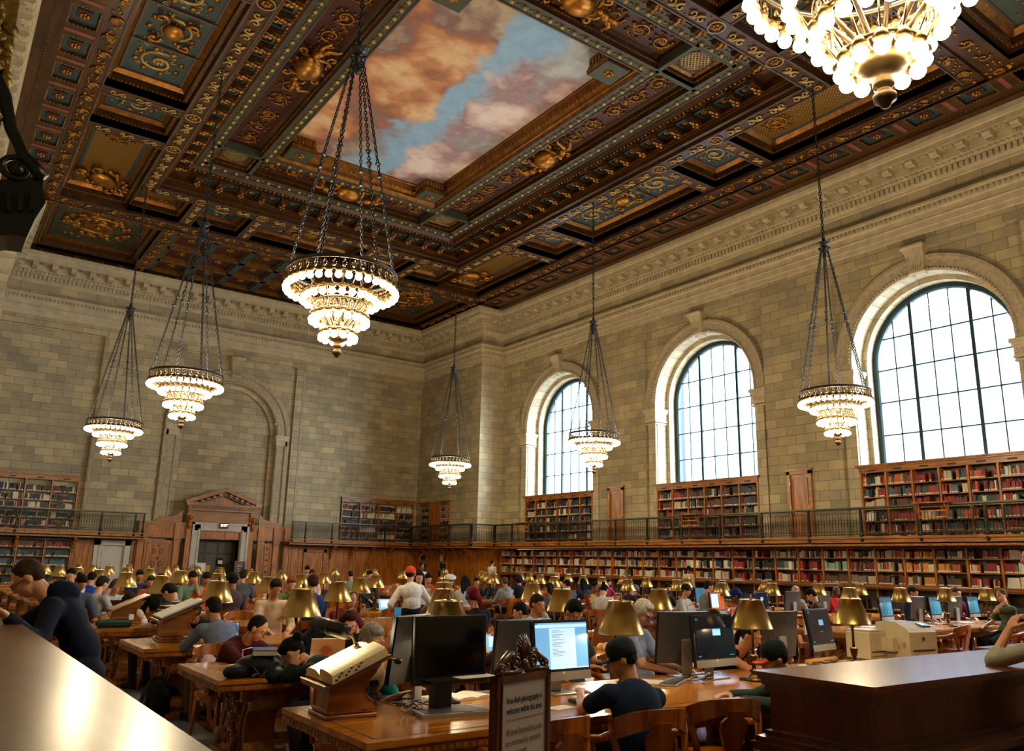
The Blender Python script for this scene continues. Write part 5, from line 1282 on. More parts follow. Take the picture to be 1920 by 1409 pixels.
# ---------------------------------------------------------------- people
SKINS = ['#c08a68', '#b57a55', '#d09c7c', '#8a5638', '#6a4028', '#c99272']
def skin(i): return mat(SKINS[i], .5, var=.08, scale=9., spec=.35, name='skin')
def cloth(h, rough=.85): return mat(h, rough, var=.16, scale=16., bump=.15, spec=.2, name='cloth')
EYE = mat('#120c09', .2, var=.02, name='eye_dark'); EYEW = mat('#d8d2c8', .3, var=.02, name='eye_white'); LIP = mat('#8a4a40', .5, var=.05, name='lips'); GLF = mat('#141210', .3, name='glasses_frame')
def ease(mb, mt): return mb
class Pt_(MB):
    def cap(s, a, b, ra, rb, n=10):
        s.tube([a, b], [ra, rb], n, None, True); s.ball(a, ra, n, 6); s.ball(b, rb, n, 6)
    def chainr(s, pts, rs, n=10):
        for i in range(len(pts)-1): s.cap(pts[i], pts[i+1], rs[i], rs[i+1], n)
def remesh_obj(mb, name, mt, parent, vox, sm=3, M=None):
    me = mb.mesh(name); me.materials.clear(); me.materials.append(mt)
    o = obj(name, me, parent)
    if M is not None: o.matrix_local = M
    md = o.modifiers.new('union', 'REMESH'); md.mode = 'VOXEL'; md.voxel_size = vox; md.use_smooth_shade = True
    if sm: s_ = o.modifiers.new('relax', 'SMOOTH'); s_.factor = .5; s_.iterations = sm
    return o
def basis(f, up=V((0, 0, 1))):
    f = f.normalized(); r = f.cross(up)
    if r.length < .05: r = V((1, 0, 0))
    r.normalize(); u = r.cross(f); return Matrix((r, f, u)).transposed()   # columns right, forward, up
def ik(S, Hn, L1, L2, hint):
    d = Hn-S; D = min(d.length, (L1+L2)*.995); u = d.normalized(); a = (L1*L1-L2*L2+D*D)/(2*D); h = sqrt(max(L1*L1-a*a, 0))
    p = hint-u*hint.dot(u)
    p = p.normalized() if p.length > 1e-4 else V((0, 0, -1))
    return S+u*a+p*h, S+u*D
def hand(mb, W, f, back, side, curl=.5, s=1.):
    """palm and five fingers; f forward, back = direction of the back of the hand, side +1 right hand"""
    f = f.normalized(); b = (back-f*back.dot(f)).normalized(); x = f.cross(b)*side   # x toward the little finger
    M = Matrix((x, f, b)).transposed()
    mb.ball(W+f*.045*s, (.040*s, .050*s, .016*s), 12, 8, M=M); mb.cap(W, W+f*.03*s, .024*s, .026*s, 8)
    for i, (ox, L) in enumerate(((-.030, .068), (-.010, .076), (.010, .071), (.029, .056))):
        p = W+x*ox*s+f*.082*s; d = (f+x*ox*2.2).normalized(); rr = (.0092, .0095, .009, .0078)[i]*s; c = curl*(1+.12*i)
        pts = [p-d*.02*s, p]
        for k, fr_ in enumerate((.42, .32, .26)):
            ang = c*(.5+.55*k); dd = d*cos(ang)-b*sin(ang); p = p+dd*L*s*fr_; pts.append(p)
        mb.chainr(pts, [rr*1.05, rr, rr*.98, rr*.92, rr*.8], 7)
    p = W-x*.028*s+f*.018*s; d = (-x*.75+f*.66-b*.25).normalized()
    mb.chainr([W-x*.012*s+f*.01*s, p+d*.02*s, p+d*.045*s, p+d*.045*s+(f*.8-x*.35-b*.3).normalized()*.028*s], [.017*s, .0145*s, .0115*s, .0095*s], 7)
PEOPLE = []
def person(label, px, py, Yp, yaw, top='#555555', bottom='#1c1e24', sk=0, hair='#1c1410', hairt='short', sleeve='long', arms='table', stand=False, pitch=28, hyaw=0, roll=0, vox=.014, extras=(), collar=None, X=None, head=None, hands=None, lean=None, size=1., group=None, shoes='#1c1a18', stripes=None, eyes=None, hx=0, elbows=None, nochair=False):
    yr = radians(yaw); fw = V((sin(yr), cos(yr), 0)); rt = V((cos(yr), -sin(yr), 0)); UP = V((0, 0, 1))
    pz = .55 if not stand else .95; TL_ = (.70 if stand else .645)*size; ln = .15
    if not stand and not nochair and head is None:
        x_ = atY(px, py, Yp).x
        for rows, a_, b_ in ((LEFTY, TL0, TL1), (RIGHTY, TR0, TR1)):
            for q_ in rows:
                if a_-.2 < x_ < b_+.2 and abs(Yp-q_) < .9: Yp = q_+(.93 if fw.y < -.3 or (abs(fw.y) <= .3 and Yp > q_) else -.93); break
    for _ in range(4):
        Hc = atY(px, py, Yp+fw.y*ln) if head is None else V(head)
        if lean is None: ln = sqrt(max(TL_**2-(Hc.z-pz)**2, .0009)) if Hc.z-pz < TL_ else .03
        else: ln = lean
    if Hc.z-pz > TL_+.06: pz = Hc.z-TL_-.02
    P = Hc-fw*ln-rt*hx; P.z = pz
    if stand: P.z = min(pz, .97)
    root = thing('person', label, 'person', (P.x, P.y, 0)); O = V((P.x, P.y, 0))
    if not stand: PEOPLE.append((P.x, P.y, yaw, label, nochair))
    P = P-O; Hc = Hc-O
    hd = fw*cos(radians(hyaw))+rt*sin(radians(hyaw)); pr = radians(pitch); hf = hd*cos(pr)-UP*sin(pr)
    HB = basis(hf)
    if roll: HB = HB @ Matrix.Rotation(radians(roll), 3, 'Y')
    hp = lambda x, y, z: Hc+HB @ V((x, y, z))
    neck1 = hp(0, -.025, -.10); spd = (neck1-P).normalized(); Lt = (neck1-P).length
    bow = (fw-spd*fw.dot(spd)).normalized()*-.045
    Nk = neck1-spd*.09+bow*.4; Ch = P+(Nk-P)*.70+bow; Be = P+(Nk-P)*.34+bow*1.1
    SB = basis((fw-spd*fw.dot(spd)), spd); TB = SB
    sr = SB @ V((1, 0, 0)); sf = SB @ V((0, 1, 0))
    sw = .175*size; S = {s_: Nk-spd*.055+sr*s_*sw for s_ in (-1, 1)}
    body = Pt_(); shirt = Pt_(); pants = Pt_()
    # head
    for c, r_ in (((0, -.012, .03), (.075, .093, .088)), ((0, .03, -.03), (.060, .058, .078)), ((0, .036, -.078), (.042, .043, .032)), ((.03, .045, -.035), (.030, .035, .035)), ((-.03, .045, -.035), (.030, .035, .035)), ((.028, .078, .026), (.028, .013, .009)), ((-.028, .078, .026), (.028, .013, .009)), ((0, .086, -.062), (.022, .012, .010)), ((.077, -.008, -.008), (.012, .02, .031)), ((-.077, -.008, -.008), (.012, .02, .031))):
        body.ball(hp(*c), r_, 14, 10, M=HB)
    body.chainr([hp(0, .084, .012), hp(0, .104, -.026)], [.009, .014], 8)
    body.cap(Nk-spd*.02, hp(0, -.02, -.07), .058, .054, 12)
    # trunk
    for c, r_ in ((Ch, (.155, .10, .16)), (Be, (.135, .098, .15)), (P+spd*.03, (.15, .11, .12))): body.ball(c, r_, 14, 10, M=TB)
    for c, r_ in ((Ch, (.178*size, .118, .18)), (Be, (.152*size, .116, .17)), (P+spd*.05, (.165*size, .125, .12))): shirt.ball(c, r_, 16, 10, M=TB)
    shirt.cap(S[-1]+spd*.0, S[1], .072, .072, 12); shirt.cap(Nk-spd*.06, Nk-spd*.0, .085, .066, 12)
    # arms
    tz = .79
    for s_ in (-1, 1):
        mode = arms[0 if s_ < 0 else 1] if isinstance(arms, (tuple, list)) else arms
        hint = rt*s_*.5-UP*.8-fw*.15; back = UP; curl = .45; fdir = None
        base = V((P.x, P.y, 0))
        if hands and hands.get(s_) is not None: T = V(hands[s_])-O
        elif mode == 'table': T = base+fw*(ln+.30)+rt*s_*.13+UP*tz; T -= fw*max(0, (T-S[s_]).length-.50)
        elif mode == 'type': T = base+fw*(ln+.27)+rt*s_*.09+UP*(tz+.02)
        elif mode == 'cheek': T = hp(s_*.085, .045, -.10); hint = -UP+rt*s_*.2+fw*.25; back = rt*s_; curl = .5; fdir = UP*.9-rt*s_*.05+fw*.0
        elif mode == 'brow': T = hp(s_*.06, .11, -.03); hint = -UP+rt*s_*.3+fw*.2; back = fw; fdir = UP*.7-rt*s_*.4; curl = .4
        elif mode == 'down': T = S[s_]-UP*.54+rt*s_*.07+fw*.04; back = rt*s_; hint = -fw; fdir = -UP+fw*.1
        elif mode == 'hip': T = S[s_]-UP*.38+rt*s_*.08+fw*.14; back = rt*s_; hint = -fw+rt*s_
        elif mode == 'fold': T = base+fw*(ln+.18)-rt*s_*.08+UP*tz; hint = rt*s_*.9-UP*.5; back = UP
        E_, W_ = ik(S[s_], T, .29*size, .25*size, hint)
        if elbows and elbows.get(s_) is not None: E_ = V(elbows[s_])-O
        if not stand and E_.z < tz and (E_-base).dot(fw) > .3: E_.z = max(E_.z, tz-.02)
        body.chainr([S[s_], E_, W_], [.047, .040, .026], 10)
        fdir = fdir or (W_-E_); hand(body, W_, fdir, back, s_, curl)
        if sleeve == 'long': shirt.chainr([S[s_], E_, E_.lerp(W_, .93)], [.068, .056, .042], 10)
        elif sleeve == 'short': shirt.chainr([S[s_], S[s_].lerp(E_, .66)], [.070, .062], 10)
        elif sleeve == 'rolled': shirt.chainr([S[s_], E_, E_.lerp(W_, .25)], [.068, .057, .052], 10)
    # legs
    for s_ in (-1, 1):
        hip = P+rt*s_*.085
        if not stand: kn = hip+fw*.42+rt*s_*.04; kn.z = .52; an = kn-fw*.06; an.z = .09
        else: kn = hip+fw*.02; kn.z = .50; an = kn-fw*.03+rt*s_*.01; an.z = .08
        toe = an+fw*.15; toe.z = .04; heel = an-fw*.05; heel.z = .045
        body.chainr([hip, kn, an], [.07, .050, .036], 8); pants.chainr([hip, kn, an+UP*.03], [.088, .066, .052], 10)
        sh = Pt_(); sh.chainr([heel, an+fw*.04-UP*.03, toe], [.042, .046, .036], 8); sh.cap(an, an-UP*.03, .042, .045, 8); remesh_obj(sh, 'shoe', cloth(shoes), root, max(vox, .014), 2)
    pants.ball(P, (.168, .135, .115), 14, 8, M=basis(fw))
    remesh_obj(body, 'body', skin(sk), root, vox, 2)
    tm = cloth(top) if stripes is None else stripes
    if sleeve != 'none': remesh_obj(shirt, 'shirt', tm, root, max(vox, .014), 4)
    else:
        sh2 = Pt_()
        for c, r_ in ((Ch, (.162, .108, .15)), (Be, (.142, .108, .16)), (P+spd*.05, (.158, .12, .12))): sh2.ball(c, r_, 16, 10, M=TB)
        for s_ in (-1, 1): sh2.cap(Nk-spd*.02+sr*s_*.09, Ch+sr*s_*.09+sf*.02, .045, .05, 8)
        remesh_obj(sh2, 'vest_top', tm, root, max(vox, .014), 4)
    remesh_obj(pants, 'trousers', cloth(bottom), root, max(vox, .016), 3)
    Mh = Matrix.Translation(Hc) @ HB.to_4x4()
    if collar:
        cb = MB(); cb.tube([Nk+spd*.01+sr*cos(a)*.068+sf*sin(a)*.062+spd*(.02-.03*sin(a)) for a in [2*pi*i/16 for i in range(16)]], .016, 6, cloth(collar), True, True); cb.build('collar', parent=root)
    if hairt:
        hb = Pt_(); hm = mat(hair, .8, var=.35, scale=60., bump=.5, name='hair', spec=.12)
        if hairt in ('short', 'bun', 'long', 'bob'): hb.ball((0, -.022, .042), (.083, .095, .092), 16, 10); hb.ball((0, -.055, .0), (.076, .062, .075), 14, 8); hb.ball((0, .03, .085), (.062, .05, .04), 12, 8)
        if hairt == 'crop': hb.ball((0, -.022, .038), (.080, .092, .089), 16, 10); hb.ball((0, -.05, .0), (.073, .058, .06), 14, 8)
        if hairt == 'bald': hb.ball((0, -.058, -.005), (.079, .052, .045), 14, 8)
        if hairt == 'bun': hb.ball((0, -.13, .06), .045, 12, 8)
        if hairt in ('long', 'bob'):
            e = -.30 if hairt == 'long' else -.15
            for s_ in (-1, 0, 1): hb.chainr([(s_*.06, -.05, .02), (s_*.075, -.06, e*.5), (s_*.065, -.055, e)], [.045, .045, .03], 10)
            for s_ in (-1, 1): hb.chainr([(s_*.075, .0, .03), (s_*.082, .01, e*.6)], [.022, .02], 8)
        if hairt == 'tail': hb.ball((0, -.022, .042), (.081, .094, .091), 16, 10); hb.chainr([(0, -.11, .03), (0, -.15, -.05), (0, -.13, -.18)], [.03, .032, .015], 10)
        remesh_obj(hb, 'hair', hm, root, max(.009, vox*.8), 2, Mh)
    if (eyes if eyes is not None else True):
        for s_ in (-1, 1):
            e = MB(); e.ball((s_*.029, .0815, .006), (.011, .006, .006), 10, 6, EYEW); e.ball((s_*.029, .0865, .005), (.0055, .003, .0055), 8, 6, EYE); o = e.build('eye', parent=root); o.matrix_local = Mh
    for ex in extras:
        k, c = (ex[0], ex[1]) if isinstance(ex, tuple) else (ex, '#151515'); mb = MB(); cm_ = cloth(c) if k not in ('glasses', 'headphones') else mat(c, .35, name='hard_plastic')
        if k == 'cap':
            vs = []; 
            mb.lathe([(.0835, .005), (.086, .03), (.086, .06), (.080, .092), (.062, .118), (.03, .134), (.001, .138)], 20, (0, -.014, 0), cm_, sy=1.17)
            bc = cloth(ex[2]) if len(ex) > 2 else cm_
            P_ = [(-.075, .07), (-.07, .12), (-.045, .158), (0, .17), (.045, .158), (.07, .12), (.075, .07)]
            n = len(P_); mb.add([(a, b_, .036-.02*(a/.07)**2-.1*(b_-.07)) for a, b_ in P_]+[(a, b_, .044-.02*(a/.07)**2-.1*(b_-.07)) for a, b_ in P_], [tuple(reversed(range(n))), tuple(range(n, 2*n))]+[(j, (j+1) % n, n+(j+1) % n, n+j) for j in range(n)], bc)
            mb.ball((0, -.012, .14), .008, 8, 5, cm_); nm = 'cap'
        elif k == 'beanie': mb.ball((0, -.02, .055), (.092, .106, .09), 18, 10, cm_); mb.tube([(.094*cos(a), -.018+.106*sin(a), .03+.008*sin(a)) for a in [2*pi*i/20 for i in range(20)]], .013, 6, cm_, True, True); nm = 'beanie'
        elif k == 'beret': mb.ball((.01, -.02, .115), (.13, .14, .03), 20, 8, cm_); nm = 'beret'
        elif k == 'bandana':
            mb.ball((0, -.018, .042), (.089, .104, .094), 18, 10, cm_)
            mb.tube([(0, -.11, .0), (.01, -.135, -.09), (.0, -.13, -.2)], [.035, .04, .012], 8, cm_); nm = 'bandana'
        elif k == 'hood': mb.ball((0, -.03, .02), (.108, .118, .125), 18, 10, cm_); nm = 'hood'
        elif k == 'hoodback':
            M_ = None; mb.T = Mh.inverted(); mb.ball(Nk-sf*.075+spd*.0, (.11, .075, .085), 14, 8, cm_); mb.T = None; nm = 'hood'
        elif k == 'headphones':
            mb.tube([(.096*cos(a), -.01, .02+.112*sin(a)) for a in [pi*i/14 for i in range(15)]], .010, 6, cm_)
            for s_ in (-1, 1): mb.ball((s_*.092, -.008, -.004), (.02, .036, .042), 12, 8, cm_)
            nm = 'headphones'
        elif k == 'glasses':
            for s_ in (-1, 1):
                mb.tube([(s_*.032+.024*cos(a), .098, .004+.019*sin(a)) for a in [2*pi*i/14 for i in range(14)]], .0028, 5, cm_, True, True); mb.tube([(s_*.056, .097, .008), (s_*.074, .05, .008), (s_*.08, -.01, .002)], .0026, 5, cm_)
            mb.tube([(-.009, .1, .008), (.009, .1, .008)], .0026, 5, cm_); nm = 'glasses'
        elif k == 'beard':
            b2 = Pt_(); b2.ball((0, .036, -.072), (.058, .054, .045), 12, 8); remesh_obj(b2, 'beard', mat(c, .6, var=.3, scale=50., name='beard_hair'), root, .009, 2, Mh); continue
        elif k == 'strap':
            mb.T = Mh.inverted(); mb.tube([Nk+sr*.1+sf*.06, Ch+sf*.13, Be-sr*.13+sf*.13], .016, 4, cm_); mb.T = None; nm = 'strap'
        o = mb.build(nm, parent=root); o.matrix_local = Mh
    return root
def stripe_mat(name, c1, c2, sc=28., axis=2):
    m, nt, b = newmat(name); tc = N(nt, 'ShaderNodeTexCoord'); w = N(nt, 'ShaderNodeTexWave'); w.bands_direction = 'XYZ'[axis]; w.inputs['Scale'].default_value = sc; w.inputs['Distortion'].default_value = .6
    nt.links.new(tc.outputs['Object'], w.inputs['Vector']); r = ramp(nt, [(.8, hexc(c1)), (.86, hexc(c2))], w.outputs['Fac']); nt.links.new(r.outputs[0], b.inputs['Base Color']); b.inputs['Roughness'].default_value = .8; return m
STR = stripe_mat('striped_jersey', '#111114', '#d8d6d0', 6.5, 2)
def speck_mat(name, c1, c2, sc=60):
    m, nt, b = newmat(name); tc = N(nt, 'ShaderNodeTexCoord'); w = N(nt, 'ShaderNodeTexVoronoi'); w.inputs['Scale'].default_value = sc
    nt.links.new(tc.outputs['Object'], w.inputs['Vector']); r = ramp(nt, [(.3, hexc(c1)), (.5, hexc(c2))], w.outputs['Distance']); nt.links.new(r.outputs[0], b.inputs['Base Color']); b.inputs['Roughness'].default_value = .8; return m
FLOR = speck_mat('patterned_blouse', '#6a5a58', '#c8b8a0', 45); GEO = speck_mat('patterned_shirt', '#5d6264', '#c3bfb4', 55); JER = speck_mat('jersey_print', '#c89a2a', '#7c1c14', 7)
CHK = stripe_mat('pale_blue_striped_shirt', '#9fc0c2', '#cfdcd8', 16., 0)
# near sitters and standing figures ------------------------------------------------
person('standing man in navy hoodie leaning over the near left counter', 52, 1086, 6.15, -80, '#101a2e', '#161b26', 2, '#3a2c20', 'crop', 'long', stand=True, pitch=40, vox=.010, lean=.40, hands={-1: (.50, 5.75, 1.34), 1: (.42, 6.55, 1.34)}, extras=[('glasses', '#151515'), ('hoodback', '#101a2e')])
person('man in navy T-shirt and dark baseball cap typing at the blue-white screen', 1165, 1236, 3.93, 12, '#12233d', '#1c1f26', 0, '#2a1f18', 'crop', 'short', arms='table', pitch=20, hyaw=-62, vox=.008, lean=.12, nochair=True, elbows={-1: tuple(atZ(1092, 1330, .80))}, extras=[('cap', '#1d2630')], hands={-1: atZ(1082, 1300, .83)+V((0, .06, 0)), 1: atZ(1120, 1288, .83)})
person('grey-haired older man in teal polo shirt behind the black monitor', 698, 1203, 5.72, 150, '#0f8382', '#2a2a30', 0, '#a09a90', 'short', 'short', pitch=16, hyaw=20, vox=.009, lean=.14, collar='#0f8382', size=1.08, extras=[('glasses', '#8a8478')])
person('young man in burgundy tracksuit top with glasses, bent over a stickered laptop', 483, 1180, 8.35, 158, '#43101c', '#0e0f14', 0, '#141317', 'crop', 'long', pitch=30, hyaw=-28, vox=.009, extras=[('glasses', '#17130f')], shoes='#c9c9c6')
person('woman with hair bun and dark green top slumped, head in hand', 548, 1226, 6.62, -48, '#1c2a2e', '#24232b', 2, '#17120f', 'bun', 'long', arms=('cheek', 'fold'), pitch=50, vox=.010)
person('woman with auburn hair and glasses, cheek on hand, reading', 655, 1170, 8.35, 196, '#151a26', '#1a1a20', 2, '#3c1814', 'bob', 'long', arms=('cheek', 'table'), pitch=24, hyaw=0, vox=.010, extras=[('glasses', '#17130f')])
person('man in crumpled blue-grey shirt seen from behind at the second left table end', 399, 1142, 9.15, -12, '#6c7892', '#5b4a3c', 0, '#231c18', 'short', 'long', pitch=20, hyaw=-6, vox=.010, size=1.05)
person('person in black T-shirt with head bowed onto crossed arms', 364, 1152, 11.0, 200, '#111214', '#16161a', 1, '#15161a', 'short', 'short', arms='fold', pitch=55, vox=.012)
person('man in cream henley shirt working behind a pale laptop', 517, 1104, 11.05, 185, '#c9ab8e', '#2a2a30', 1, '#1d1713', 'short', 'long', pitch=28, vox=.012, size=1.05)
person('man in pale blue striped shirt and headphones behind a brown laptop', 217, 1100, 16.3, 172, '#a8c4c4', '#2a2a30', 0, '#5a5048', 'short', 'short', pitch=22, vox=.013, stripes=CHK, extras=[('headphones', '#141414')])
person('woman with long brown hair shielding her face with one hand', 243, 1128, 13.5, 180, '#9a8a7a', '#2a2a30', 2, '#2c1c14', 'long', 'long', arms=('table', 'cheek'), pitch=22, vox=.012, stripes=FLOR)
person('person in black and white striped top stooping over the table', 318, 1112, 11.78, -35, '#222222', '#1a1a22', 2, '#17181c', 'short', 'short', pitch=50, vox=.012, stripes=STR)
person('man in sage green polo shirt reading with hand on brow', 361, 1084, 16.25, 182, '#6d8878', '#2a2a30', 1, '#17130f', 'short', 'short', arms=('brow', 'table'), pitch=35, vox=.015)
person('boy in bright orange shirt reading', 388, 1086, 16.3, 176, '#d8590f', '#2a2a30', 0, '#2c1c14', 'short', 'short', pitch=35, vox=.015)
person('person in black hat and purple-grey plaid shirt seen from behind', 436, 1090, 14.45, 5, '#4b3c44', '#1a1a22', 3, '#0f0f12', 'short', 'long', pitch=20, vox=.014, extras=[('beanie', '#0d0d11')])
person('man in grey T-shirt seen from behind before the great door', 456, 1080, 17.0, 24, '#4c525c', '#2a2a30', 0, '#2e231b', 'short', 'short', pitch=10, vox=.015)
person('balding man in dark red top with black headphones, looking down', 657, 1126, 11.05, 165, '#5f1414', '#1a1a22', 0, '#564c46', 'bald', 'long', pitch=35, vox=.012, extras=[('headphones', '#101010')])
person('red-haired man in navy shirt seen from behind', 586, 1094, 11.8, 4, '#1d3158', '#1a1a22', 2, '#3a1c12', 'short', 'long', pitch=15, vox=.013)
person('ginger-haired man in green shirt facing the camera', 546, 1095, 13.7, 190, '#5a6a34', '#2a2a30', 2, '#7a4020', 'short', 'long', pitch=30, vox=.014)
person('standing man in white shirt and orange cap, back to camera', 770, 1078, 12.1, 8, '#d3d2d0', '#0e1a16', 1, '#1c1410', 'crop', 'rolled', arms='hip', stand=True, pitch=14, hyaw=35, vox=.012, lean=.10, extras=[('cap', '#c4481c')])
person('woman with dark hair standing beside the man in white shirt', 786, 1084, 12.9, 205, '#b9a9a4', '#1c1c26', 2, '#1a1210', 'long', 'long', arms='down', stand=True, pitch=14, vox=.014, lean=.03)
person('standing man in white shirt with camera strap by the corner bookcase', 791, 1064, 27.2, 190, '#cfc8b0', '#1c1c26', 3, '#171210', 'crop', 'long', arms='down', stand=True, pitch=5, vox=.018, lean=.02, extras=[('strap', '#2a2016')])
person('person in crimson bandana, blue headphones and navy top with white stripe', 886, 1120, 9.15, 0, '#0d1422', '#1a1a22', 0, '#5f1420', 'short', 'long', pitch=20, vox=.011, extras=[('bandana', '#6e1622'), ('headphones', '#2a4fae')])
person('woman with purple-tinted hair in burgundy leather jacket, from behind', 938, 1180, 6.55, -25, '#4a2420', '#1a1a22', 2, '#3a2038', 'bob', 'long', pitch=20, hyaw=-10, vox=.010)
person('black-haired man in grey hoodie before the rose-gold laptop', 975, 1148, 9.1, -28, '#6a7482', '#1a1a22', 2, '#121212', 'short', 'long', pitch=18, hyaw=-25, vox=.011, extras=[('hoodback', '#6a7482')])
person('man in patterned shirt with fist at his chin', 1008, 1134, 8.4, 172, '#8a8a84', '#2a2a30', 1, '#2a1e18', 'short', 'long', arms=('cheek', 'table'), pitch=14, vox=.011, stripes=GEO)
person('black-haired man in dark grey T-shirt behind the front lamps', 1076, 1150, 6.35, 168, '#35393e', '#2a2a30', 0, '#121318', 'short', 'short', pitch=34, hyaw=14, vox=.010, size=1.06, collar='#551c1c')
person('person in light grey hoodie seen from behind at the right block', 946, 1092, 17.8, 4, '#8f959c', '#1a1a22', 1, '#4a443e', 'short', 'long', pitch=15, vox=.014, extras=[('hoodback', '#8f959c')])
person('person in dark hooded coat with backpack straps seen from behind', 972, 1088, 17.9, 6, '#15171f', '#1a1a22', 1, '#1a1614', 'short', 'long', pitch=15, vox=.014, extras=[('hood', '#1c1a1c')])
person('man in red and yellow sports jersey, looking down', 1116, 1102, 14.4, 190, '#7c1c14', '#2a2a30', 3, '#1a1210', 'crop', 'short', arms='fold', pitch=35, vox=.013, stripes=JER)
person('woman in white top leaning over her book', 1133, 1108, 12.75, 62, '#c9c6c0', '#2a2a30', 2, '#14110f', 'bun', 'long', pitch=50, vox=.012)
person('white-haired man in light blue shirt reading beside the big lamp', 1206, 1150, 5.78, 158, '#8b9ab8', '#2a2a30', 2, '#d6d0c4', 'short', 'short', pitch=30, hyaw=10, vox=.010, extras=[('glasses', '#3a3430')], size=.98)
person('person in grey beanie and dark jacket stooping at the right block', 1190, 1108, 15.0, 100, '#2b2e34', '#1a1a22', 2, '#3a3a3c', 'short', 'long', pitch=50, vox=.014, extras=[('beanie', '#5a6470')])
person('man in light grey zip hoodie and dark cap facing the camera', 1287, 1108, 11.9, 165, '#a2a09a', '#2a2a30', 0, '#2a1e18', 'crop', 'long', pitch=14, vox=.012, extras=[('beanie', '#1c1e22')])
person('man in glasses and grey top in profile', 1329, 1101, 12.1, 118, '#7c8084', '#2a2a30', 2, '#1f1a18', 'short', 'long', pitch=14, vox=.013, extras=[('glasses', '#17130f')])
person('man in royal blue cap and navy jacket at an orange screen', 1380, 1118, 10.1, -38, '#0e1522', '#1a1a22', 4, '#141010', 'crop', 'long', pitch=20, vox=.011, extras=[('cap', '#16286c')])
person('woman with long brown hair seen from behind at the second table', 1338, 1164, 6.55, -20, '#cfc6b8', '#1a1a22', 2, '#3a2416', 'long', 'long', pitch=24, vox=.010)
person('standing person in cream pullover browsing the wall bookcase', 1292, 1068, 20.6, 80, '#b5ab8c', '#1c1c26', 4, '#141010', 'crop', 'long', arms='down', stand=True, pitch=10, vox=.014, lean=.03)
person('bearded man in grey shirt standing by the first wall bay', 924, 1056, 31.0, 75, '#a8a29a', '#1c1c26', 0, '#1c1410', 'crop', 'long', arms='down', stand=True, pitch=8, vox=.018, lean=.03, extras=[('beard', '#1c1410')])
person('white-haired woman with glasses behind a computer screen', 1492, 1110, 11.9, 205, '#8a8078', '#2a2a30', 2, '#b8b4ac', 'short', 'long', pitch=14, vox=.013, extras=[('glasses', '#3a3430')])
person('woman in mustard brown jacket crouched toward her screen', 1521, 1117, 9.95, -30, '#4a3216', '#1a1a22', 2, '#141010', 'short', 'long', pitch=38, vox=.012)
person('man in red top with headphones, looking down', 1568, 1110, 11.9, 175, '#a81c1c', '#2a2a30', 4, '#120e0c', 'bald', 'short', pitch=32, vox=.013, extras=[('headphones', '#101010')])
person('woman in black sleeveless top behind the front right lamp', 1409, 1194, 5.78, 172, '#0e0f12', '#1a1a22', 1, '#1a1210', 'tail', 'none', pitch=18, vox=.009)
person('man in green and black cap with orange brim, bent low', 1452, 1236, 3.72, -58, '#33423c', '#1a1a22', 2, '#2c2018', 'crop', 'long', pitch=20, vox=.009, extras=[('cap', '#12201a', '#d8543a')], lean=.42)
person('woman in purple top between the right block computers', 1794, 1113, 9.15, 200, '#5a1c50', '#2a2a30', 2, '#4a3428', 'short', 'long', pitch=10, vox=.013)
person('man in olive T-shirt with hand at his mouth by the last computer', 1878, 1118, 7.3, -62, '#4c5a44', '#1a1a22', 2, '#5a4634', 'crop', 'short', arms=('cheek', 'table'), pitch=8, vox=.011)
person('person in blue shirt hidden behind the right block computers', 1712, 1112, 9.2, 170, '#22345c', '#2a2a30', 0, '#2a1e18', 'short', 'short', pitch=20, vox=.013)
# figure at the right edge, forearm upright on the desk, mostly out of frame
E1 = atZ(1862, 1240, 1.13)
person('person in khaki shirt at the right frame edge, chin on raised hand', 0, 0, 0, -50, '#8d8878', '#22242c', 1, '#2a1e18', 'short', 'rolled', arms='fold', stand=True, pitch=10, vox=.006, head=tuple(E1+V((.42, -.34, .46))), lean=.25, elbows={-1: tuple(E1)}, hands={-1: tuple(E1+V((.13, .0, .21))), 1: tuple(E1+V((.62, -.1, .0)))})
e2 = atZ(1950, 1118, 1.50)
person('standing person in dark green coat cut by the right frame edge', 0, 0, 0, -30, '#0c2a26', '#10141c', 1, '#1c1410', 'short', 'long', arms='down', stand=True, pitch=6, vox=.012, head=tuple((ray(1938, 1046)*7.4)+V((0, 0, H))), lean=.03)
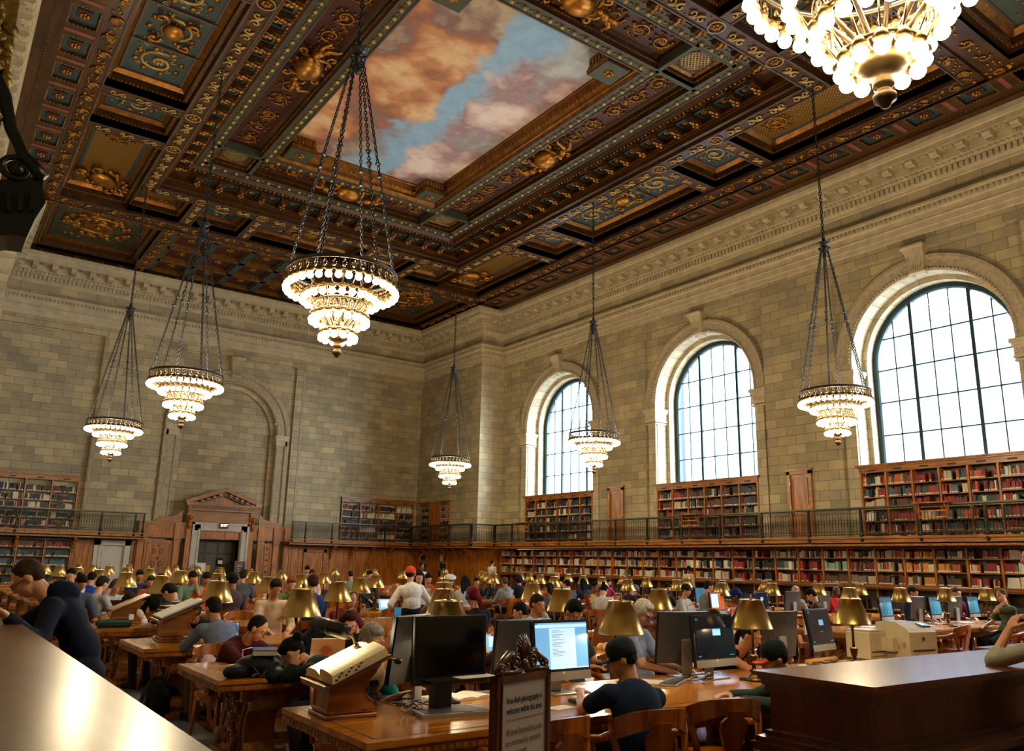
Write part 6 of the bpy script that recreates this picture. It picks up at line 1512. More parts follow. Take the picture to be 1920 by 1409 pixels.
# distant readers
far = [(133, 1080, 15.0, 200, '#b9b4c8', 'dark ponytailed woman in pale lilac top near the left edge', 'tail', '#14110f'), (152, 1094, 14.0, 160, '#3a4252', 'girl with dark hair looking toward the camera at far left', 'bun', '#1a1310'), (172, 1086, 17.6, 20, '#1e3f9a', 'person in royal blue shirt bent behind the left lamps', 'short', '#16130f'), (192, 1096, 15.0, 60, '#8f9196', 'person in pale grey T-shirt leaning at far left', 'short', '#2a211a'),
 (262, 1080, 19.3, 180, '#2c3550', 'dark-haired reader in slate top below the marble doorway', 'short', '#17130f'), (301, 1093, 14.9, 0, '#111111', 'person in black beanie from behind among the left lamps', 'short', '#111111'), (283, 1091, 17.5, 190, '#9a4a34', 'reader in rust pullover behind the left lamps', 'short', '#3a2014'), (576, 1069, 24.5, 190, '#5c6270', 'dark-haired man in grey shirt far left of the small door', 'short', '#14110f'), (585, 1077, 21.5, 185, '#c9b49a', 'man in light top far behind the middle lamps', 'short', '#3a2418'),
 (657, 1080, 22.0, 10, '#7c8a76', 'person in grey green shirt from behind near the panelling', 'short', '#1c1713'), (693, 1080, 19.2, 180, '#30343e', 'man in dark top between two middle lamps', 'short', '#1a1512'), (803, 1086, 16.4, 190, '#c8401c', 'person in orange top behind the standing pair', 'short', '#17120f'), (845, 1092, 16.2, 200, '#4a4a40', 'woman in white beret and olive jacket', 'bob', '#6a4a30'), (872, 1092, 14.3, 20, '#b8bcc4', 'woman with long dark hair and pale top from behind', 'long', '#1a1512'),
 (894, 1092, 20.0, 190, '#1c1e26', 'reader in black top near the pier lamps', 'short', '#201814'), (925, 1092, 19.5, 200, '#20242e', 'man with glasses in dark jacket near the pier lamps', 'short', '#1a1512'), (1045, 1082, 23.0, 190, '#b87a4a', 'blonde reader in tan top near the middle bookshelves', 'bob', '#b08a54'), (1063, 1097, 17.0, 0, '#4a5260', 'person with dark crop of hair in slate top, right block', 'crop', '#14110f'), (1093, 1094, 17.2, 5, '#1e2a3a', 'woman with long black hair from behind, right block', 'long', '#0f0e10'), (1030, 1104, 15.2, -20, '#59616e', 'person in grey blue hooded top, right block', 'bob', '#241a16'), (1141, 1093, 19.3, 180, '#8a2440', 'woman in raspberry top before the bookshelves', 'bob', '#1c1412'), (1250, 1103, 14.6, 190, '#23262e', 'dark-clothed reader bent under the lamp', 'short', '#15120f')]
for px, py, Y, yaw, c, lb, ht, hc in far:
    person(lb, px, py, Y, yaw, c, '#22242c', R.choice([0, 1, 2, 2, 5]), hc, ht, 'long', pitch=R.choice([15, 25, 35]), vox=.018, extras=([('beret', '#d8d4cc')] if 'beret' in lb else [('beanie', '#111111')] if 'beanie' in lb else []))
SEATX = [.83, 2.4, 4.0, 5.57]
def chair_spots(rows, x0, blk):
    for k, y in enumerate(rows):
        for side in (-1, 1):
            for j in range(4):
                if k > 8: continue
                x = x0+SEATX[j]+R.uniform(-.08, .08)+(.0 if blk == 'left' else .05); yy = y+side*(.78+R.uniform(0, .12)); rz = (0 if side < 0 else pi)+R.uniform(-.18, .18)
                yield k, side, j, x, yy, rz
CHAIRS = {}
for (x, y, yaw, lb, nr) in PEOPLE:
    if nr: continue
    chair(x, y-.0, -radians(yaw), 'oak captain chair of the '+' '.join(lb.split()[:10]), full=y < 14)

for blk, rows, x0 in (('left', LEFTY, TL0), ('right', RIGHTY, TR0)):
    for k, side, j, x, y, rz in chair_spots(rows, x0, blk):
        if (blk, k, side, j) in CHAIRFIX:
            f = CHAIRFIX[(blk, k, side, j)]
            if f is None: continue
            x, y, rz = f
        elif any((x-a)**2+(y-b_)**2 < .34 for a, b_, _, _, _ in PEOPLE): continue
        CHAIRS[(blk, k, side, j)] = chair(x, y, rz, 'oak captain chair, %s from left, %s side of %s table row, %s block' % (ordi(j), 'near' if side < 0 else 'far', ordi(k), blk), full=(k < 5 if blk == 'left' else k < 3))
# ---------------------------------------------------------------- things on and beside the tables
BK = mat('#141517', .35, var=.05, name='black_plastic'); SIL = mat('#a4a19c', .35, .5, var=.05, name='silver_plastic'); GRY = mat('#4a4b4c', .4, .2, var=.08, name='grey_plastic')
ALU = mat('#b9a890', .35, .7, var=.05, name='aluminium'); WHT = mat('#d4cfc4', .45, var=.04, name='white_plastic'); CREAM = mat('#cfc09c', .5, var=.05, name='cream_plastic'); PAP = mat('#d8d4ca', .8, var=.05, name='paper')
SCRB = emis('#6aa6d6', .42, 'lit_screen'); SCRD = emis('#10151c', .25, 'dark_screen', .15); SCRP = emis('#a9cbe4', .55, 'screen_page'); SCRM = emis('#2c6f9a', .4, 'screen_window'); SCRT = emis('#2d6486', .3, 'teal_screen'); SCRO = emis('#a8501c', .35, 'orange_screen'); SCRI = emis('#17161f', .3, 'idle_screen', .15)
BLACKS = mat('#050505', .12, var=.02, name='black_screen')
def disc(mb, c, r, mt, n=16, ax='y', th=.002):
    x, y, z = c; P = [(x+r*cos(2*pi*i/n), z+r*sin(2*pi*i/n)) for i in range(n)]; mb.prism(P, y-th, y+th, mt, 'xz')
def monitor(x, y, rz, label, w=.52, h=.30, scr='blue', z0=.10, tilt=6, z=.761, aio=True, bar=SIL):
    """screen faces -y"""
    t = thing('computer_monitor', label, 'monitor', (x, y, z), rz)
    mb = MB(); ch = .075 if aio else .04; H_ = h+ch+.03
    P = [(0, 0), (-.01, .0), (-.018, H_*.5), (-.01, H_), (.0, H_)]
    T = Matrix.Translation((0, 0, z0)) @ Matrix.Rotation(radians(-tilt), 4, 'X'); mb.T = T
    n = 6; vs = []
    for i in range(n+1):
        u = -1+2*i/n; d = .022+.028*(1-u*u); vs += [(u*w/2, .022, 0), (u*w/2, d+.01, 0), (u*w/2, d+.014, H_), (u*w/2, .022, H_)]
    mb.add(vs, [(4*i+j, 4*i+(j+1) % 4, 4*i+4+(j+1) % 4, 4*i+4+j) for i in range(n) for j in range(4)], GRY if aio else BK)
    mb.cbox(0, .011, 0, w, .022, H_, BK, bev=.003); mb.cbox(0, -.001, 0, w, .004, ch-.012, bar if aio else BK)
    disc(mb, (0, .052, H_*.72), .022, BK); disc(mb, (0, .06, H_*.72), .0, BK) if False else None
    mb.T = None; mb.build('casing', parent=t)
    mb = MB(); mb.T = T; sx, z1, z2 = w/2-.018, ch+.008, H_-.018
    mb.box(-sx, sx, -.0035, -.001, z1, z2, {'blue': SCRB, 'black': BLACKS, 'dialog': SCRD, 'idle': SCRI, 'teal': SCRT, 'orange': SCRO}[scr])
    if scr == 'blue':
        mb.box(-sx*.48, sx*.52, -.0045, -.0035, z1+.0, z2-.04, SCRP); mb.box(-sx, sx, -.0045, -.0035, z2-.035, z2-.012, SCRP); mb.box(-sx, sx, -.0045, -.0035, z1, z1+.008, SCRP); mb.box(-sx, -sx+.02, -.005, -.0035, z2-.012, z2, SCRM)
        for i in range(20):
            if i in (2, 6, 8, 13): continue
            mb.box(-sx*.38, -sx*.38+R.uniform(.05, .16), -.005, -.0045, z2-.06-i*.0095, z2-.0575-i*.0095, GRY)
    if scr in ('dialog', 'idle'):
        mb.box(-sx*.1, sx*.32, -.0045, -.0035, (z1+z2)/2+.01, (z1+z2)/2+.07, SCRB); mb.box(-sx*.1, sx*.32, -.005, -.0045, (z1+z2)/2+.064, (z1+z2)/2+.07, SCRM); mb.box(-sx*.95, -sx*.90, -.0045, -.0035, z2-.03, z2-.012, SCRM); mb.box(-sx*.86, -sx*.81, -.0045, -.0035, z2-.03, z2-.012, SCRM)
        mb.box(-sx*.95, -sx*.8, -.0045, -.0035, z1+.008, z1+.018, SCRM); mb.box(sx*.7, sx*.95, -.0045, -.0035, z1+.008, z1+.016, SCRM)
    if scr == 'teal':
        for q in (-.45, .0): mb.box(sx*q-.004, sx*q+.004, -.0045, -.0035, z1+.03, z2-.03, SCRD)
    if scr == 'orange': mb.box(-sx*.9, sx*.1, -.0045, -.0035, z1+.04, z2-.02, SCRP)
    mb.T = None; mb.build('screen', parent=t)
    if aio:
        mb = MB(); mb.T = T; disc(mb, (0, -.0035, ch*.72), .010, PAP, th=.0008); mb.T = None; mb.build('round_logo', parent=t)
    mb = MB(); mb.cbox(0, .06, 0, .24, .20, .012, SIL if aio else BK, bev=.003); mb.cbox(0, .10, .01, .10, .022, z0+h*.55, SIL if aio else BK, bev=.004); mb.cbox(0, .065, z0+h*.35, .08, .07, .08, SIL if aio else BK); mb.build('stand', parent=t)
    return t
def keyboard(x, y, rz, label, z=.761, mt=None):
    t = thing('keyboard', label, 'keyboard', (x, y, z), rz); mb = MB(); mb.cbox(0, 0, 0, .44, .145, .016, mt or BK, bev=.003); mb.build('case', parent=t)
    mb = MB()
    for r_ in range(5):
        for c in range(18): mb.cbox(-.205+c*.0241, -.055+r_*.027, .016, .019, .021, .006, GRY)
    mb.build('keys', parent=t); return t
def mouse(x, y, rz, label, z=.761):
    mb = MB(); mb.ball((0, 0, .0), (.031, .055, .034), 14, 10, BK); mb.v = [(a, b_, max(c, 0)) for a, b_, c in mb.v]; mb.ball((0, .025, .031), (.004, .01, .005), 6, 4, GRY); o = mb.build('computer_mouse'); o.location = (x, y, z); o.rotation_euler.z = rz; return tag(o, label, 'mouse')
def laptop(x, y, rz, label, col=ALU, scr='blue', ang=108, z=.761, w=.32, d=.22, sticker=None):
    """lid back faces +y, user on the -y side"""
    t = thing('laptop', label, 'laptop', (x, y, z), rz)
    mb = MB(); mb.cbox(0, -d/2, 0, w, d, .014, col, bev=.003); mb.box(-w*.44, w*.44, -d*.5, -.02, .014, .0148, BK); mb.box(-w*.16, w*.16, -d*.95, -d*.62, .014, .0145, SIL); mb.build('keyboard_base', parent=t)
    mb = MB(); T = Matrix.Translation((0, 0, .012)) @ Matrix.Rotation(radians(90-ang), 4, 'X'); mb.T = T; mb.cbox(0, .003, 0, w, .006, d, col, bev=.002); mb.build('lid', parent=t)
    mb = MB(); mb.T = T; mb.box(-w/2+.008, w/2-.008, -.0018, -.0003, .012, d-.01, {'blue': SCRB, 'dark': SCRD, 'teal': SCRT}[scr])
    if scr == 'blue': mb.box(-w*.36, w*.36, -.0026, -.0018, .05, d-.03, SCRP)
    mb.build('screen', parent=t)
    mb = MB(); mb.T = T
    if sticker == 'sun':
        o_ = mat('#a8481c', .6, name='orange_ink'); disc(mb, (.02, .0075, d*.45), .032, o_, 20, th=.0008)
        for i in range(16):
            a = 2*pi*i/16; p = V((.02+.04*cos(a), .0075, d*.45+.04*sin(a))); q = V((.02+.075*cos(a+.2), .0075, d*.45+.07*sin(a+.2))); mb.tube([p, q], [.005, .002], 4, o_)
        mb.tube([(.02+.038*cos(t_), .0075, d*.45+.038*sin(t_)) for t_ in [i*.4 for i in range(16)]], .002, 4, BK)
        mb.build('sticker', parent=t)
    elif sticker: disc(mb, (0, .0072, d*.55), .012, mat(sticker, .4, name='lid_badge'), 14, th=.0006); mb.build('lid_badge', parent=t)
    return t
def obook(x, y, rz, label, z=.761, w=.34, d=.24, th=.025, cov='#3a2a1c'):
    t = thing('open_book', label, 'book', (x, y, z), rz); mb = MB(); mb.cbox(0, 0, 0, w+.012, d+.01, .004, mat(cov, .6, name='cover')); mb.build('cover', parent=t)
    mb = MB(); n = 12; rows = []
    for i in range(n+1):
        u = -1+2*i/n; hgt = th*(1-abs(u)**3)*(.35+.65*min(1, abs(u)*4)); rows.append((u*w/2, .004+max(hgt, .002)))
    vs = []
    for a, b_ in rows: vs += [(a, -d/2, .004), (a, -d/2, b_), (a, d/2, b_), (a, d/2, .004)]
    mb.add(vs, [(4*i+j, 4*i+(j+1) % 4, 4*i+4+(j+1) % 4, 4*i+4+j) for i in range(n) for j in range(4)]+[(3, 2, 1, 0), (4*n, 4*n+1, 4*n+2, 4*n+3)], PAP); mb.build('pages', parent=t); return t
def cbook(x, y, z, rz, label, col, w=.17, d=.24, th=.035):
    t = thing('closed_book', label, 'book', (x, y, z), rz); c = mat(col, .75, var=.12, name='book_cover', spec=.2); mb = MB(); mb.box(-w/2, w/2, -d/2, d/2, 0, .003, c); mb.box(-w/2, w/2, -d/2, d/2, th-.003, th, c); mb.box(-w/2, -w/2+.003, -d/2, d/2, 0, th, c); mb.build('cover', parent=t)
    mb = MB(); mb.box(-w/2+.004, w/2-.004, -d/2+.004, d/2-.004, .003, th-.003, PAGE); mb.build('page_block', parent=t); return t
def papers(x, y, rz, label, z=.761, n=3, w=.216, d=.28):
    mb = MB()
    for i in range(n): mb.cbox(R.uniform(-.02, .02), R.uniform(-.02, .02), i*.0012, w, d, .0008, PAP, R.uniform(-.15, .15))
    o = mb.build('paper_sheets'); o.location = (x, y, z); o.rotation_euler.z = rz; return tag(o, label, 'paper')
def cable(pts, label, r=.003, mt=None):
    # smooth through the points
    P = [V(p) for p in pts]; out = []
    for i in range(len(P)-1):
        p0, p1, p2, p3 = P[max(i-1, 0)], P[i], P[i+1], P[min(i+2, len(P)-1)]
        for k in range(6):
            t = k/6; out.append(.5*((2*p1)+(-p0+p2)*t+(2*p0-5*p1+4*p2-p3)*t*t+(-p0+3*p1-3*p2+p3)*t**3))
    out.append(P[-1]); mb = MB(); mb.tube(out, r, 6, mt or BK); return tag(mb.build('cable'), label, 'cable')
# big dictionary stand on the first table
def lectern(x, y, rz, label, s_=1.):
    """reading slope rises toward +x; origin on the table"""
    t = thing('book_stand', label, 'book stand', (x, y, .761), rz)
    mb = MB(); mb.cbox(0, 0, 0, .36*s_, .33*s_, .022, OAKX, bev=.005); mb.cbox(0, 0, .022, .33*s_, .30*s_, .03, OAK, bev=.008); mb.build('plinth', parent=t)
    P = [(-.16, .05), (.17, .05), (.155, .08), (.10, .12), (.085, .17), (.11, .23), (.17, .29), (.20, .325), (-.13, .205), (-.155, .19)]
    for sy in (-1, 1):
        mb = MB(); mb.prism([(a*s_, b_*s_) for a, b_ in P], sy*.14*s_-.011, sy*.14*s_+.011, OAKX, 'xz')
        mb.tube([(a*s_, sy*.153*s_, b_*s_) for a, b_ in ((.155, .09), (.10, .13), (.09, .17), (.115, .225), (.165, .28))], .005, 5, OAK); mb.build('side_cheek', parent=t)
    mb = MB(); mb.box(-.15*s_, -.13*s_, -.13*s_, .13*s_, .05*s_, .2*s_, OAK); mb.box(-.13*s_, .02*s_, -.13*s_, .13*s_, .05*s_, .06*s_, OAK); mb.build('front_panel', parent=t)
    A = radians(24); T = Matrix.Translation((-.20*s_, 0, .185*s_)) @ Matrix.Rotation(-A, 4, 'Y')
    mb = MB(); mb.T = T; mb.box(0, .47*s_, -.25*s_, .25*s_, 0, .018, OAKX); mb.box(-.012, .0, -.25*s_, .25*s_, -.004, .035, OAKX); mb.build('slope', parent=t)
    return t, Matrix.Translation((x, y, .761)) @ Matrix.Rotation(rz, 4, 'Z') @ T
LT, TM_ = lectern(2.34, 5.02, radians(-4), 'carved oak book stand carrying the huge open dictionary on the front table', .95)
t = thing('open_dictionary', 'huge thick open dictionary lying on the carved oak book stand', 'book', (0, 0, 0)); t.matrix_world = TM_ @ Matrix.Translation((.03, 0, .0215))
mb = MB(); mb.box(0, .40, -.27, .27, 0, .005, mat('#2a1c12', .6, name='leather')); mb.build('cover', parent=t)
mb = MB(); n = 16; vs = []
for i in range(n+1):
    u = -1+2*i/n; base = .075 if u < 0 else .055; hgt = base*(1-abs(u)**4*.35)*(.5+.5*min(1, abs(u)*5)); e = .25+.012*(1-abs(u))
    vs += [(.005, u*e, .005), (.02, u*e, .005+hgt), (.39, u*e, .005+hgt), (.395, u*e, .005)]
mb.add(vs, [(4*i+j, 4*i+4+j, 4*i+4+(j+1) % 4, 4*i+(j+1) % 4) for i in range(n) for j in range(4)]+[(0, 1, 2, 3), (4*n+3, 4*n+2, 4*n+1, 4*n)], mat('#d8c89c', .75, var=.08, scale=90, name='dictionary_pages')); mb.build('pages', parent=t)
mb = MB()
for i in range(9): mb.box(.03+i*.022, .045+i*.022, -.2515, -.2485, .014+.012*(i % 3), .024+.012*(i % 3), BLACKM)
mb.build('thumb_index', parent=t)
mb = MB()
for sgn in (-1, 1):
    for c in range(2):
        for l_ in range(34):
            y0 = sgn*(.05+c*.09); mb.box(.05+l_*.0098, .0515+l_*.0098, min(y0, y0+sgn*.075), max(y0, y0+sgn*.075), .0815 if sgn < 0 else .0615, .0817 if sgn < 0 else .0617, mat('#8a8068', .8, name='print'))
# print sits on the paper: follow the page height
mb.v = [(a, b_, (.0062+(.075 if b_ < 0 else .055)*(1-abs(b_/.25)**4*.35)*(.5+.5*min(1, abs(b_/.25)*5)))) for a, b_, c in mb.v]
mb.build('printed_columns', parent=t)
# black trough reading lamp behind the dictionary
P0 = V((2.62, 5.30, .761)); t = thing('desk_lamp', 'black trough reading lamp on a bent arm over the dictionary', 'lamp', (0, 0, 0))
c1 = atY(590, 1168, 5.25); c2 = atY(650, 1186, 5.0); mb = MB(); mb.tube([c1, c1.lerp(c2, .02), c1.lerp(c2, .98), c2], [.04, .048, .048, .04], 18, BK); mb.tube([c1.lerp(c2, .48), c1.lerp(c2, .5)], .0495, 18, GRY); mb.build('lamp_shade', parent=t)
j = atY(668, 1212, 5.05); mb = MB(); mb.tube([c2, c2.lerp(j, .3)+V((.02, 0, 0)), j], .009, 6, BRSD); mb.ball(j, .022, 8, 6, BRSD); mb.build('arm', parent=t); mb = MB(); bq = V((2.72, 5.02, 1.06)); mb.tube([j, j.lerp(bq, .5), bq], .008, 6, BRSD); mb.ball(bq, (.03, .02, .02), 8, 6, BRSD); mb.build('clamp', parent=t)
cable([j+V((0, -.02, -.03)), atY(670, 1260, 4.95), atY(668, 1300, 4.95), V((2.75, 4.95, .78)), V((2.85, 4.85, .765))], 'thin black lamp cable hanging beside the oak book stand', .0035)
# other book stands
LT2, T2 = lectern(2.62, 10.3, radians(-4), 'oak book stand with an open atlas on the third table row', 1.2)
t = thing('open_atlas', 'open pale atlas lying on the oak book stand, third table row', 'book', (0, 0, 0)); t.matrix_world = T2 @ Matrix.Translation((.02, 0, .021))
mb = MB(); mb.box(0, .48, -.33, .30, 0, .012, mat('#3a2c22', .6, name='leather')); mb.build('cover', parent=t); mb = MB(); mb.box(.01, .47, -.32, .0, .012, .03, mat('#c4c9d6', .7, var=.05, name='blueish_page')); mb.box(.01, .47, .002, .29, .012, .028, mat('#d8cba8', .7, name='warm_page')); mb.build('pages', parent=t)
lectern(2.55, 12.75, radians(-4), 'empty oak book stand on the fourth table row near the left aisle', 1.1); lectern(2.35, 20.6, radians(-4), 'empty oak book stand on a distant left table row', 1.1)
# monitors on the first table
monitor(3.0, 4.80, radians(3), 'large black-screened monitor on a silver stand, front table', .58, .36, 'black', z0=.17, aio=False, tilt=2)
t = thing('docking_stand', 'silver and black docking stand flat under the large black monitor', 'stand', (2.98, 4.72, .761), radians(-6)); mb = MB(); mb.prism([(-.27, -.12), (.27, -.16), (.27, .06), (.15, .16), (-.25, .16)], 0, .022, SIL, 'xy'); mb.prism([(-.24, -.09), (.22, -.12), (.15, .14), (-.22, .14)], .022, .024, GRY, 'xy'); mb.build('tray', parent=t)
mb = MB(); mb.lathe([(.001, .026), (.04, .026), (.04, .024)], 20, (.05, -.115, 0), GRY, sy=.5); mb.build('button', parent=t)
t = thing('document_tray', 'thin shelf with papers below the large black monitor', 'tray', (3.06, 4.80, .955), radians(3)); mb = MB(); mb.cbox(0, -.0, 0, .56, .2, .012, BK); mb.build('shelf', parent=t); mb = MB(); mb.cbox(.1, -.02, .012, .3, .16, .004, PAP); mb.build('sheet', parent=t); mb = MB(); mb.cbox(-.12, .03, -.194, .14, .06, .194, BK); mb.build('column', parent=t)
monitor(2.92, 5.28, radians(212), 'curved back of a dark monitor facing the grey-haired man', .56, .34, 'dialog', z0=.14)
keyboard(2.86, 5.38, radians(150), 'black keyboard in front of the grey-haired man')
monitor(4.12, 4.98, radians(2), 'all-in-one screen showing a pale blue document page', .56, .33, 'blue', z0=.10)
monitor(3.92, 5.30, radians(185), 'back of a dark grey monitor behind the document screen', .56, .33, 'idle', z0=.10)
keyboard(4.15, 4.62, radians(-6), 'black keyboard under the hands of the man in the baseball cap')
papers(3.72, 4.55, .2, 'white slip of paper beside the photography sign', n=1, w=.2, d=.12); papers(4.5, 4.7, -.3, 'loose white sheets beside the man in the baseball cap', n=2)
t = thing('plastic_cup', 'small clear plastic cup standing near the table edge', 'cup', (3.72, 4.32, .761)); mb = MB(); mb.lathe([(.024, 0), (.032, .08), (.03, .08), (.023, .003)], 16, (0, 0, 0), mat('#c9ccd4', .15, var=.02, name='clear_plastic')); mb.build('body', parent=t)
obook(3.40, 5.22, radians(8), 'open spiral notebook with white pages beside the front lamp', w=.40, d=.24, th=.02, cov='#b8b4aa')
mouse(3.86, 5.30, .5, 'black mouse beside the sign, front table')
monitor(5.92, 5.02, radians(2), 'all-in-one screen with dark desktop and a small blue dialog', .56, .34, 'dialog', z0=.10)
monitor(5.78, 5.34, radians(170), 'curved back of a dark monitor with a small sticker, front table', .56, .34, 'idle', z0=.12)
keyboard(6.25, 4.78, radians(-12), 'black keyboard before the dark desktop screen')
keyboard(5.35, 5.02, radians(30), 'grey keyboard angled by the tangle of cables', mt=SIL)
papers(5.2, 5.2, .5, 'white sheets under the angled grey keyboard', n=3)
monitor(8.05, 5.35, radians(8), 'tilted all-in-one screen with a dark purple desktop', .52, .33, 'idle', z0=.12, tilt=10)
monitor(7.2, 5.36, radians(176), 'back of a silver and black monitor beside the lamp', .54, .34, 'idle', z0=.10)
keyboard(8.45, 5.02, radians(-10), 'black keyboard before the tilted purple screen'); mouse(8.86, 5.05, .4, 'black mouse beside the keyboard near the printer')
for i, (cx_, cy_, nm) in enumerate(((5.62, 4.98, 'beside the dark desktop screen'), (7.55, 5.05, 'between the green cap and the tilted screen'), (2.78, 4.82, 'at the foot of the oak book stand'))):
    pts = [(cx_+R.uniform(-.16, .16), cy_+R.uniform(-.08, .08), .765+R.uniform(0, .07)) for _ in range(12)]
    cable(pts, 'tangled black cables '+nm, .004)
    pts = [(cx_+R.uniform(-.16, .16), cy_+R.uniform(-.08, .08), .765+R.uniform(0, .06)) for _ in range(7)]
    cable(pts, 'pale cable loops '+nm, .003, WHT)
# rolled brown paper
t = thing('paper_roll', 'rolled brown paper lying behind the green cap', 'paper', (7.9, 5.30, .761), .1); mb = MB(); mb.cyl((-.3, 0, .03), (.3, 0, .03), .03, n=12, mt=mat('#c08a4a', .7, name='kraft_paper')); mb.build('roll', parent=t); mb = MB(); mb.prism([(-.42, -.06), (-.28, -.08), (-.26, .06), (-.4, .07)], 0, .004, PAP); mb.build('loose_end', parent=t)
# printers
def printer(x, y, rz, w, d, h, label, small=False):
    t = thing('printer', label, 'printer', (x, y, .761), rz); mb = MB()
    if small: mb.cbox(0, 0, 0, w, d, h, CREAM, bev=.015); mb.cbox(0, 0, h, w*.9, d*.9, .02, WHT, bev=.008)
    else:
        P = [(-d/2, 0), (d/2, 0), (d/2, h), (-d*.1, h+.01), (-d*.42, h-.05), (-d/2, h-.09)]
        vs = [(-w/2, a, b_) for a, b_ in P]+[(w/2, a, b_) for a, b_ in P]; q = len(P)
        mb.add(vs, [tuple(range(q)), tuple(reversed(range(q, 2*q)))]+[(j, (j+1) % q, q+(j+1) % q, q+j) for j in range(q)], CREAM)
    mb.build('housing', parent=t)
    mb = MB()
    if not small: mb.box(-w*.38, w*.3, -.02, d*.35, h+.003, h+.012, GRY)
    mb.box(-w*.4, w*.4, -d/2-.006, -d/2+.001, h*.28, h*.32, GRY); mb.box(-w*.4, w*.4, -d/2-.004, -d/2+.001, .04, .045, GRY); mb.build('paper_slot', parent=t)
    if not small:
        mb = MB(); mb.box(-w/2-.09, -w/2, -d*.15, d*.2, .1, h*.62, CREAM); mb.build('side_tray', parent=t)
        mb = MB(); mb.T = Matrix.Translation((w*.3, -d*.27, h-.025)) @ Matrix.Rotation(radians(16), 4, 'X'); mb.box(-.07, .07, -.05, .04, 0, .014, GRY); mb.box(-.06, .0, -.035, .03, .014, .016, SCRM); mb.build('control_panel', parent=t)
        mb = MB(); mb.box(-w/2-.003, -w/2, -d*.38, -d*.3, h*.35, h*.5, mat('#a99a70', .6, name='vent')); mb.box(-w/2-.003, -w/2, -d*.2, -d*.05, h*.3, h*.45, mat('#a99a70', .6, name='vent')); mb.build('vent', parent=t)
        mb = MB(); disc(mb, (0, -d/2-.004, h*.6), .022, GRY, th=.001); mb.build('round_logo', parent=t)
    return t
printer(9.2, 5.08, radians(-8), .46, .42, .40, 'large cream laser printer with a side tray on the front table')
printer(8.85, 5.36, radians(-4), .3, .3, .30, 'smaller white printer beside the large cream laser printer', True)
t = thing('card_reader', 'low grey box with a green top in front of the large printer', 'box', (8.78, 4.52, .761), -.2); mb = MB(); mb.cbox(0, 0, 0, .34, .14, .07, SIL, bev=.004); mb.build('housing', parent=t); mb = MB(); mb.cbox(0, 0, .07, .3, .12, .004, mat('#7fae8c', .5, name='green_label')); mb.build('top_label', parent=t); mb = MB()
for i in range(3): mb.box(-.12+i*.09, -.07+i*.09, -.073, -.07, .02, .045, BK if i != 1 else mat('#7a2a1c', .5))
mb.build('socket', parent=t)
# second to fourth rows
laptop(3.35, 7.62, radians(165), 'pale laptop with an orange sun drawing on its lid', ALU, 'dark', sticker='sun'); 
t = thing('backpack', 'dark backpack slumped on the table corner under a blue book', 'bag', (2.46, 6.98, .745)); b2 = Pt_(); 
for c, r_ in (((0, 0, .09), (.20, .15, .10)), ((.12, .06, .10), (.14, .12, .10)), ((-.18, -.04, .06), (.12, .09, .06)), ((.1, -.1, .02), (.12, .1, .07))): b2.ball(c, r_, 12, 8)
remesh_obj(b2, 'pack_body', cloth('#10161c', .6), t, .014, 2); mb = MB(); mb.tube([(-.1, -.14, .12), (-.02, -.16, .02), (.05, -.15, .1)], .012, 4, BK); mb.build('strap', parent=t)
cbook(2.52, 7.0, .925, radians(-20), 'thick blue book with a gold seal lying on the backpack', '#1c3f86', .2, .27, .045)
t = thing('charger_plug', 'small white charger plug with a curling cable on the table corner', 'plug', (2.48, 7.42, .761)); mb = MB(); mb.cbox(0, 0, 0, .04, .04, .07, WHT, bev=.006); mb.build('body', parent=t); mb = MB(); mb.tube([(0, 0, .07), (.0, .03, .16), (.1, .1, .17), (.25, .15, .1)], .003, 5, WHT); mb.tube([(0, .02, .05), (-.14, .06, .03), (-.28, .1, .004)], .003, 5, WHT); mb.build('cord', parent=t)
t = thing('rucksack', 'black rucksack standing on the floor by the second pedestal from the front left', 'bag', (2.35, 9.75, 0)); b2 = Pt_()
for c, r_ in (((0, 0, .2), (.17, .12, .2)), ((.05, -.08, .14), (.13, .08, .13)), ((.16, .05, .16), (.12, .1, .17)), ((0, 0, .36), (.11, .09, .08))): b2.ball(c, r_, 12, 8)
remesh_obj(b2, 'pack_body', cloth('#0e1114', .6), t, .014, 2); mb = MB(); mb.tube([(-.12, -.1, .3), (-.16, -.14, .16), (-.08, -.12, .03)], .014, 4, BK); mb.build('strap', parent=t)
laptop(3.05, 9.85, radians(-14), 'laptop with a bright blue screen before the man in the blue-grey shirt', BK, 'blue')
papers(2.75, 9.6, .3, 'thin white tablet lying near the table corner, third row', n=2, w=.26, d=.2)
laptop(4.35, 10.05, radians(176), 'champagne coloured laptop before the man in the cream henley', mat('#c08c54', .35, .6, name='rose_gold'), 'dark'); laptop(5.15, 10.1, radians(185), 'cream coloured laptop in front of the man in dark red', mat('#c9a870', .35, .5, name='pale_gold'), 'dark')
laptop(2.95, 15.5, radians(178), 'brown lidded laptop before the man in pale blue stripes', mat('#4a2a14', .4, .3, name='bronze_lid'), 'dark', sticker='#c9a070')
laptop(2.55, 15.3, radians(176), 'dark laptop beside the brown one, fifth row left', BK, 'dark', sticker='#c9a070')
laptop(3.3, 12.9, radians(-20), 'laptop with a glowing pale screen under the left lamp', BK, 'blue')
t = thing('document_bag', 'flat dark green bag with a white tag on the fourth row table', 'bag', (2.35, 12.5, .761), .05); mb = MB(); mb.cbox(0, 0, 0, .42, .22, .1, cloth('#0a2c22', .6), bev=.03); mb.build('body', parent=t); mb = MB(); mb.cbox(.2, -.06, .1, .06, .04, .07, WHT); mb.build('tag', parent=t)
laptop(6.75, 12.35, radians(-8), 'open laptop with a dark blue web page by the standing man', BK, 'teal'); laptop(7.85, 15.1, radians(5), 'open laptop showing a light blue page on a far row', WHT, 'blue')
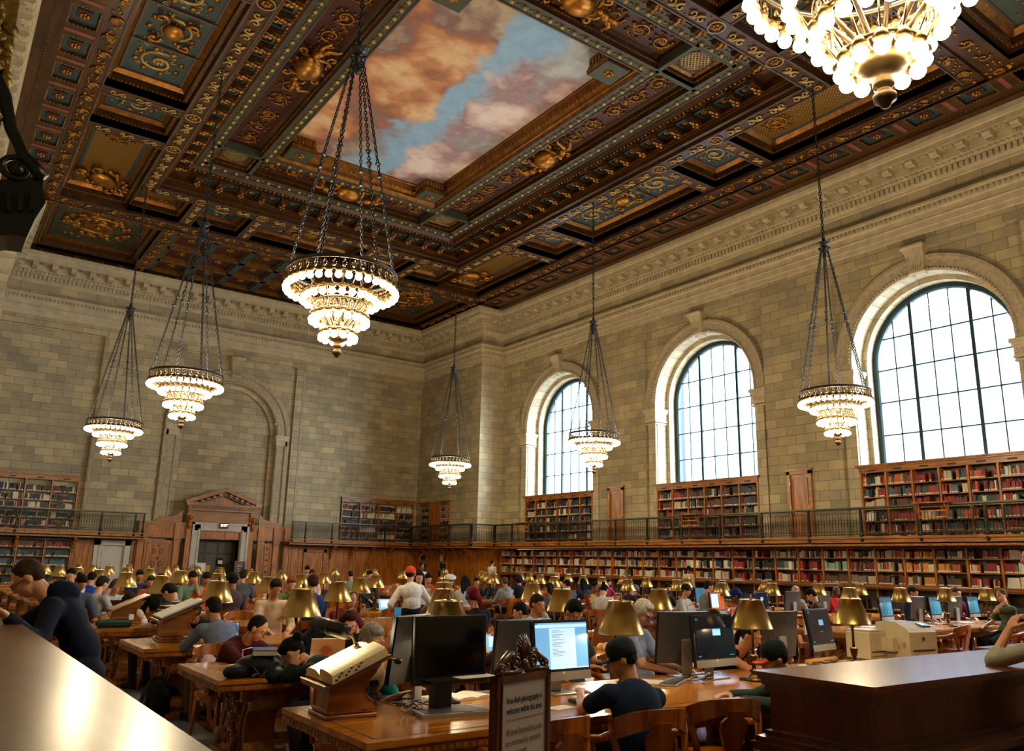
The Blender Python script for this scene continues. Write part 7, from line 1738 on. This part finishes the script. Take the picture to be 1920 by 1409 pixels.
laptop(5.35, 7.62, radians(-12), 'white edged tablet on a stand before the purple-haired woman', WHT, 'blue', w=.25, d=.19)
laptop(7.0, 7.72, radians(168), 'rose gold laptop in the middle of the second table', mat('#8c6248', .35, .6, name='rose_metal'), 'dark', sticker='#2a1c16')
laptop(9.0, 8.9-1.1, radians(180), 'pale laptop with a red sticker near the end of the second table', mat('#c4ac90', .4, .4, name='sand_lid'), 'dark', sticker='#a02a1c') if False else None
laptop(4.6, 7.75, radians(184), 'tan laptop before the auburn-haired woman', mat('#b4906a', .4, .5, name='tan_lid'), 'dark')
for i, (c, nm, w) in enumerate((('#b8a888', 'lowest', .24), ('#8a6a3a', 'second lowest', .23), ('#cfc4a8', 'third from bottom', .22), ('#a88a5a', 'second from top', .2), ('#c9bfa4', 'topmost', .19))): cbook(5.55, 9.95, .761+i*.038, R.uniform(-.3, .3), '%s book of the pile standing on the third table row' % nm, c, .17, w, .036)
cbook(5.05, 10.3, .761, .4, 'dark blue book beside the pile on the third table row', '#1c2f5a'); cbook(4.8, 9.8, .761, -.5, 'crimson book lying open-edged before the pile of books', '#7a1c1c')
b2 = Pt_()
for i in range(14): b2.ball((R.uniform(-.2, .2), R.uniform(-.12, .12), .03), (R.uniform(.03, .07), R.uniform(.03, .06), R.uniform(.02, .05)), 8, 6)
t = thing('crumpled_paper', 'heap of crumpled yellow paper beside the white-haired man', 'paper', (6.8, 5.12+2.2, .761)); remesh_obj(b2, 'sheet', mat('#c9a468', .8, var=.2, scale=20, bump=.5, name='yellow_paper'), t, .012, 0)
k = 0
for (x, y, rz) in ((3.1, 4.98+2.7, 0), (6.1, 7.3, .2), (7.6, 7.6, -.1), (5.9, 10.2, .1), (7.3, 9.9, 0), (3.9, 12.7, .1), (5.4, 12.6, -.2), (7.0, 12.9, .1), (4.2, 15.3, 0), (6.2, 15.5, .1), (13.9, 8.3, .1), (15.6, 8.2, -.1), (17.3, 8.3, 0), (13.6, 10.8, 0), (15.3, 11.1, .2), (13.2, 13.5, .1), (15.0, 13.7, 0), (16.9, 13.4, .1), (13.6, 16.2, 0), (15.6, 16.3, .1)):
    bl = 'left' if x < 10 else 'right'; row = [abs(y-q) for q in (LEFTY if x < 10 else RIGHTY)]; row = row.index(min(row))
    same = 'of the %s table row, %s block' % (ordi(row), bl); k += 1
    if k % 2: obook(x, y, rz, 'open book with white pages at %s %s' % ({0: 'the left end', 1: 'the middle', 2: 'the right end'}[0 if (x-(2 if x < 10 else 12)) < 2.2 else 1 if (x-(2 if x < 10 else 12)) < 4.4 else 2], same), cov=R.choice(['#3a2a1c', '#1c2a44', '#5a1c1c']))
    else: papers(x, y, rz, 'loose white papers at %s %s' % ({0: 'the left end', 1: 'the middle', 2: 'the right end'}[0 if (x-(2 if x < 10 else 12)) < 2.2 else 1 if (x-(2 if x < 10 else 12)) < 4.4 else 2], same), n=4)
# computers on the right block
for (px, py, Y, rz, scr, lb) in ((1665, 1150, 8.35, 6, 'teal', 'computer screen with teal page, leftmost on the first right table'), (1757, 1145, 8.35, 4, 'teal', 'computer screen with teal page, middle of the first right table'), (1828, 1142, 8.35, 3, 'teal', 'computer screen with two teal columns by the olive T-shirt'), (1716, 1143, 8.5, 178, 'idle', 'back of a silver computer between the first two teal screens'), (1786, 1141, 8.5, 176, 'idle', 'back of a silver computer between the last two teal screens'), (1605, 1152, 8.0, 10, 'teal', 'computer screen partly behind a lamp at the table end, right block'),
                             (1430, 1138, 10.85, 4, 'idle', 'dark screen in front of the first lamps, second right table'), (1483, 1130, 11.2, 176, 'idle', 'back of a computer before the white-haired woman'), (1540, 1130, 11.15, 178, 'idle', 'back of a computer before the man with red top'), (1348, 1148, 10.8, 8, 'orange', 'screen with orange desktop and pale page before the blue cap'), (1318, 1122, 13.5, 4, 'teal', 'small laptop like screen at the third right table row')):
    p = atY(px, py, Y); monitor(p.x, Y, radians(rz), lb, .50, .31, scr, z0=.10)
for (x, y, lb) in ((14.1, 8.0, 'first'), (16.0, 8.0, 'second'), (17.6, 8.0, 'third')): keyboard(x, y-.2, .05, 'black keyboard, %s from left on the first right table' % lb)
def tent(px, py, Y, label, h=.3, w=.2):
    p = atY(px, py, Y); t = thing('sign_holder', label, 'sign', (p.x, Y, .761), radians(4)); mb = MB(); mb.cbox(0, 0, 0, w, .012, h, mat('#b8a878', .4, .3, name='brass_frame')); mb.cbox(0, .0, 0, w, .07, .008, BK); mb.build('frame', parent=t); mb = MB(); mb.box(-w/2+.012, w/2-.012, -.0075, -.006, .015, h-.015, PAP)
    for i in range(5): mb.box(-w*.32, w*.32*R.uniform(.3, 1), -.0085, -.0075, h*.72-i*.028, h*.735-i*.028, GRY)
    mb.build('notice', parent=t)
tent(1296, 1157, 10.45, 'brass framed white notice at the end of the second right table'); tent(1514, 1174, 7.7, 'brass framed white notice at the end of the first right table')
# books and plates on the ledge of the long bookcase
for i, px in enumerate((1385, 1560, 1800, 1835)):
    p = atX(px, 1092, 23.98); obook(p.x, p.y, radians(90), 'open volume lying on the bookcase ledge, %s from the left' % ordi(i), z=1.331, w=.5, d=.24, th=.03)
# doorway notices
t = thing('easel_board', 'dark notice board with white lettering standing in the great doorway', 'sign', (12.95, YE-.4, .0)); mb = MB(); mb.box(-.26, .26, -.02, .02, 1.0, 1.62, OAKX); mb.box(-.03, .03, .0, .04, .02, 1.0, OAK); mb.box(-.2, .2, -.15, .2, 0, .03, OAK); mb.build('frame', parent=t)
mb = MB(); mb.box(-.22, .22, -.03, -.02, 1.05, 1.57, BLACKM)
for i in range(6): mb.box(-.17, .0+R.uniform(0, .17), -.034, -.03, 1.48-i*.07, 1.5-i*.07, SIL)
mb.build('notice', parent=t)
t = thing('notice_stand', 'white notice on a brass stand at the left side of the great doorway', 'sign', (11.1, YE-.4, 0)); mb = MB(); mb.box(-.02, .02, -.02, .02, .02, 1.1, BR); mb.box(-.18, .18, -.15, .15, 0, .03, BR); mb.box(.2, .42, -.02, .02, .9, 1.4, BR); mb.box(.0, .25, -.01, .01, .95, 1.0, BR); mb.build('stand', parent=t); mb = MB(); mb.box(-.24, .2, -.03, -.01, 1.1, 1.5, PAP); mb.build('notice', parent=t)

# ---------------------------------------------------------------- photography sign
A = atY(934, 1271, 3.42); B = atZ(1033, 1255, A.z); A.z = B.z
u = (B-A); Wd_ = u.length; ang = atan2(u.y, u.x); zt = A.z
t = thing('photography_sign', 'oak framed notice with carved crest standing before the front table', 'sign', (A.x, A.y, 0), ang)
SGN = mat('#9d9186', .6, var=.03, name='sign_card'); FRW = wood('#3a1c08', '#6e3c14', .35, 2, 2, name='sign_frame_wood'); CRW = wood('#2c1508', '#54300f', .3, 2, 6, name='carved_crest_wood')
fw_ = .038; zb = .42
mb = MB()
for a, b_, c, e in ((0, fw_, zb, zt), (Wd_-fw_, Wd_, zb, zt), (0, Wd_, zt-fw_, zt), (0, Wd_, zb, zb+fw_)): mb.box(a, b_, -.0, .05, c, e, FRW)
for a, b_, c, e in ((fw_-.008, fw_, zb+fw_, zt-fw_), (Wd_-fw_, Wd_-fw_+.008, zb+fw_, zt-fw_)): mb.box(a, b_, -.006, .0, c, e, FRW)
mb.build('frame', parent=t)
mb = MB(); mb.box(Wd_/2-.03, Wd_/2+.03, .0, .05, .04, zb, FRW); mb.box(Wd_/2-.2, Wd_/2+.2, -.15, .2, 0, .04, FRW); mb.build('post', parent=t)
pn = MB(); pn.box(fw_, Wd_-fw_, .006, .012, zb+fw_, zt-fw_, SGN); pn = pn.build('notice_panel', parent=t)
pw_ = Wd_-2*fw_; x0 = fw_+pw_*.11
INK = mat('#2c2420', .7, var=.02, name='dark_ink'); BINK = mat('#8a6a44', .7, var=.02, name='brown_ink')
def para(lines, z, size, mt, gap):
    for i, l_ in enumerate(lines):
        o = text(l_, size, (x0, .004, z-i*gap), (radians(90), 0, 0), mt, t, 'lettering', 'LEFT', .0006); w = max(v.co.x for v in o.data.vertices)
        yield o, w
ztp = zt-fw_; k = Wd_/.42
os_ = list(para(['Non-flash photography is', 'welcome within this area.'], ztp-.074*k, .032*k, INK, .043*k)); sc = pw_*.80/max(w for _, w in os_)
for o, w in os_: o.scale = (sc, 1.25, 1)
os_ = list(para(['All areas beyond this point', 'are reserved for research', 'and quiet study.'], ztp-.205*k, .032*k, BINK, .043*k)); sc = pw_*.80/max(w for _, w in os_)
for o, w in os_: o.scale = (sc, 1.25, 1)
os_ = list(para(['Other visitors may enter as part of an official library tour.', 'To take part in a tour, please visit the Information desk.'], ztp-.372*k, .017*k, INK, .026*k)); sc = pw_*.84/max(w for _, w in os_)
for o, w in os_: o.scale = (sc, 1.2, 1)
mb = MB()
for z in (ztp-.155*k, ztp-.332*k): mb.box(x0, x0+pw_*.82, .004, .006, z-.0025, z+.0025, BINK)
mb.build('rule', parent=t)
mb = MB(); fr = Fr((Wd_/2, .025, zt), (1, 0, 0), (0, 0, 1), (0, -1, 0)); q = Wd_/.42
for sg in (-1, 1):
    ribbon(mb, fr, [(sg*a, b_, 0) for a, b_ in ((.20*q, .012), (.165*q, .05), (.10*q, .085*q), (.05*q, .075*q))], [.014, .022, .024, .02], CRW, 8)
    for cu, cv, r0 in ((.07, .045, .033), (.175, .03, .02)): ribbon(mb, fr, [(sg*a*q, b_*q, .012) for a, b_, _ in spiral(cu, cv, .006, r0, .5, 1.4, 16)], .011, CRW, 6)
    ribbon(mb, fr, [(sg*a*q, b_*q, .01) for a, b_ in ((.02, .01), (.12, .012), (.20, .008))], .014, CRW, 6)
    for i in range(7): blob(mb, fr, sg*(.05+.02*i)*q, (.075-.0022*i*i+.008)*q, .012, .014, .009, .012, CRW, 6, 4)
for i in range(9):
    a = pi/2+(i-4)*.30; ribbon(mb, fr, [(0, .05*q, .01), (.028*q*cos(a), (.095+.03*sin(a))*q, .022), (.052*q*cos(a), (.10+.075*sin(a))*q, .006)], [.008, .014, .006], CRW, 6)
blob(mb, fr, 0, .1*q, .0, .038, .062, .018, CRW, 12, 8); blob(mb, fr, 0, .04*q, .015, .03, .03, .02, CRW, 10, 6)
mb.build('carved_crest', parent=t)

# ---------------------------------------------------------------- counters in front
CT = wood('#4a2b0e', '#754a1b', .3, 1, .8, coat=.15, name='counter_top_wood', bump=.04); CB = wood('#2c1006', '#5e280e', .28, 2, 1.2, coat=.5, name='mahogany_desk')
CTR = wood('#4c2414', '#7a4326', .22, 0, 1.0, coat=.6, name='desk_top_wood', bump=.04)
t = thing('service_counter', 'long polished wooden counter running away at the lower left', 'counter', (XL+.02, 0, 0))
mb = MB(); mb.box(0, .58-XL-.02, -1.5, 6.9, 1.265, 1.30, CT); mb.box(0, .56-XL-.02, -1.5, 6.88, 1.24, 1.265, CT); mb.build('counter_top', parent=t)
mb = MB(); mb.box(0, .5-XL-.02, -1.5, 6.8, 0, 1.24, CB)
for i in range(9): mb.box(.5-XL-.02, .515-XL-.02, -1.3+i*.9, -.55+i*.9, .2, 1.1, CB)
mb.build('counter_body', parent=t)
t = thing('reference_desk', 'dark mahogany desk with stepped mouldings at the lower right', 'desk', (4.29, 2.57, 0))
mb = MB(); L_, D_ = 5.6, .80
for e, z0, z1 in ((0, 1.075, 1.10), (-.02, 1.055, 1.075)): mb.box(-e, L_, -e, D_+e, z0, z1, CTR)
mb.build('desk_top', parent=t)
mb = MB()
for e, z0, z1 in ((.05, 1.02, 1.055), (.07, .98, 1.02), (.10, .76, .98), (.06, .73, .76), (.0, .70, .73), (-.03, .66, .70), (.02, .63, .66), (-.08, .60, .63), (-.12, .56, .60), (-.05, .50, .56), (-.06, .10, .50), (-.12, 0, .10)): mb.box(e, L_, e, D_-e*.5, z0, z1, CB)
mb.build('desk_body', parent=t)
t = thing('desk_return', 'lower wing of the mahogany desk behind the raised elbow', 'desk', (8.7, 3.62, 0)); mb = MB(); mb.box(0, 3, 0, .5, .96, 1.0, CTR); mb.build('desk_top', parent=t); mb = MB(); mb.box(.05, 3, .05, .45, 0, .96, CB); mb.build('desk_body', parent=t)
# teal jacket hanging between desk and table
t = thing('teal_jacket', 'crumpled teal jacket hanging over a chair beside the mahogany desk', 'jacket', (4.95, 3.45, 0)); b2 = Pt_(); b2.chainr([(0, 0, .9), (-.12, .02, .72), (-.22, -.05, .55)], [.05, .06, .07], 8); b2.chainr([(-.22, -.05, .55), (-.2, -.1, .42)], [.07, .05], 8); remesh_obj(b2, 'cloth_folds', cloth('#4c7a78'), t, .014, 1)
# beige hat/bag beside the book stand
t = thing('beige_shoulder_bag', 'beige cloth bag hanging between the book stand and the teal shirt', 'bag', (2.86, 5.62, .78)); b2 = Pt_(); b2.ball((0, 0, .12), (.08, .06, .13), 12, 8); remesh_obj(b2, 'bag_body', cloth('#b49a6a'), t, .012, 1); mb = MB(); mb.box(-.07, .0, -.065, -.05, .05, .09, BK); mb.build('buckle', parent=t)
# black jacket over a chair
t = thing('black_jacket', 'black jacket spread over a chair back behind the blue-grey shirt', 'jacket', (4.0, 9.2, 0)); b2 = Pt_(); b2.chainr([(-.22, 0, .80), (-.08, 0, .93), (.12, 0, .93), (.28, 0, .80)], [.09, .09, .09, .09], 10); b2.chainr([(-.24, 0, .8), (-.26, .05, .55)], [.09, .08], 8); b2.chainr([(.28, 0, .8), (.3, .05, .55)], [.09, .08], 8); b2.ball((.02, 0, .72), (.26, .07, .2), 14, 8); remesh_obj(b2, 'cloth_folds', cloth('#0f1012'), t, .016, 2)

# ---------------------------------------------------------------- dark carved bracket high at the left edge
DKM = mat('#0c1410', .35, .4, var=.3, scale=8, name='dark_bronze'); GLW = mat('#7a6426', .45, .5, var=.5, scale=12., bump=.8, name='gilt_carving')
t = thing('carved_wall_bracket', 'dark bronze scrolled wall bracket with gilded panel at the upper left edge', 'bracket', (0, 0, 0)); Yb = 6.0
g = lambda x, y, Y=Yb: atY(x, y, Y)
mb = MB()
def slab(pts, d, mt, mbx):
    n = len(pts); f0 = [g(*p) for p in pts]; vs = f0+[q+V((0, d, 0)) for q in f0]; mbx.add(vs, [tuple(range(n)), tuple(reversed(range(n, 2*n)))]+[(j, (j+1) % n, n+(j+1) % n, n+j) for j in range(n)], mt)
slab([(-90, 345), (82, 330), (80, 352), (86, 380), (66, 410), (50, 445), (20, 440), (-90, 455)], .35, DKM, mb)
for x in (-10, 12, 34, 56): slab([(x, 362), (x+9, 362), (x+7, 398), (x-2, 398)], -.04, DKM, mb)
mb.build('console_block', parent=t)
mb = MB(); mb.tube([g(-20, 120), g(8, 180), g(20, 240), g(42, 290), g(66, 315), g(80, 335)], [.05, .045, .04, .04, .045, .05], 8, DKM)
ctr = g(32, 318); mb.tube([ctr+V((.12*cos(a)*(1-a/14), 0, .10*sin(a)*(1-a/14))) for a in [i*.45 for i in range(24)]], .022, 8, DKM); mb.ball(ctr, (.05, .05, .05), 10, 8, DKM); mb.build('scroll', parent=t)
mb = MB()
a0, a1, a2, a3 = g(-120, -120), g(46, -60), g(2, 235), g(-120, 260); vs = [a0, a1, a2, a3]; vs += [v+V((0, .12, 0)) for v in vs]; mb.add(vs, [(0, 1, 2, 3), (7, 6, 5, 4), (0, 4, 5, 1), (1, 5, 6, 2), (2, 6, 7, 3), (3, 7, 4, 0)], GLW)
for i in range(70):
    x, y = R.uniform(-40, 34), R.uniform(-30, 225)
    if x > 36-.16*y: continue
    c = g(x, y); mb.ball(c, (R.uniform(.02, .05), .03, R.uniform(.02, .05)), 6, 4, GLW)
mb.build('gilded_panel', parent=t)

# ---------------------------------------------------------------- buildings across the street
def facade(name, label, x, y0, y1, z0, z1, c1, c2, bw, bh, depth=14):
    m, nt, b = newmat('facade_'+name); uv = N(nt, 'ShaderNodeUVMap'); uv.uv_map = 'UVMap'; br = N(nt, 'ShaderNodeTexBrick'); br.offset = 0; br.inputs['Scale'].default_value = 1; br.inputs['Brick Width'].default_value = bw; br.inputs['Row Height'].default_value = bh; br.inputs['Mortar Size'].default_value = bh*.28; br.inputs['Mortar Smooth'].default_value = 0
    br.inputs['Color1'].default_value = hexc(c2); br.inputs['Color2'].default_value = hexc(c2); br.inputs['Mortar'].default_value = hexc(c1); nt.links.new(uv.outputs[0], br.inputs[0]); nt.links.new(br.outputs[0], b.inputs['Base Color']); b.inputs['Roughness'].default_value = .6
    mb = MB(); mb.box(x, x+depth, y0, y1, z0, z1, m); o = mb.build('building', uv=True); tag(o, label, 'building')
GB = -16
facade('office', 'pale glass office tower across the street, seen through the nearest window', 66, -8, 30, GB, 46, '#66737f', '#4a5d6e', 3.2, 3.4)
facade('stone', 'lower masonry building with small windows, left side of the nearest window', 50, 28, 44, GB, 21, '#5c6470', '#3f4a58', 2.4, 3.6)
facade('tower', 'tall pale tower seen through the middle window', 80, 52, 72, GB, 60, '#5f6e7a', '#465a6a', 3.0, 3.6)
facade('block', 'wide grey building low in the farthest window', 78, 74, 118, GB, 44, '#56616c', '#3c4856', 3.0, 4.0)
mb = MB(); mb.add([(XM+2, -60, GB), (200, -60, GB), (200, 160, GB), (XM+2, 160, GB)], [(0, 1, 2, 3)], mat('#8a8d90', .9, name='street')); struct(mb.build('ground_street'))
# ---------------------------------------------------------------- camera, daylight, lamps
cam = bpy.data.cameras.new('camera'); cam.sensor_width = 36; cam.lens = FPX/1920*36; cam.clip_start = .05; cam.clip_end = 500
co = bpy.data.objects.new('camera', cam); COL.objects.link(co)
co.matrix_world = Matrix(((_r2.x, _u2.x, -_f.x, 0), (_r2.y, _u2.y, -_f.y, 0), (_r2.z, _u2.z, -_f.z, H), (0, 0, 0, 1)))
SC.camera = co
w = bpy.data.worlds.new('daylight'); SC.world = w; w.use_nodes = True; bg = w.node_tree.nodes['Background']
bg.inputs[0].default_value = (.80, .90, 1.0, 1); bg.inputs[1].default_value = 22.0
for k, yc in enumerate(WIN):
    for X, rz in ((GX+.25, 1),):
        l = bpy.data.lights.new('daylight_portal', 'AREA'); l.shape = 'RECTANGLE'; l.size = 5.8; l.size_y = 4.7; l.cycles.is_portal = True
        o = bpy.data.objects.new('daylight_portal', l); COL.objects.link(o); o.location = (X, yc, 7.9); o.rotation_euler = (0, radians(90)*rz, 0)
for (x, y) in CHAN:
    for dz, e, rr in ((5.95, 330, .55), (5.4, 150, .3)):
        l = bpy.data.lights.new('chandelier_light', 'POINT'); l.energy = e*LK; l.color = (1, .80, .52); l.shadow_soft_size = rr
        o = bpy.data.objects.new('chandelier_light', l); COL.objects.link(o); o.location = (x, y, dz-.1)
for k in range(2):
    for blk, rows, xs in (('l', LEFTY, (2.99, 4.56, 6.13, 7.72)), ('r', RIGHTY, (13.1, 14.72, 16.35, 17.98))):
        for j, x in enumerate(xs):
            l = bpy.data.lights.new('lamp_light', 'POINT'); l.energy = 5; l.color = (1, .78, .48); l.shadow_soft_size = .03
            o = bpy.data.objects.new('lamp_light', l); COL.objects.link(o); o.location = (x+(.17 if blk == 'l' and (k, j) == (0, 0) else 0), rows[k]+(.3 if blk == 'l' and (k, j) == (0, 0) else 0), .76+.47)
l = bpy.data.lights.new('trough_lamp_light', 'AREA'); l.energy = 3; l.size = .2; l.size_y = .04; l.shape = 'RECTANGLE'; l.color = (1, .85, .6)
o = bpy.data.objects.new('trough_lamp_light', l); COL.objects.link(o); o.location = c1.lerp(c2, .5)+V((0, 0, -.055)); o.rotation_euler = (radians(-25), radians(-20), 0)
SC.view_settings.view_transform = 'Standard'; SC.view_settings.look = 'None'; SC.view_settings.gamma = 1; SC.view_settings.exposure = EXPO
SC.cycles.max_bounces = 7; SC.cycles.diffuse_bounces = 4; SC.cycles.glossy_bounces = 3; SC.cycles.transparent_max_bounces = 8
SC.cycles.sample_clamp_indirect = 6; SC.cycles.use_denoising = True; SC.cycles.caustics_reflective = False; SC.cycles.caustics_refractive = False
